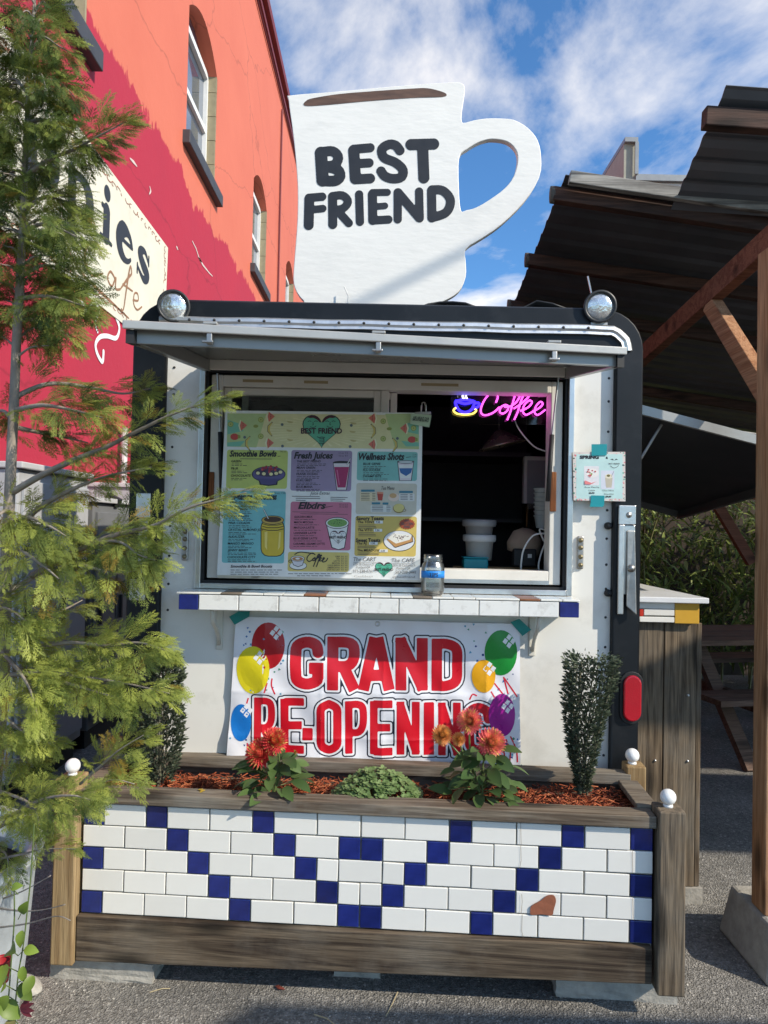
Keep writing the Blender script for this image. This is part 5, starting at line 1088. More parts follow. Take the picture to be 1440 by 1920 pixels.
for i, P in enumerate(([(1025, 1000), (1000, 1004), (982, 1030), (977, 1060), (978, 1082)], [(1026, 1010), (1014, 1040), (1010, 1066), (1022, 1074), (1028, 1060)], [(1028, 996), (1012, 992), (1018, 1010), (1027, 1024)])):
    tag(MB().tube([at(a, b_, Y0+.12+.01*i) for a, b_ in smooth_poly(P, 5, False)], .0034, 6).build('white_cable', mat('white_cable', (.7, .7, .68))), ['long white cable looping down over the tray inside the window', 'white cable with a closed loop beside the right jamb', 'short white cable curled under the paper cups'][i], 'cable', 'white cables inside the window')
c0, c1 = ipt(983, 855, 3.3), ipt(1030, 955, 3.3); o = empty('wall_cupboard', (c0.x, 3.3, c1.z), 'white cupboard on the trailer inside wall', 'cupboard'); MB().box(c0.x, .86, 3.3, 3.34, c1.z, c0.z).build('door', VINYL, o, bevel=.004); MB().box(c0.x+.015, .86, 3.293, 3.2995, c1.z+.02, c0.z-.02).build('panel', PLG, o)
# tip jar
c = at(811, 1106, Y0-.09); c.z = szt+.0005
jar = empty('tip_jar', c, 'clear glass tip jar with blue tape standing on the tiled shelf', 'jar')
k = .0405/.0405; H = .142
prof = [(.001, .004), (.032, .0), (.038, .006), (.0405, .02), (.0405, .095), (.037, .108), (.031, .115), (.031, .118), (.0335, .12), (.031, .125), (.0335, .129), (.031, .134), (.0325, H), (.0285, H), (.028, .12), (.034, .106), (.0375, .094), (.0375, .02), (.034, .01), (.001, .008)]
MB().lathe(prof, 36, Matrix.Translation(c)).build('glass', glass('jar_glass', (.95, .97, .96), .28, .13), jar, smooth=True)
tb = MB(); tb.lathe([(.0408, .062), (.0411, .062), (.0411, .086), (.0408, .086)], 36, Matrix.Translation(c)); tb.build('tape_band', mat('blue_tape', srgb(30, 130, 215), .5), jar, smooth=True)
b = MB(); V, F = glyphs('TIPS', .02, .1); x1 = max(p[0] for p in V)
b.add([(c.x+.0412*math.sin((x-x1/2)*.012/.041), c.y-.0413*math.cos((x-x1/2)*.012/.041), c.z+.068+y*.012) for x, y in V], F); b.build('lettering', INK, jar)

# ================================================================== TILED PLANTER
pBL, pBR, pTL, pTR = at(151, 1711, 2.28), at(1223, 1771, 2.165), at(163, 1506, 2.28), at(1224, 1553, 2.165)
ex = (pBR-pBL); PW = ex.length; ex.normalize(); ez = Vector((0, 0, 1)); ez = (ez-ex*ex.z).normalized(); ey = ez.cross(ex)
MP = Matrix(((ex.x, ey.x, ez.x, pBL.x), (ex.y, ey.y, ez.y, pBL.y), (ex.z, ey.z, ez.z, pBL.z), (0, 0, 0, 1)))
plan = empty('planter_box', label='long wooden planter box faced with white and cobalt blue tiles', cat='planter', M=MP)
TH = ((pTL-pBL).length+(pTR-pBR).length)/2; PD = .305
def lb(nm, x0, x1, y0, y1, z0, z1, m, par=None, bev=.002): o = MB().box(x0, x1, y0, y1, z0, z1).build(nm, m, par or plan, bevel=bev, local=True); return o
core = lb('backing_board', .001, PW-.001, .009, .03, -.02, TH+.004, GROUT, bev=0)
rows = ['BWBWWBWWWWBWWBWB', 'WWBWWBWBBWBWWBWW', 'BWWBWWBwWwBWWBWWB', 'WWWBWWBwwBWWBWWW', 'BWWWBWWBBWWBWWWB']
U = PW/26; RH = TH/5; g = .0018
tile_cache = {}
CRK = mat('tile_crack', (.2, .16, .12), .8)
for r_, row in enumerate(rows):
    x = 0; z1 = TH-r_*RH
    for c_i, ch in enumerate(row):
        w = U*(2 if ch == 'W' else 1); m = BTILE if ch == 'B' else WTILE; key = (ch, )
        if key not in tile_cache:
            me = MB().box(g, w-g, -.0, .008, g, RH-g).build('tile', m, plan, bevel=.0022, local=True); tile_cache[key] = me; o = me
        else:
            o = tile_cache[key].copy(); COL.objects.link(o)
        o.location = (x+rnd.uniform(-.0006, .0006), rnd.uniform(-.0012, .0008), z1-RH+rnd.uniform(-.0005, .0005)); o.rotation_euler = (R(rnd.uniform(-.5, .5)), R(rnd.uniform(-.35, .35)), R(rnd.uniform(-.35, .35)))
        if ch == 'w': o.rotation_euler = (R(rnd.uniform(-1.2, 1.2)), R(rnd.uniform(-1.5, 1.5)), R(rnd.uniform(-1, 1)))
        x += w
def pxz(px, py):   # photo pixel on the tile face to planter coordinates
    d = ray(px, py); o_ = Vector((0, 0, EYE)); t = (pBL-o_).dot(ey)/d.dot(ey); q = o_+d*t-pBL; return q.dot(ex), q.dot(ez)
cr_ = MB()
for P in ([(976, 1541), (977, 1583)], [(976, 1585), (977, 1612), (974, 1628)], [(978, 1676), (979, 1690), (977, 1712)], [(979, 1714), (978, 1745), (981, 1757)], [(1185, 1593), (1186, 1636)], [(1186, 1681), (1187, 1722)]):
    q = [pxz(*p) for p in P]
    for (a, b_), (c, d) in zip(q, q[1:]): cr_.add([(a-.0006, -.0025, b_), (a+.0006, -.0025, b_), (c+.0006, -.0025, d), (c-.0006, -.0025, d)], [(0, 1, 2, 3)])
cr_.build('tile_cracks', CRK, plan, local=True)
q = [tuple(w_) for w_ in smooth_poly([pxz(*p) for p in [(994, 1706), (997, 1697), (1014, 1687), (1026, 1678), (1038, 1678), (1042, 1688), (1038, 1704), (1034, 1715), (1015, 1713), (996, 1714)]], 5)]
MB().prism(q, -.0042, -.0026).build('clay_patch', mat('terracotta_patch', (.27, .09, .045), .85, var=.15, bump=.4), plan, local=True)
# boards
bl0, br0 = pxz(146, 1797), pxz(1224, 1838)
bb = MB(); x0, x1 = -.006, PW-.004; zt0, zt1 = -.003, -.003; zb0, zb1 = bl0[1], br0[1]-.004
bb.hexa([(x0, -.016, zb0), (x1, -.016, zb1), (x1, .026, zb1), (x0, .026, zb0), (x0, -.016, zt0), (x1, -.016, zt1), (x1, .026, zt1), (x0, .026, zt0)]); bb.build('skirt_board', wood('dark_weathered_board', (.045, .030, .02), (.135, .10, .066), (.20, .175, .14), 'x', .8, grey=.65), plan, bevel=.004, local=True)
rt = TH+.042
lb('cap_rail', -.03, PW+.004, -.018, .052, TH+.006, rt, GREYWOOD, bev=.003)
lb('side_board', PW+.004, PW+.026, .06, PD-.03, zb1+.02, rt-.012, GREYWOOD); lb('side_cap', PW-.035, PW+.03, .0525, PD-.032, rt-.011, rt+.008, GREYWOOD, bev=.003)
lb('side_board', -.026, -.004, .06, PD-.03, zb0+.02, rt-.012, GREYWOOD); lb('side_cap', -.03, .03, .0525, PD-.032, rt-.011, rt+.006, GREYWOOD, bev=.003)
lb('back_board', .0, PW, PD, PD+.024, .02, rt-.012, GREYWOOD); lb('back_cap', -.02, PW+.01, PD-.028, PD+.026, rt-.011, rt+.026, GREYWOOD, bev=.003)
lb('soil_tray', .0, PW, .055, PD-.03, -.03, TH-.04, mat('dark_soil', (.03, .02, .014), .95), bev=0)
prt, plt = pxz(1250, 1533), pxz(138, 1492)
def post(x0, x1, y0, y1, z0, z1, m): return MB().hexa([(x0, y0, z0), (x1, y0, z0), (x1, y1, z0), (x0, y1, z0), (x0+.001, y0+.001, z1), (x1-.001, y0+.001, z1), (x1-.001, y1, z1), (x0+.001, y1, z1)]).build('post', m, plan, bevel=.005, local=True)
post(PW+.006, PW+.086, -.034, .052, zb1-.022, rt+.022, GREYWOODZ)
post(-.082, -.008, -.03, .052, zb0-.008, rt+.04, TANWOODZ)
post(PW-.006, PW+.062, PD-.028, PD+.04, .0, rt+.052, TANWOODZ)
post(-.07, -.002, PD-.028, PD+.04, .0, rt+.07, TANWOODZ)
# blocks under the planter
def wp(x, y, z): return MP @ Vector((x, y, z))
bpy.context.view_layer.update()
zl = wp(0, 0, zb0).z; zr = wp(PW, 0, zb1).z
for nm, xa, xb, ya, yb, top, lab in (('concrete_paver', -.10, .235, .012, .19, zl-.012, 'rough concrete paver under the left end of the planter'), ('concrete_paver', PW-.27, PW+.10, .075, .25, zr-.02, 'dark low concrete paver under the right end of the planter'), ('concrete_paver',   .80, .95, .11, .28, zl*.55+zr*.45-.012, 'small concrete paver under the middle of the planter')):
    a, b_ = wp(xa, ya, 0), wp(xb, yb, 0); bm = bmesh.new(); bmesh.ops.create_cube(bm, size=1)
    for v in bm.verts: v.co = Vector((xa if v.co.x < 0 else xb, ya if v.co.y < 0 else yb, 0 if v.co.z < 0 else 1))
    bmesh.ops.subdivide_edges(bm, edges=bm.edges, cuts=5, use_grid_fill=True)
    for v in bm.verts:
        w = wp(v.co.x, v.co.y, 0); v.co = Vector((w.x+rnd.uniform(-.003, .003), w.y+rnd.uniform(-.003, .003), top*v.co.z+(rnd.uniform(-.002, 0) if v.co.z > .5 else -.001)))
    me = bpy.data.meshes.new(nm); bm.to_mesh(me); bm.free(); me.materials.append(CONC); tag(link(nm, me), lab, 'paver')
# globe lights on the posts
GLB = mat('white_globe_plastic', (.82, .82, .80), .28, var=.03, coat=.2)
for x, y, z, lab in ((-.045, .012, rt+.04, 'white globe light on the left front planter post'), (PW+.046, .012, rt+.022, 'white globe light on the right front planter post'), (PW+.022, PD+.005, rt+.052, 'white globe light on the right rear planter post')):
    c = wp(x, y, z); o = empty('globe_light', c, lab, 'light', 'globe lights on the planter posts')
    MB().lathe([(.001, 0), (.015, 0), (.014, .006), (.012, .008)], 16, Matrix.Translation(c)).build('base', GLB, o, smooth=True)
    rad = .0235; MB().lathe([(max(.0005, rad*math.sin(R(t))), .029-rad*math.cos(R(t))) for t in range(18, 181, 9)], 24, Matrix.Translation(c)).build('globe', GLB, o, smooth=True)
# mulch
V, F, C = [], [], []
ZM = TH+.004
nm_ = 60
for i in range(5200):
    x = rnd.uniform(.0, PW); y = rnd.uniform(.052, PD-.03); l = rnd.uniform(.008, .034); w = rnd.uniform(.0016, .0042); a = rnd.uniform(0, 6.28); tz = rnd.uniform(-.5, .5)
    z = ZM+.012*math.sin(x*9+1)*math.sin(y*11)+rnd.uniform(-.012, .014)+.012*math.exp(-((x-PW+.14)/.15)**2); d = Vector((math.cos(a), math.sin(a), tz)).normalized(); s_ = d.cross(Vector((0, 0, 1))).normalized(); u = s_.cross(d)
    c = Vector((x, y, z)); b = len(V); t_ = w*.45; e0 = rnd.uniform(.5, 1)
    for e, q in ((-1, e0), (1, 1)):
        for sx, sz in ((-1, -1), (1, -1), (0, 1)): V.append(MP @ (c+d*l*e*.5+s_*w*sx*q*.5+u*t_*sz))
    F += [(b, b+1, b+4, b+3), (b+1, b+2, b+5, b+4), (b+2, b, b+3, b+5)]
    k = rnd.choice([(.34, .080, .03), (.42, .11, .045), (.22, .05, .022), (.48, .16, .07), (.14, .035, .02)]); C += [k]*6
tag(np_mesh('red_bark_mulch', V, F, leafmat('mulch_chips', None, None, 0, .8, True), col=np.array(C)), 'shredded red bark mulch filling the planter', 'mulch', kind='stuff')
MB().add([wp(0, .051, ZM-.014), wp(PW, .051, ZM-.014), wp(PW, PD-.028, ZM-.014), wp(0, PD-.028, ZM-.014)], [(0, 1, 2, 3)]).build('soil_surface', mat('red_soil', (.10, .03, .016), .95, var=.4, vscale=60, bump=1, bscale=120), plan)

# ------------------------------------------------------------------ foliage tools
def leaf_pts(L, Wd, fold=.25, curl=.15, n=4):
    V = []; F = []
    for i in range(n+1):
        t = i/n; w = Wd*math.sin(math.pi*min(1, t*.92+.06))**.8; z = -curl*L*t*t
        V += [(L*t, -w/2, z+fold*w/2), (L*t, 0, z), (L*t, w/2, z+fold*w/2)]
    for i in range(n): b = i*3; F += [(b, b+1, b+4, b+3), (b+1, b+2, b+5, b+4)]
    return np.array(V), F
class Leaves:
    def __init__(s): s.V = []; s.F = []; s.C = []; s.n = 0
    def put(s, tpl, pos, d, up, sc, col, jit=.12):
        d = Vector(d).normalized(); up = Vector(up); r_ = up.cross(d)
        if r_.length < 1e-4: r_ = d.orthogonal()
        r_.normalize(); u = d.cross(r_); M = np.array([d, r_, u])*sc; V = tpl[0] @ M + np.array(pos); s.V.append(V); s.F.append(np.array(tpl[1])+s.n); s.n += len(V)
        j = 1+rnd.uniform(-jit, jit)*2; s.C.append(np.tile(np.array(col)*j, (len(V), 1)))
    def build(s, nm, m, parent): return np_mesh(nm, np.concatenate(s.V), np.concatenate(s.F), m, parent, np.concatenate(s.C), True)
LM = leafmat('leaf_tinted', None, None, .22, .42, True); PM = leafmat('petal_tinted', None, None, .30, .6, True)
STEM = mat('green_stem', (.10, .14, .04), .6); BARK = mat('shrub_bark', (.20, .16, .12), .85)
small = leaf_pts(1, .52, .3, .25, 3)
def topiary(px, pyb, pyt, y, prof, label, dark):
    c = at(px, pyb, y); top = at(px, pyt, y).z; H = top-c.z; o = empty('topiary_shrub', c, label, 'shrub', 'clipped shrubs in the planter')
    st = MB(); lv = Leaves()
    for k in range(9):
        a = rnd.uniform(0, 6.28); rr = rnd.uniform(.2, .85); P = []
        for i in range(9):
            t = i/8*.97; r_ = np.interp(t, [q[0] for q in prof], [q[1] for q in prof]); off = np.interp(t, [q[0] for q in prof], [q[2] for q in prof]); P.append(c+Vector((off+r_*rr*math.cos(a), r_*rr*.8*math.sin(a), H*t)))
        st.tube(P, [.0045*(1-.07*i) for i in range(9)], 5)
    st.build('stems', mat('pale_stem', (.13, .12, .08), .85), o)
    for i in range(4600):
        t = rnd.random()**.8*1.0+.02; r_ = np.interp(t, [q[0] for q in prof], [q[1] for q in prof]); off = np.interp(t, [q[0] for q in prof], [q[2] for q in prof]); a = rnd.uniform(0, 6.28); q = math.sqrt(rnd.uniform(.35, 1))*(1.06 if rnd.random() < .12 else 1)
        p = c+Vector((off+r_*q*math.cos(a), r_*q*.85*math.sin(a), H*t+rnd.uniform(-.004, .004)*(4 if t > .95 else 1))); d = Vector((math.cos(a), math.sin(a), rnd.uniform(.3, 1.5)))+Vector((rnd.gauss(0, .4), rnd.gauss(0, .4), 0))
        g_ = rnd.random(); col = np.array((.035, .052, .032))*(1-g_)+np.array((.15, .18, .115))*g_; lv.put(small, p, d, (rnd.gauss(0, .5), rnd.gauss(0, .5), 1), rnd.uniform(.011, .019), col)
    lv.build('foliage', LM, o)
topiary(1092, 1492, 1238, 2.36, [(0, .018, 0), (.15, .027, .0), (.35, .05, .0), (.6, .068, .004), (.8, .083, .02), (1, .088, .026)], 'dark clipped shrub flaring to a flat top before the right corner of the trailer', 0)
topiary(300, 1470, 1236, 2.42, [(0, .035, 0), (.15, .06, .0), (.35, .078, .0), (.62, .07, .0), (.7, .04, .006), (.78, .05, .012), (.86, .062, .01), (1, .048, .006)], 'dark clipped shrub with a round top half hidden by the conifer branches', 1)
bleaf = leaf_pts(1, .56, .22, .3, 5)
petal = leaf_pts(1, .27, .5, -.4, 3)
def dahlia(px, pyb, y, stems, heads, label, spread, nleaf, hgt):
    c = at(px, pyb, y); o = empty('dahlia_plant', c, label, 'flower')
    st = MB(); lv = Leaves()
    for hx, hy, hr, kind in heads:
        h = at(hx, hy, y-.02); m_ = c+(h-c)*.5+Vector((rnd.uniform(-.02, .02), rnd.uniform(-.02, .02), .02)); P = smooth_poly([tuple(c), tuple(m_), tuple(h)], 6, False); st.tube([Vector(p) for p in P], .003, 6)
    for i in range(nleaf):
        a = rnd.uniform(0, 6.28); q = math.sqrt(rnd.random()); t = rnd.random(); r_ = spread*q*(1.05-.55*t); p = c+Vector((r_*math.cos(a), r_*.75*math.sin(a), .01+hgt*t)); d = Vector((math.cos(a), math.sin(a)-.3, rnd.uniform(-.35, .5))); g_ = rnd.random(); col = np.array((.045, .085, .028))*(1-g_)+np.array((.105, .165, .05))*g_
        lv.put(bleaf, p, d, (rnd.gauss(0, .35), rnd.gauss(0, .35)-.35, 1), rnd.uniform(.045, .078), col)
        if i % 3 == 0: st.tube([c+Vector((0, 0, .01+hgt*t*.6)), p], .0018, 5)
    st.build('stems', STEM, o); lv.build('foliage', LM, o)
    for hx, hy, hr, kind in heads:
        h = at(hx, hy, y-.02); fc = Vector((rnd.uniform(-.35, .35), -1, rnd.uniform(.35, .8))).normalized(); f = Leaves(); R_ = hr*1.0/1331*y
        a_ = fc.orthogonal().normalized(); b_ = fc.cross(a_)
        if kind == 'bud':
            for i in range(26):
                th = rnd.uniform(0, 6.28); el = rnd.uniform(.1, 1.3); d = fc*math.sin(el)+(a_*math.cos(th)+b_*math.sin(th))*math.cos(el); f.put(petal, h, d, fc, R_, (.42, .27, .06))
        else:
            n = 230
            for i in range(n):
                t = i/n; th = i*2.39996; el = (t**.8)*1.95-.45; d = fc*math.sin(el)+(a_*math.cos(th)+b_*math.sin(th))*math.cos(el); col0, col1 = {'coral': ((.84, .20, .10), (.80, .07, .09)), 'pink': ((.90, .42, .18), (.88, .17, .22)), 'yellow': ((.78, .45, .12), (.80, .34, .14)), 'gold': ((.68, .50, .03), (.70, .55, .06))}[kind]
                L = R_*(1.0-.35*max(0, t-.55)); f.put(petal, h-fc*R_*.25, d, fc+d*.01, L, np.array(col1)*(1-t)+np.array(col0)*t if rnd.random() > .16 else (.80, .50, .16), .1)
        f.build('flower_head' if kind != 'bud' else 'bud', PM, o)
dahlia(512, 1492, 2.32, 5, [(514, 1388, 25, 'coral'), (487, 1412, 28, 'coral'), (519, 1391, 15, 'gold'), (553, 1412, 6, 'bud')], 'red dahlia plant with a small yellow bloom before the banner lower left', .115, 46, .12)
dahlia(905, 1502, 2.30, 5, [(880, 1352, 24, 'pink'), (922, 1392, 27, 'pink'), (829, 1378, 19, 'yellow'), (860, 1386, 13, 'yellow')], 'pink and orange dahlia plant before the banner lower right', .12, 74, .17)
# low rosette clump in the middle
c = at(708, 1500, 2.31); o = empty('sedum_clump', c, 'low clump of round bright green leaves in the middle of the planter', 'plant'); lv = Leaves(); rl = leaf_pts(1, .85, .15, .1, 3)
for i in range(330):
    a = rnd.uniform(0, 6.28); q = math.sqrt(rnd.random()); x, y = .145*q*math.cos(a), .085*q*math.sin(a); z = .088*(1-q*q*.85)*rnd.uniform(.75, 1.08); p = c+Vector((x, y+.02, z))
    up = Vector((x*2.5, y*2.5-.25, 1)); a_ = up.orthogonal().normalized(); b_ = up.normalized().cross(a_); g_ = rnd.random(); col = np.array((.10, .17, .055))*(1-g_)+np.array((.25, .34, .14))*g_
    for k in range(6): th = k*1.047+a; lv.put(rl, p+Vector((0, 0, -.004*(k % 2))), a_*math.cos(th)+b_*math.sin(th)+up*.35, up, rnd.uniform(.011, .016), col, .06)
lv.build('foliage', LM, o)
MB().tube([c, c+Vector((0, .02, .05))], .02, 8).build('stem_base', STEM, o)
# fallen yellow leaf on the rail
p = wp(.36, .03, rt+.002); f = Leaves(); 
for k in range(3): f.put(bleaf, p+Vector((k*.012, 0, .001)), (math.cos(k*2), math.sin(k*2), .1), (0, 0, 1), .022, (.5, .34, .04))
tag(f.build('fallen_leaf', LM, None), 'curled yellow leaf lying on the planter rail', 'leaf')

# ================================================================== PERGOLA ON THE RIGHT
pg = empty('pergola', (1.31, 2.46, .25), 'timber pergola with black corrugated roof right of the trailer', 'pergola')
px0 = at(1415, 1000, 2.51).x
MB().box(px0, px0+.09, 2.42, 2.51, .177, 2.46).build('post', PALEWOODZ, pg, bevel=.004)
MB().box(px0+.0905, px0+.13, 2.425, 2.505, .177, 2.40).build('post', TANWOODZ, pg, bevel=.004)
p = at(1424, 462, 2.415); MB().box(px0+.012, px0+.07, 2.414, 2.4195, p.z-.05, p.z+.05).build('joint_plate', ALU, pg, bevel=.002)
def roofsheet(nm, x0, x1, y0, y1, zf, m, pitch=.11, amp=.0045):
    n = int((y1-y0)/(pitch/8)); V = []
    for i in range(n+1):
        y = y0+(y1-y0)*i/n; ph = (y-y0)/pitch % 1; d = amp if ph < .25 else (-amp if .35 < ph < .9 else 0)
        for x in ((x0(y) if callable(x0) else x0), x1): V.append((x, y, zf(x, y)+d))
    o = MB().add(V, [(2*i, 2*i+1, 2*i+3, 2*i+2) for i in range(n)]).build(nm, m, pg); s_ = o.modifiers.new('s', 'SOLIDIFY'); s_.thickness = .003; return o
RM = mat('black_corrugated_metal', (.13, .132, .14), .42, .4, var=.2, vscale=4, dirt=(.07, .06, .055), damt=.4)
# lower roof: purlins from the measured rake
XA = .70
pe = [atx(1050, 362, XA), atx(1000, 486, XA), atx(965, 571, XA)]
zA = lambda x, y: np.interp(y, [pe[0].y, pe[2].y, pe[2].y+3], [pe[0].z+.05, pe[2].z+.05, pe[2].z+.05-.35]) - (x-XA)*.13
PUR = wood('dark_brown_beam', (.05, .025, .018), (.10, .05, .035), (.05, .04, .036), 'x', .8, grey=.5)  # one dark brown wood for all roof purlins
for i, e in enumerate(pe+[Vector((XA, pe[2].y+1.0, zA(XA, pe[2].y+1.0)-.05)), Vector((XA, pe[2].y+1.65, zA(XA, pe[2].y+1.65)-.05))]):
    z0 = zA(XA, e.y)-.055; a, b_ = Vector((XA-.03, e.y, z0-.003)), Vector((4.2, e.y, z0-.13*(4.2-XA)-.003))
    pu = MB().beam(a, b_, .045, .058, mat=None).build('purlin', PUR, pg, bevel=.004)
    MB().lathe([(.001, -.012), (.036, -.01), (.037, .03), (.03, .034)], 12, Matrix.Translation(a+Vector((-.006, 0, -.0))) @ Matrix.Rotation(R(90), 4, 'Y') @ Matrix.Diagonal((1, .66, .4, 1))).build('purlin_nose', mat('weathered_end', (.10, .085, .07), .85), pu, smooth=True)
roofsheet('roof_sheet', XA+.01, 7.5, pe[0].y-.05, pe[2].y+1.7, lambda x, y: zA(x, y)+.0, RM)
# upper near roof
YU0, YU1 = pe[0].y-.02, None
eb = at(1262, 382, pe[0].y-.04); XB = eb.x; et = atx(1346, 196, XB)
slope = (et.z-eb.z)/(eb.y-et.y)
zB = lambda x, y: eb.z+.0+(eb.y-y)*slope-(x-XB)*.05
roofsheet('roof_sheet', XB, 6.5, et.y-.06, eb.y+.02, zB, mat('slate_corrugated_metal', (.12, .13, .145), .42, .5, var=.12, vscale=3), .085, .005)
a = Vector((XB-.05, et.y-.0, zB(XB, et.y)-.05)); pu = MB().beam(a, (4.4, et.y, zB(4.4, et.y)-.05), .045, .07).build('purlin', PUR, pg, bevel=.004)
pbx = at(1060, 372, pe[0].y-.035); MB().beam(Vector((XA+.02, pe[0].y-.07, zA(XA, pe[0].y)-.02)), Vector((4.2, pe[0].y-.07, zA(4.2, pe[0].y)-.02)), .03, .05).build('fascia', wood('worn_white_fascia', (.12, .11, .10), (.42, .40, .36), (.08, .075, .07), 'x', .6, grey=.6), pg, bevel=.003)
# unseen roof sheets past the right edge, added to shade the ground
roofsheet('roof_sheet', 4.25, 7.2, .7, 2.3, zB, mat('slate_corrugated_metal', (0, 0, 0)), .085, .005)  # added out of view to darken the ground under the pergola
zW = lambda x, y: 3.06-(x-3.4)*.03
roofsheet('roof_sheet', lambda y: 3.42+.12*math.sin(y*9), 6.4, -1.3, -.02, zW, mat('slate_corrugated_metal', (0, 0, 0)), .085, .005)  # unseen wing, put in to shade the asphalt before the planter
for q in (-1.2, -.6, -.1): MB().beam((3.6, q, zW(3.6, q)-.05), (6.3, q, zW(6.3, q)-.05), .045, .07).build('purlin', PUR, pg)  # timbers holding up the added wing
for x_, y_ in ((4.2, -.1), (6.2, -.1), (4.2, -1.2), (6.2, -1.2)): MB().box(x_, x_+.09, y_-.045, y_+.045, 0, zW(x_, y_)-.09).build('post', REDWOOD, pg)
# rafter and braces
xr_ = px0+.05
r0, r1 = at(1428, 462, 2.56), atx(1200, 672, xr_)
r0.x = xr_; dr = (r1-r0).normalized()
MB().beam(r0-dr*.1, r1+dr*1.7, .05, .09).build('rafter', REDWOOD, pg, bevel=.004)
k0, k1 = atx(1336, 572, xr_), Vector((xr_, 2.515, at(1432, 745, 2.51).z))
MB().beam(k0+(k0-k1).normalized()*.02, k1, .045, .075).build('knee_brace', wood('fir_brace', (.34, .15, .07), (.48, .25, .13), (.36, .22, .13), 'y', .8, grey=.3), pg, bevel=.003)
MB().box(px0, px0+.09, 5.55, 5.64, 0, 2.2).build('post', REDWOOD, pg); MB().box(3.0, 3.09, 5.55, 5.64, 0, 2.1).build('post', REDWOOD, pg); MB().box(3.6, 3.7, 2.42, 2.52, 0, 2.1).build('post', REDWOOD, pg)
MB().beam((1.0, 5.5, 1.82), (3.9, 5.5, 1.78), .05, .12).build('far_beam', wood('orange_beam', (.28, .09, .04), (.40, .15, .07), (.2, .08, .05), 'x', .8), pg)
MB().beam((2.35, 5.3, 1.9), (2.75, 5.3, 1.25), .05, .07).build('knee_brace', REDWOOD, pg); MB().beam((2.66, 5.1, 1.85), (2.95, 5.1, 1.35), .05, .07).build('knee_brace', REDWOOD, pg)
# concrete pier
b0, b1 = at(1360, 1735, 2.62), at(1425, 1836, 2.29)
bm = bmesh.new(); xa, xb, ya, yb = b1.x+.06, b1.x+.37, 2.32, 2.66
P = [(xa-.02, ya, 0), (xb, ya, 0), (xb, yb, 0), (xa-.02, yb, 0), (xa+.015, ya+.03, .175), (xb-.03, ya+.03, .175), (xb-.03, yb-.02, .175), (xa+.015, yb-.02, .175)]
tag(MB().hexa(P).build('concrete_pier', CONC, bevel=.012), 'tapered concrete pier block under the pergola post', 'pier')

# ------------------------------------------------------------------ side counter
yc = 2.84
ct = empty('side_counter', (1.08, yc, 0), 'weathered board counter with mosaic tile edge beside the trailer', 'counter')
zt_ = at(1270, 1166, yc).z; zb_ = at(1300, 1663, yc).z
xs0, xs1, xs2 = xr+.02, at(1243, 1400, yc).x, at(1304, 1400, yc).x
MB().box(xs0, xs1-.002, yc, yc+.024, zb_+.0, zt_-.003).build('board', GREYWOODZ, ct, bevel=.003); MB().box(xs1+.002, xs2, yc, yc+.024, zb_, zt_-.003).build('board', GREYWOODZ, ct, bevel=.003); MB().box(xs2+.001, xs2+.022, yc+.002, yc+1.3, zb_, zt_-.003).build('board', GREYWOODZ, ct, bevel=.003)
ap0, ap1 = zt_, at(1270, 1130, yc-.03).z; xe = at(1313, 1150, yc-.03).x; xmus = at(1266, 1150, yc-.03).x
MB().box(xs0, xe-.012, yc-.018, yc+1.3, ap0, ap1-.002).build('apron', GROUT, ct)
h3 = (ap1-ap0)/3; RT = mat('red_glaze', srgb(196, 48, 24), .3); MUS = mat('mustard_glaze', srgb(206, 160, 60), .3, var=.06, vscale=12, bump=.1, bscale=30)
for x0, x1, z0, z1, m in ((xs0, xs0+.07, ap0+2*h3, ap1-.002, WTILE), (xs0+.0715, xmus-.0015, ap0+2*h3, ap1-.002, WTILE), (xs0, xs0+.075, ap0+h3, ap0+2*h3-.0015, WTILE), (xs0+.0765, xs0+.092, ap0+h3-.004, ap0+2*h3-.0015, RT), (xs0+.0935, xmus-.0015, ap0+h3, ap0+2*h3-.0015, WTILE), (xs0, xs0+.05, ap0, ap0+h3-.0015, BTILE), (xs0+.0515, xs0+.0755, ap0, ap0+h3-.0015, WTILE), (xs0+.077, xmus-.0015, ap0, ap0+h3-.0055, WTILE), (xmus, xe-.002, ap0-.003, ap1-.002, MUS)):
    MB().box(x0, x1, yc-.027, yc-.0185, z0, z1).build('tile', m, ct, bevel=.002)
xt = at(1330, 1118, yc-.05).x; zt2 = at(1270, 1120, yc-.05).z
MB().hexa([(xs0-.008, yc-.05, ap1), (xt, yc-.05, ap1), (xt-.02, yc+1.35, ap1), (xs0-.008, yc+1.35, ap1), (xs0-.008, yc-.05, ap1+.022), (xt, yc-.05, ap1+.022), (xt-.02, yc+1.35, ap1+.022), (xs0-.008, yc+1.35, ap1+.022)]).build('counter_top', mat('white_counter_top', (.74, .75, .76), .3), ct, bevel=.003)
for px, py in ((1290, 1304), (1289, 1427), (1228, 1426-0)):
    p = at(px, py, yc); MB().lathe([(.0005, .006), (.004, .005), (.006, .0)], 10, Matrix.Translation((p.x, yc, p.z)) @ Matrix.Rotation(R(90), 4, 'X')).build('bolt_head', ALU, ct, smooth=True)
MB().box(xs2-.06, xs2+.03, yc-.01, yc+.1, 0, zb_-.001).build('foot_block', CONC, ct)

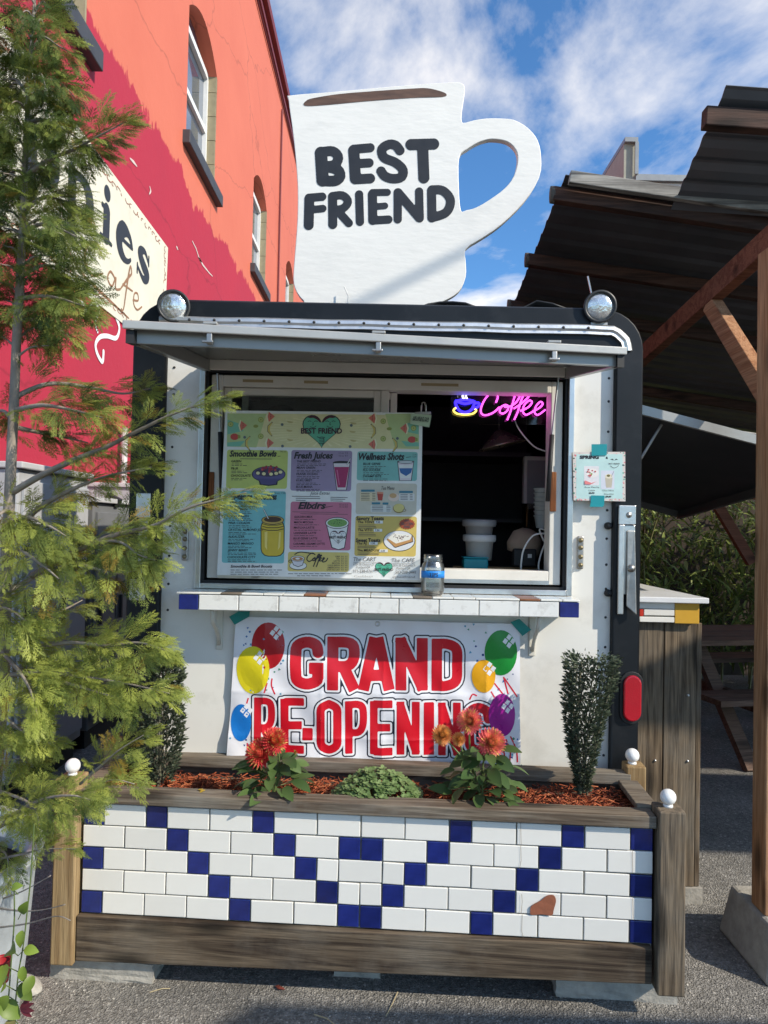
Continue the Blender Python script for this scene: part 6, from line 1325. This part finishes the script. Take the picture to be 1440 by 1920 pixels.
# ------------------------------------------------------------------ hedge, fence and picnic table in the shade
fe = empty('board_fence', (2.5, 7.4, 0), 'dark board fence behind the bamboo hedge', 'fence')
fb_ = MB().box(0, .142, 0, .02, 0, 1.9).build('board', mat('dark_fence_wood', (.05, .035, .025), .85, var=.3), fe); fb_.location = (1.0, 7.4, 0); fb_.parent = None; fb_.parent = fe; fb_.matrix_parent_inverse = fe.matrix_world.inverted()
for i in range(1, 34): o = fb_.copy(); COL.objects.link(o); o.location = (1.0+i*.147-(.9 if False else 0), 7.4, 0)
MB().box(1.0, 6.0, 7.425, 7.47, .4, .5).build('rail', mat('dark_fence_wood', (0, 0, 0)), fe)
hd = empty('bamboo_hedge', (2.6, 6.6, 0), 'feathery bamboo hedge behind the picnic tables', 'hedge'); lv = Leaves(); bl_ = leaf_pts(1, .17, .2, .35, 3); st = MB()
for i in range(46):
    x, y = rnd.uniform(1.3, 5.2), rnd.uniform(6.3, 7.2); st.tube([(x, y, 0), (x+rnd.uniform(-.1, .1), y-.05, 1.2), (x+rnd.uniform(-.25, .25), y-rnd.uniform(.1, .4), 2.1)], [.012, .009, .003], 5)
    for k in range(210):
        z = rnd.uniform(.35, 2.15); p = (x+rnd.gauss(0, .16), y+rnd.gauss(0, .14)-.15*z/2, z); a = rnd.uniform(0, 6.28); g_ = rnd.random(); lv.put(bl_, p, (math.cos(a), math.sin(a)*.7-.2, rnd.uniform(-.7, .25)), (rnd.gauss(0, .3), rnd.gauss(0, .3), 1), rnd.uniform(.10, .19), np.array((.09, .14, .03))*(1-g_)+np.array((.28, .33, .09))*g_)
lv.build('foliage', LM, hd); st.build('canes', mat('bamboo_cane', (.16, .15, .06), .5), hd)
def picnic(x, y, rz, label):
    M0 = Matrix.Translation((x, y, 0)) @ Matrix.Rotation(R(rz), 4, 'Z'); o = empty('picnic_table', label=label, cat='table', group='picnic tables under the pergola', M=M0); W_ = wood('brown_table_wood', (.10, .055, .035), (.18, .10, .065), (.12, .10, .085), 'x', .8)
    for i in range(5): MB().box(-.9, .9, -.36+i*.146, -.36+i*.146+.138, .72, .755).build('top_plank', W_, o, local=True)
    for sy in (-.78, .5): [MB().box(-.9, .9, sy+i*.14, sy+i*.14+.134, .43, .465).build('seat_plank', W_, o, local=True) for i in range(2)]
    for sx in (-.6, .6):
        for sg in (-1, 1): MB().beam((sx, sg*.12, .718), (sx, sg*.68, .0), .045, .09, (1, 0, 0)).build('leg', W_, o, local=True)
        MB().beam((sx+.05, -.76, .40), (sx+.05, .76, .40), .04, .09).build('crossbar', W_, o, local=True)
picnic(2.75, 5.2, 12, 'brown picnic table under the pergola in front of the hedge')

# ================================================================== LEFT SIDE: CABINETS, TUB, CONIFER, VINE
CABM = mat('pale_grey_cabinet', (.42, .43, .44), .5, var=.06, vscale=3, dirt=(.25, .24, .22), damt=.5)
CABD = mat('dark_grey_cabinet', (.16, .165, .17), .55, var=.1)
def cabinet(y0, y1, h, m, label):
    o = empty('utility_cabinet', (-2.1, (y0+y1)/2, 0), label, 'cabinet', 'grey cabinets along the red wall'); x0, x1 = WX+.02, -1.86
    MB().box(x0, x1, y0, y1, .12, h).build('case', m, o, bevel=.01); MB().box(x0-.0+.01, x1+.03, y0-.02, y1+.02, h+.001, h+.035).build('lid', mat('cabinet_lid', (.5, .5, .5), .45), o, bevel=.006)
    for i in range(2):
        d0 = y0+.03+i*(y1-y0-.03)/2; d = MB().box(x1+.001, x1+.02, d0, d0+(y1-y0-.09)/2, .18, h-.06).build('door', m, o, bevel=.004); MB().box(x1+.0205, x1+.04, d0+.04, d0+.06, h*.5, h*.5+.16).build('handle', RUBBER, d)
    MB().box(x0+.03, x1-.03, y0+.03, y1-.03, 0, .119).build('plinth', RUBBER, o)
cabinet(3.6, 4.45, 1.72, CABM, 'pale grey utility cabinet against the red wall nearest the conifer')
cabinet(4.55, 5.3, 1.58, CABD, 'darker grey utility cabinet between two paler ones on the red wall')
cabinet(5.4, 6.1, 1.72, CABM, 'pale grey utility cabinet against the red wall beside the downpipe')
tag(MB().tube([(WX+.06, 6.35, 0), (WX+.06, 6.35, 2.3)], .03, 10).build('downpipe', mat('white_pipe', (.6, .58, .55), .5)), 'white pipe standing against the red wall behind the trailer', 'pipe')
p = at(212, 938, 4.9); fl_ = empty('flood_light', p, 'small black flood light on a bracket above the grey cabinets', 'light'); Mf = Matrix.Translation(p) @ Matrix.Rotation(R(28), 4, 'Y')
MB().box(-.05, .05, -.03, .03, -.035, .035, Mf).build('head', RUBBER, fl_, bevel=.008); MB().tube([p, p+Vector((-.08, .1, -.14)), (p.x-.1, p.y+.15, 1.6)], .014, 8).build('arm', ALU, fl_); MB().box(p.x-.14, p.x-.06, p.y+.11, p.y+.19, 1.56, 1.605).build('foot', ALU, fl_)
# galvanised tub
tcx, tcy = -1.27, 1.88
tub = empty('galvanised_tub', (tcx, tcy, 0), 'weathered pale metal tub holding the conifer', 'tub')
GALV = mat('galvanised_metal', (.50, .54, .56), .5, .35, var=.2, vscale=9, dirt=(.25, .25, .24), damt=.6, bump=.2)
MB().lathe([(.30, 0), (.325, .25), (.345, .55), (.35, .56), (.335, .56), (.32, .5)], 40, Matrix.Translation((tcx, tcy, 0))).build('wall', GALV, tub, smooth=True)
MB().lathe([(.345+.018*math.cos(t), .56+.018*math.sin(t)) for t in np.linspace(0, 2*math.pi, 11)], 40, Matrix.Translation((tcx, tcy, 0))).build('rim', GALV, tub, smooth=True)
MB().lathe([(.001, .48), (.325, .47)], 40, Matrix.Translation((tcx, tcy, 0))).build('soil', mat('dark_soil', (.03, .02, .014), .95), tub)

# conifer
TD = 1.98
tree = empty('conifer_tree', at(5, 1500, TD), 'tall feathery conifer with sunlit yellow green sprays in front of the red wall', 'tree')
tree.location.z = .47; bpy.context.view_layer.update()
BK = mat('conifer_bark', (.27, .23, .19), .9, var=.35, vscale=16, bump=1, bscale=40, stretch=(1, 1, .35))
tp = [(-8, 1560), (2, 1300), (10, 1100), (18, 930), (26, 760), (31, 640), (38, 520), (44, 400), (48, 280), (54, 160), (62, 40), (68, -60)]
tpts = [at(x, y, TD+.0) for x, y in tp]; tpts[0].z = .45; tpts[0].x = -1.08
MB().tube(tpts, [.024, .021, .0175, .015, .0135, .0125, .012, .0095, .0075, .006, .004, .002], 10).build('trunk', BK, tree, smooth=True)
def spray_tpl(seed, dens=8):
    r_ = random.Random(seed); V = []; F = []; K = []
    def rib(a, d, L, w, kz):
        n = np.array((-d[1], d[0], 0)); b = len(V); a = np.array(a); d = np.array(d)
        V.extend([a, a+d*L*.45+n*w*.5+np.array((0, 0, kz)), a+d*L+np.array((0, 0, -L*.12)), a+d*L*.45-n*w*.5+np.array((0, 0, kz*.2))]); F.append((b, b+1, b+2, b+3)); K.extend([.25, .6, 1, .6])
    rib((0, 0, 0), (1, 0, 0), 1, .035, .01)
    for k in range(1, dens+1):
        x = .08+.82*k/dens
        for sg in (-1, 1):
            a = R(r_.uniform(28, 52))*sg; L = .48*(1-.75*x)+.12+r_.uniform(-.04, .04); d = (math.cos(a), math.sin(a), r_.uniform(-.15, .12)); rib((x, 0, 0), d, L, .026, .006)
            for j in range(1, 4):
                q = np.array((x, 0, 0))+np.array(d)*L*j*.25
                for s2 in (-1, 1): a2 = a+R(r_.uniform(25, 48))*s2; rib(q, (math.cos(a2), math.sin(a2), r_.uniform(-.2, .2)), L*.36*(1.15-.2*j), .022, .004)
    V = np.array(V, float); V[:, 2] -= .16*V[:, 0]**2; return V, np.array(F), np.array(K)
TPL = [spray_tpl(s_) for s_ in range(6)]
CM = leafmat('conifer_spray', None, None, .42, .5, True)
def branch(pts, s0, n, size, r0=.006, spread=.03, tone=.5, dz=0, bare=False):
    if pts[0][1] < 640: n = int(n*2.3); spread *= 1.7; pts = [(pts[0][0]+(x-pts[0][0])*.82, y, d) for x, y, d in pts]
    else: n = max(1, int(n*1.0))
    P = [at(x, y, TD+d) for x, y, d in pts]; Q = [Vector(q) for q in smooth_poly([tuple(p) for p in P], 6, False)]; m = len(Q)
    br = MB().tube(Q, [max(.0012, r0*(1-.82*i/(m-1))) for i in range(m)], 6).build('branch', BK, tree, smooth=True)
    if bare: return
    VV, FF, CC = [], [], []; off = 0
    for i in range(n):
        t = s0+(1-s0)*(i+rnd.random())/n; j = min(m-2, int(t*(m-1))); f_ = t*(m-1)-j; p = Q[j]+(Q[j+1]-Q[j])*f_; tg = (Q[j+1]-Q[j]).normalized()
        side = Vector((rnd.gauss(0, 1), rnd.gauss(0, .9), rnd.gauss(0, .8))); side = (side-tg*side.dot(tg)); side.normalize()
        tip = max(0, (t-.8)/.2); d = (tg*(.75+.9*tip)+side*rnd.uniform(.35, 1.0)*(1-.6*tip)+Vector((0, 0, rnd.uniform(-.3, .22)))).normalized()
        up = Vector((rnd.gauss(0, .55), rnd.gauss(0, .55)-.5, 1)); r_ = up.cross(d).normalized(); u = d.cross(r_); L = size*(.68 if pts[0][1] > 1180 else .8)*rnd.uniform(.6, 1.15)*(1-.25*tip)
        V, F, K = TPL[rnd.randrange(6)]; M = np.array([d, r_, u])*L; W_ = V @ M+np.array(p+side*rnd.random()*spread*(1-tip*.7)); VV.append(W_); FF.append(F+off); off += len(V)
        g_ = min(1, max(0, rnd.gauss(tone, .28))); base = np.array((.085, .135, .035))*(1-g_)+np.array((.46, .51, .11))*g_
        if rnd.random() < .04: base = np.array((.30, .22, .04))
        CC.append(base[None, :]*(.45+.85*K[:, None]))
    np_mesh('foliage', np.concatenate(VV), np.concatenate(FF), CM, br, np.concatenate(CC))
B = [
 # upper crown, its own shade painted in as a darker tone
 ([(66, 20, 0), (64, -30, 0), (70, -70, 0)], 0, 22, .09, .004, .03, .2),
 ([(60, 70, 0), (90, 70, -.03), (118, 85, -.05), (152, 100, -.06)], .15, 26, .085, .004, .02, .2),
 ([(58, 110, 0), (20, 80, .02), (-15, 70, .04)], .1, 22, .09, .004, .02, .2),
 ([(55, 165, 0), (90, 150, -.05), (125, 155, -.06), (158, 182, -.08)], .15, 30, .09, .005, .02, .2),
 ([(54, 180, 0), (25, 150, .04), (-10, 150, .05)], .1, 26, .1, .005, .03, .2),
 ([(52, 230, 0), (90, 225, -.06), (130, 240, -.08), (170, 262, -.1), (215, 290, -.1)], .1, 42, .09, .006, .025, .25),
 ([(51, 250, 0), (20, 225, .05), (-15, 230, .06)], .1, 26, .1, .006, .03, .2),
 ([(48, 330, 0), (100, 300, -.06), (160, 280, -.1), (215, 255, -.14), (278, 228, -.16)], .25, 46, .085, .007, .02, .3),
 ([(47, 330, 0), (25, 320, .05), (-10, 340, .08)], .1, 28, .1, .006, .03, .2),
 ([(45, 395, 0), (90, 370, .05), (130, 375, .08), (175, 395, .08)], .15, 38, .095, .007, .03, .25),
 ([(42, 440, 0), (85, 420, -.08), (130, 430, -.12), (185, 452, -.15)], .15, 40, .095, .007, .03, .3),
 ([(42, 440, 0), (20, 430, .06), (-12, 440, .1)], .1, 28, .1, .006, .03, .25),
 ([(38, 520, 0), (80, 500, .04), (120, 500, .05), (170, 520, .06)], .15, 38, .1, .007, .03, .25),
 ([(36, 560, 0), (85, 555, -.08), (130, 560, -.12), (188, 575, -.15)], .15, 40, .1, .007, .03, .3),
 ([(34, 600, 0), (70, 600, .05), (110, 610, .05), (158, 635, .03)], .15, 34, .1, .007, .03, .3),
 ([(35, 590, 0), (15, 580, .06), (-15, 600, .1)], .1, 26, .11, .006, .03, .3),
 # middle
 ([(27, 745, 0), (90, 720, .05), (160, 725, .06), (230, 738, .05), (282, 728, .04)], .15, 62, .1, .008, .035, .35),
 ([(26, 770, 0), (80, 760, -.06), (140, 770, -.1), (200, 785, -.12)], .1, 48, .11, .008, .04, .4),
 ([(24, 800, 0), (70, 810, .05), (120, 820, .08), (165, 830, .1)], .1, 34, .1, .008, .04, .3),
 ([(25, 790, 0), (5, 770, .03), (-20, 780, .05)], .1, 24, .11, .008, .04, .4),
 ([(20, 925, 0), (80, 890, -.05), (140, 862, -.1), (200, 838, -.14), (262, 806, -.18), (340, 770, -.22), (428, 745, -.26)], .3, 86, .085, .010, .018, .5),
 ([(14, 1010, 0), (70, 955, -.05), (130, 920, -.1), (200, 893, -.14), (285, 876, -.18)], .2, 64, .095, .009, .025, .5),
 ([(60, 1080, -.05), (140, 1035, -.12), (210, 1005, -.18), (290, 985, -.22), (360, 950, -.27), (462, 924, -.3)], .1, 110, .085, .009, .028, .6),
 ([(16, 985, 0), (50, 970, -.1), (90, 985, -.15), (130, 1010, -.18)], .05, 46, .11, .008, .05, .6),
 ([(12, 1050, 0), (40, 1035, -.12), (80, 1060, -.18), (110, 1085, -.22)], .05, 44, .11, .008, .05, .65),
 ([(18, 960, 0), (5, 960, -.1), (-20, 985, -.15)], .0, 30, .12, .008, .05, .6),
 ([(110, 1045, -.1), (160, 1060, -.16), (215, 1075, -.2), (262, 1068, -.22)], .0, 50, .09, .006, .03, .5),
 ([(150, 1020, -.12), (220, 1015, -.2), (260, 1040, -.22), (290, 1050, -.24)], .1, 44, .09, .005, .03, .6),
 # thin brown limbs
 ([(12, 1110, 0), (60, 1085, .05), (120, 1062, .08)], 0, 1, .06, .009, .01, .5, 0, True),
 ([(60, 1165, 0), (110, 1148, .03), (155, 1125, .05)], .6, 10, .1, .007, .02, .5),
 # lower, sunlight painted in as a brighter tone
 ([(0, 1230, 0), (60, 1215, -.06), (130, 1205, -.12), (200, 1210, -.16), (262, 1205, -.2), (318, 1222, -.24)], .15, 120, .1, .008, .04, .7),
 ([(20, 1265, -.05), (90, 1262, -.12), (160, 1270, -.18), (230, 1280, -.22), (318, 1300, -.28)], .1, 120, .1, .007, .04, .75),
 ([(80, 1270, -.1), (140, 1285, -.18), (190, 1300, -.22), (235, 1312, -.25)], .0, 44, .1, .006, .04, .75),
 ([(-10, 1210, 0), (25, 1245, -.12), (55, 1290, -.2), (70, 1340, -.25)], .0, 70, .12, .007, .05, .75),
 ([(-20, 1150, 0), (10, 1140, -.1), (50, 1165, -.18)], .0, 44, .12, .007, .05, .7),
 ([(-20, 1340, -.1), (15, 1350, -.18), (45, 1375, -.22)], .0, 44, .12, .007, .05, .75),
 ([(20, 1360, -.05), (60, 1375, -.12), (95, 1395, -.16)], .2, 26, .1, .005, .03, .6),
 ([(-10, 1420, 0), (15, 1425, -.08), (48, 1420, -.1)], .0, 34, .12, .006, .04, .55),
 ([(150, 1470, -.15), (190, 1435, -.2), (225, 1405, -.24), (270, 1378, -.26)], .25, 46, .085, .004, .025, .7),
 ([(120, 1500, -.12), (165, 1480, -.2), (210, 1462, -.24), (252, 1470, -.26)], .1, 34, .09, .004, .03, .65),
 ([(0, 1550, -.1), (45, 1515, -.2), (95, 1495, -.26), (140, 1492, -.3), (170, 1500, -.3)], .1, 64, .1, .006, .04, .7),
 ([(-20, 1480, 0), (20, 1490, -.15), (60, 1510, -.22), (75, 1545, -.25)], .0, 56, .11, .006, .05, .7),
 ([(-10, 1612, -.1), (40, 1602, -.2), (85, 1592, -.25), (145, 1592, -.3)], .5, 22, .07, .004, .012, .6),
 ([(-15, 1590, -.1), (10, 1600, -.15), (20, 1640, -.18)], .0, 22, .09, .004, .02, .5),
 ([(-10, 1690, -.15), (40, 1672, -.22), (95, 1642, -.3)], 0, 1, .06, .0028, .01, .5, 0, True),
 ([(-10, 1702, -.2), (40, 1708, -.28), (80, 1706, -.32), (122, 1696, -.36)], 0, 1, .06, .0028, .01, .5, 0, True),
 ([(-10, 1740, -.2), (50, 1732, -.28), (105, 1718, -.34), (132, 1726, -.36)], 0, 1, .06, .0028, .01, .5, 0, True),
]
for b_ in B: branch(*b_)
for k, y in enumerate(range(-10, 660, 17)):
    x0 = np.interp(y, [q[1] for q in tp[::-1]], [q[0] for q in tp[::-1]]); sg = 1 if k % 2 else -1; L_ = rnd.uniform(30, 68)*(.55 if y < 60 else 1); dz_ = rnd.uniform(-.14, .14)
    branch([(x0, y+18, 0), (x0+sg*L_*.4, y, dz_*.5), (x0+sg*L_*.75, y-4, dz_*.8), (x0+sg*L_, y+rnd.uniform(-12, 20), dz_)], .0, 9, .095, .004, .022, .22)
# vine on the tub
vn = empty('vine', at(20, 1850, 1.55), 'bright green broad leaved vine trailing over the metal tub', 'vine'); lv = Leaves(); hl = leaf_pts(1, .72, .35, .45, 6); st = MB()
vl = [(22, 1665, .05), (40, 1712, .06), (42, 1745, .06), (20, 1780, .09), (8, 1810, .09), (46, 1780, .06), (43, 1812, .06), (12, 1848, .1), (38, 1845, .08), (62, 1830, .07), (16, 1868, .08), (2, 1880, .1), (24, 1908, .08)]
for i, (x, y, s_) in enumerate(vl):
    p = at(x, y, 1.6); g_ = rnd.random(); lv.put(hl, p, (rnd.uniform(-.6, 1), -.3, rnd.uniform(-.7, .5)), (rnd.uniform(-.2, .5), -1.0, .9), s_*.5, np.array((.10, .16, .022))*(1-g_)+np.array((.20, .27, .04))*g_ if i != 12 else (.17, .15, .05))
st.tube([at(x, y, 1.61) for x, y in smooth_poly([(64, 1545), (58, 1640), (52, 1700), (44, 1770), (34, 1830), (26, 1915)], 5, False)], .0016, 5); st.tube([at(x, y, 1.61) for x, y in smooth_poly([(26, 1660), (27, 1720), (22, 1790), (14, 1900)], 5, False)], .0016, 5)
for x, y, s_ in vl: st.tube([at(x, y, 1.6), at(34, y+12, 1.61)], .0011, 4)
lv.build('foliage', LM, vn); st.build('stems', STEM, vn)
f = Leaves(); p = at(38, 1890, 1.6)
for k in range(4): f.put(leaf_pts(1, .35, .2, .2, 4), p, (.9, -.2, .9-.5*k), (0, -1, .3), .032, (.12, .02, .03))
f.build('red_shoot', LM, vn)
tag(MB().lathe([(.001, 0), (.016, 0), (.02, .05), (.021, .05), (.017, .046)], 20, Matrix.Translation(at(2, 1840, 1.66))).build('red_cup', mat('red_plastic', srgb(150, 20, 26), .5), smooth=True), 'small red plastic cup among the vine leaves', 'cup')
for x, y, a, l in ((735, 1868, 70, .055), (300, 1852, 15, .03), (610, 1900, 150, .04)):
    p = at(x, y, EYE*FPX/(y-985)); p.z = .003; d = Vector((math.cos(R(a)), math.sin(R(a)), .05))
    tag(MB().tube([p-d*l, p+Vector((.004, .003, .003)), p+d*l], .0016, 5).build('dry_twig', mat('straw_twig', (.42, .34, .2), .8)), {735: 'pale dry twig on the asphalt before the middle of the planter', 300: 'short twig on the asphalt by the left paver', 610: 'pale twig on the asphalt left of the bottom centre'}[x], 'twig', 'twigs on the asphalt')
p = at(520, 1846, EYE*FPX/(1846-985)); f = Leaves()
for k in range(2): f.put(bleaf, (p.x+k*.01, p.y, .006), (math.cos(k*2.4), math.sin(k*2.4), .2), (0, 0, 1), .024, (.22, .06, .045))
tag(f.build('red_leaf', LM, None), 'curled reddish leaf on the asphalt under the planter edge', 'leaf')
# small stone by the tub
bm = bmesh.new(); bmesh.ops.create_icosphere(bm, subdivisions=3, radius=1)
for v in bm.verts: v.co = Vector((v.co.x*.05, v.co.y*.035, v.co.z*.032))*(1+.18*math.sin(v.co.x*3+v.co.z*4)); v.co += at(45, 1806, 2.22).to_2d().to_3d()+Vector((0, 0, .02))
me = bpy.data.meshes.new('stone'); bm.to_mesh(me); bm.free(); me.materials.append(CONC); tag(link('stone', me), 'pale rounded stone beside the left paver', 'stone')
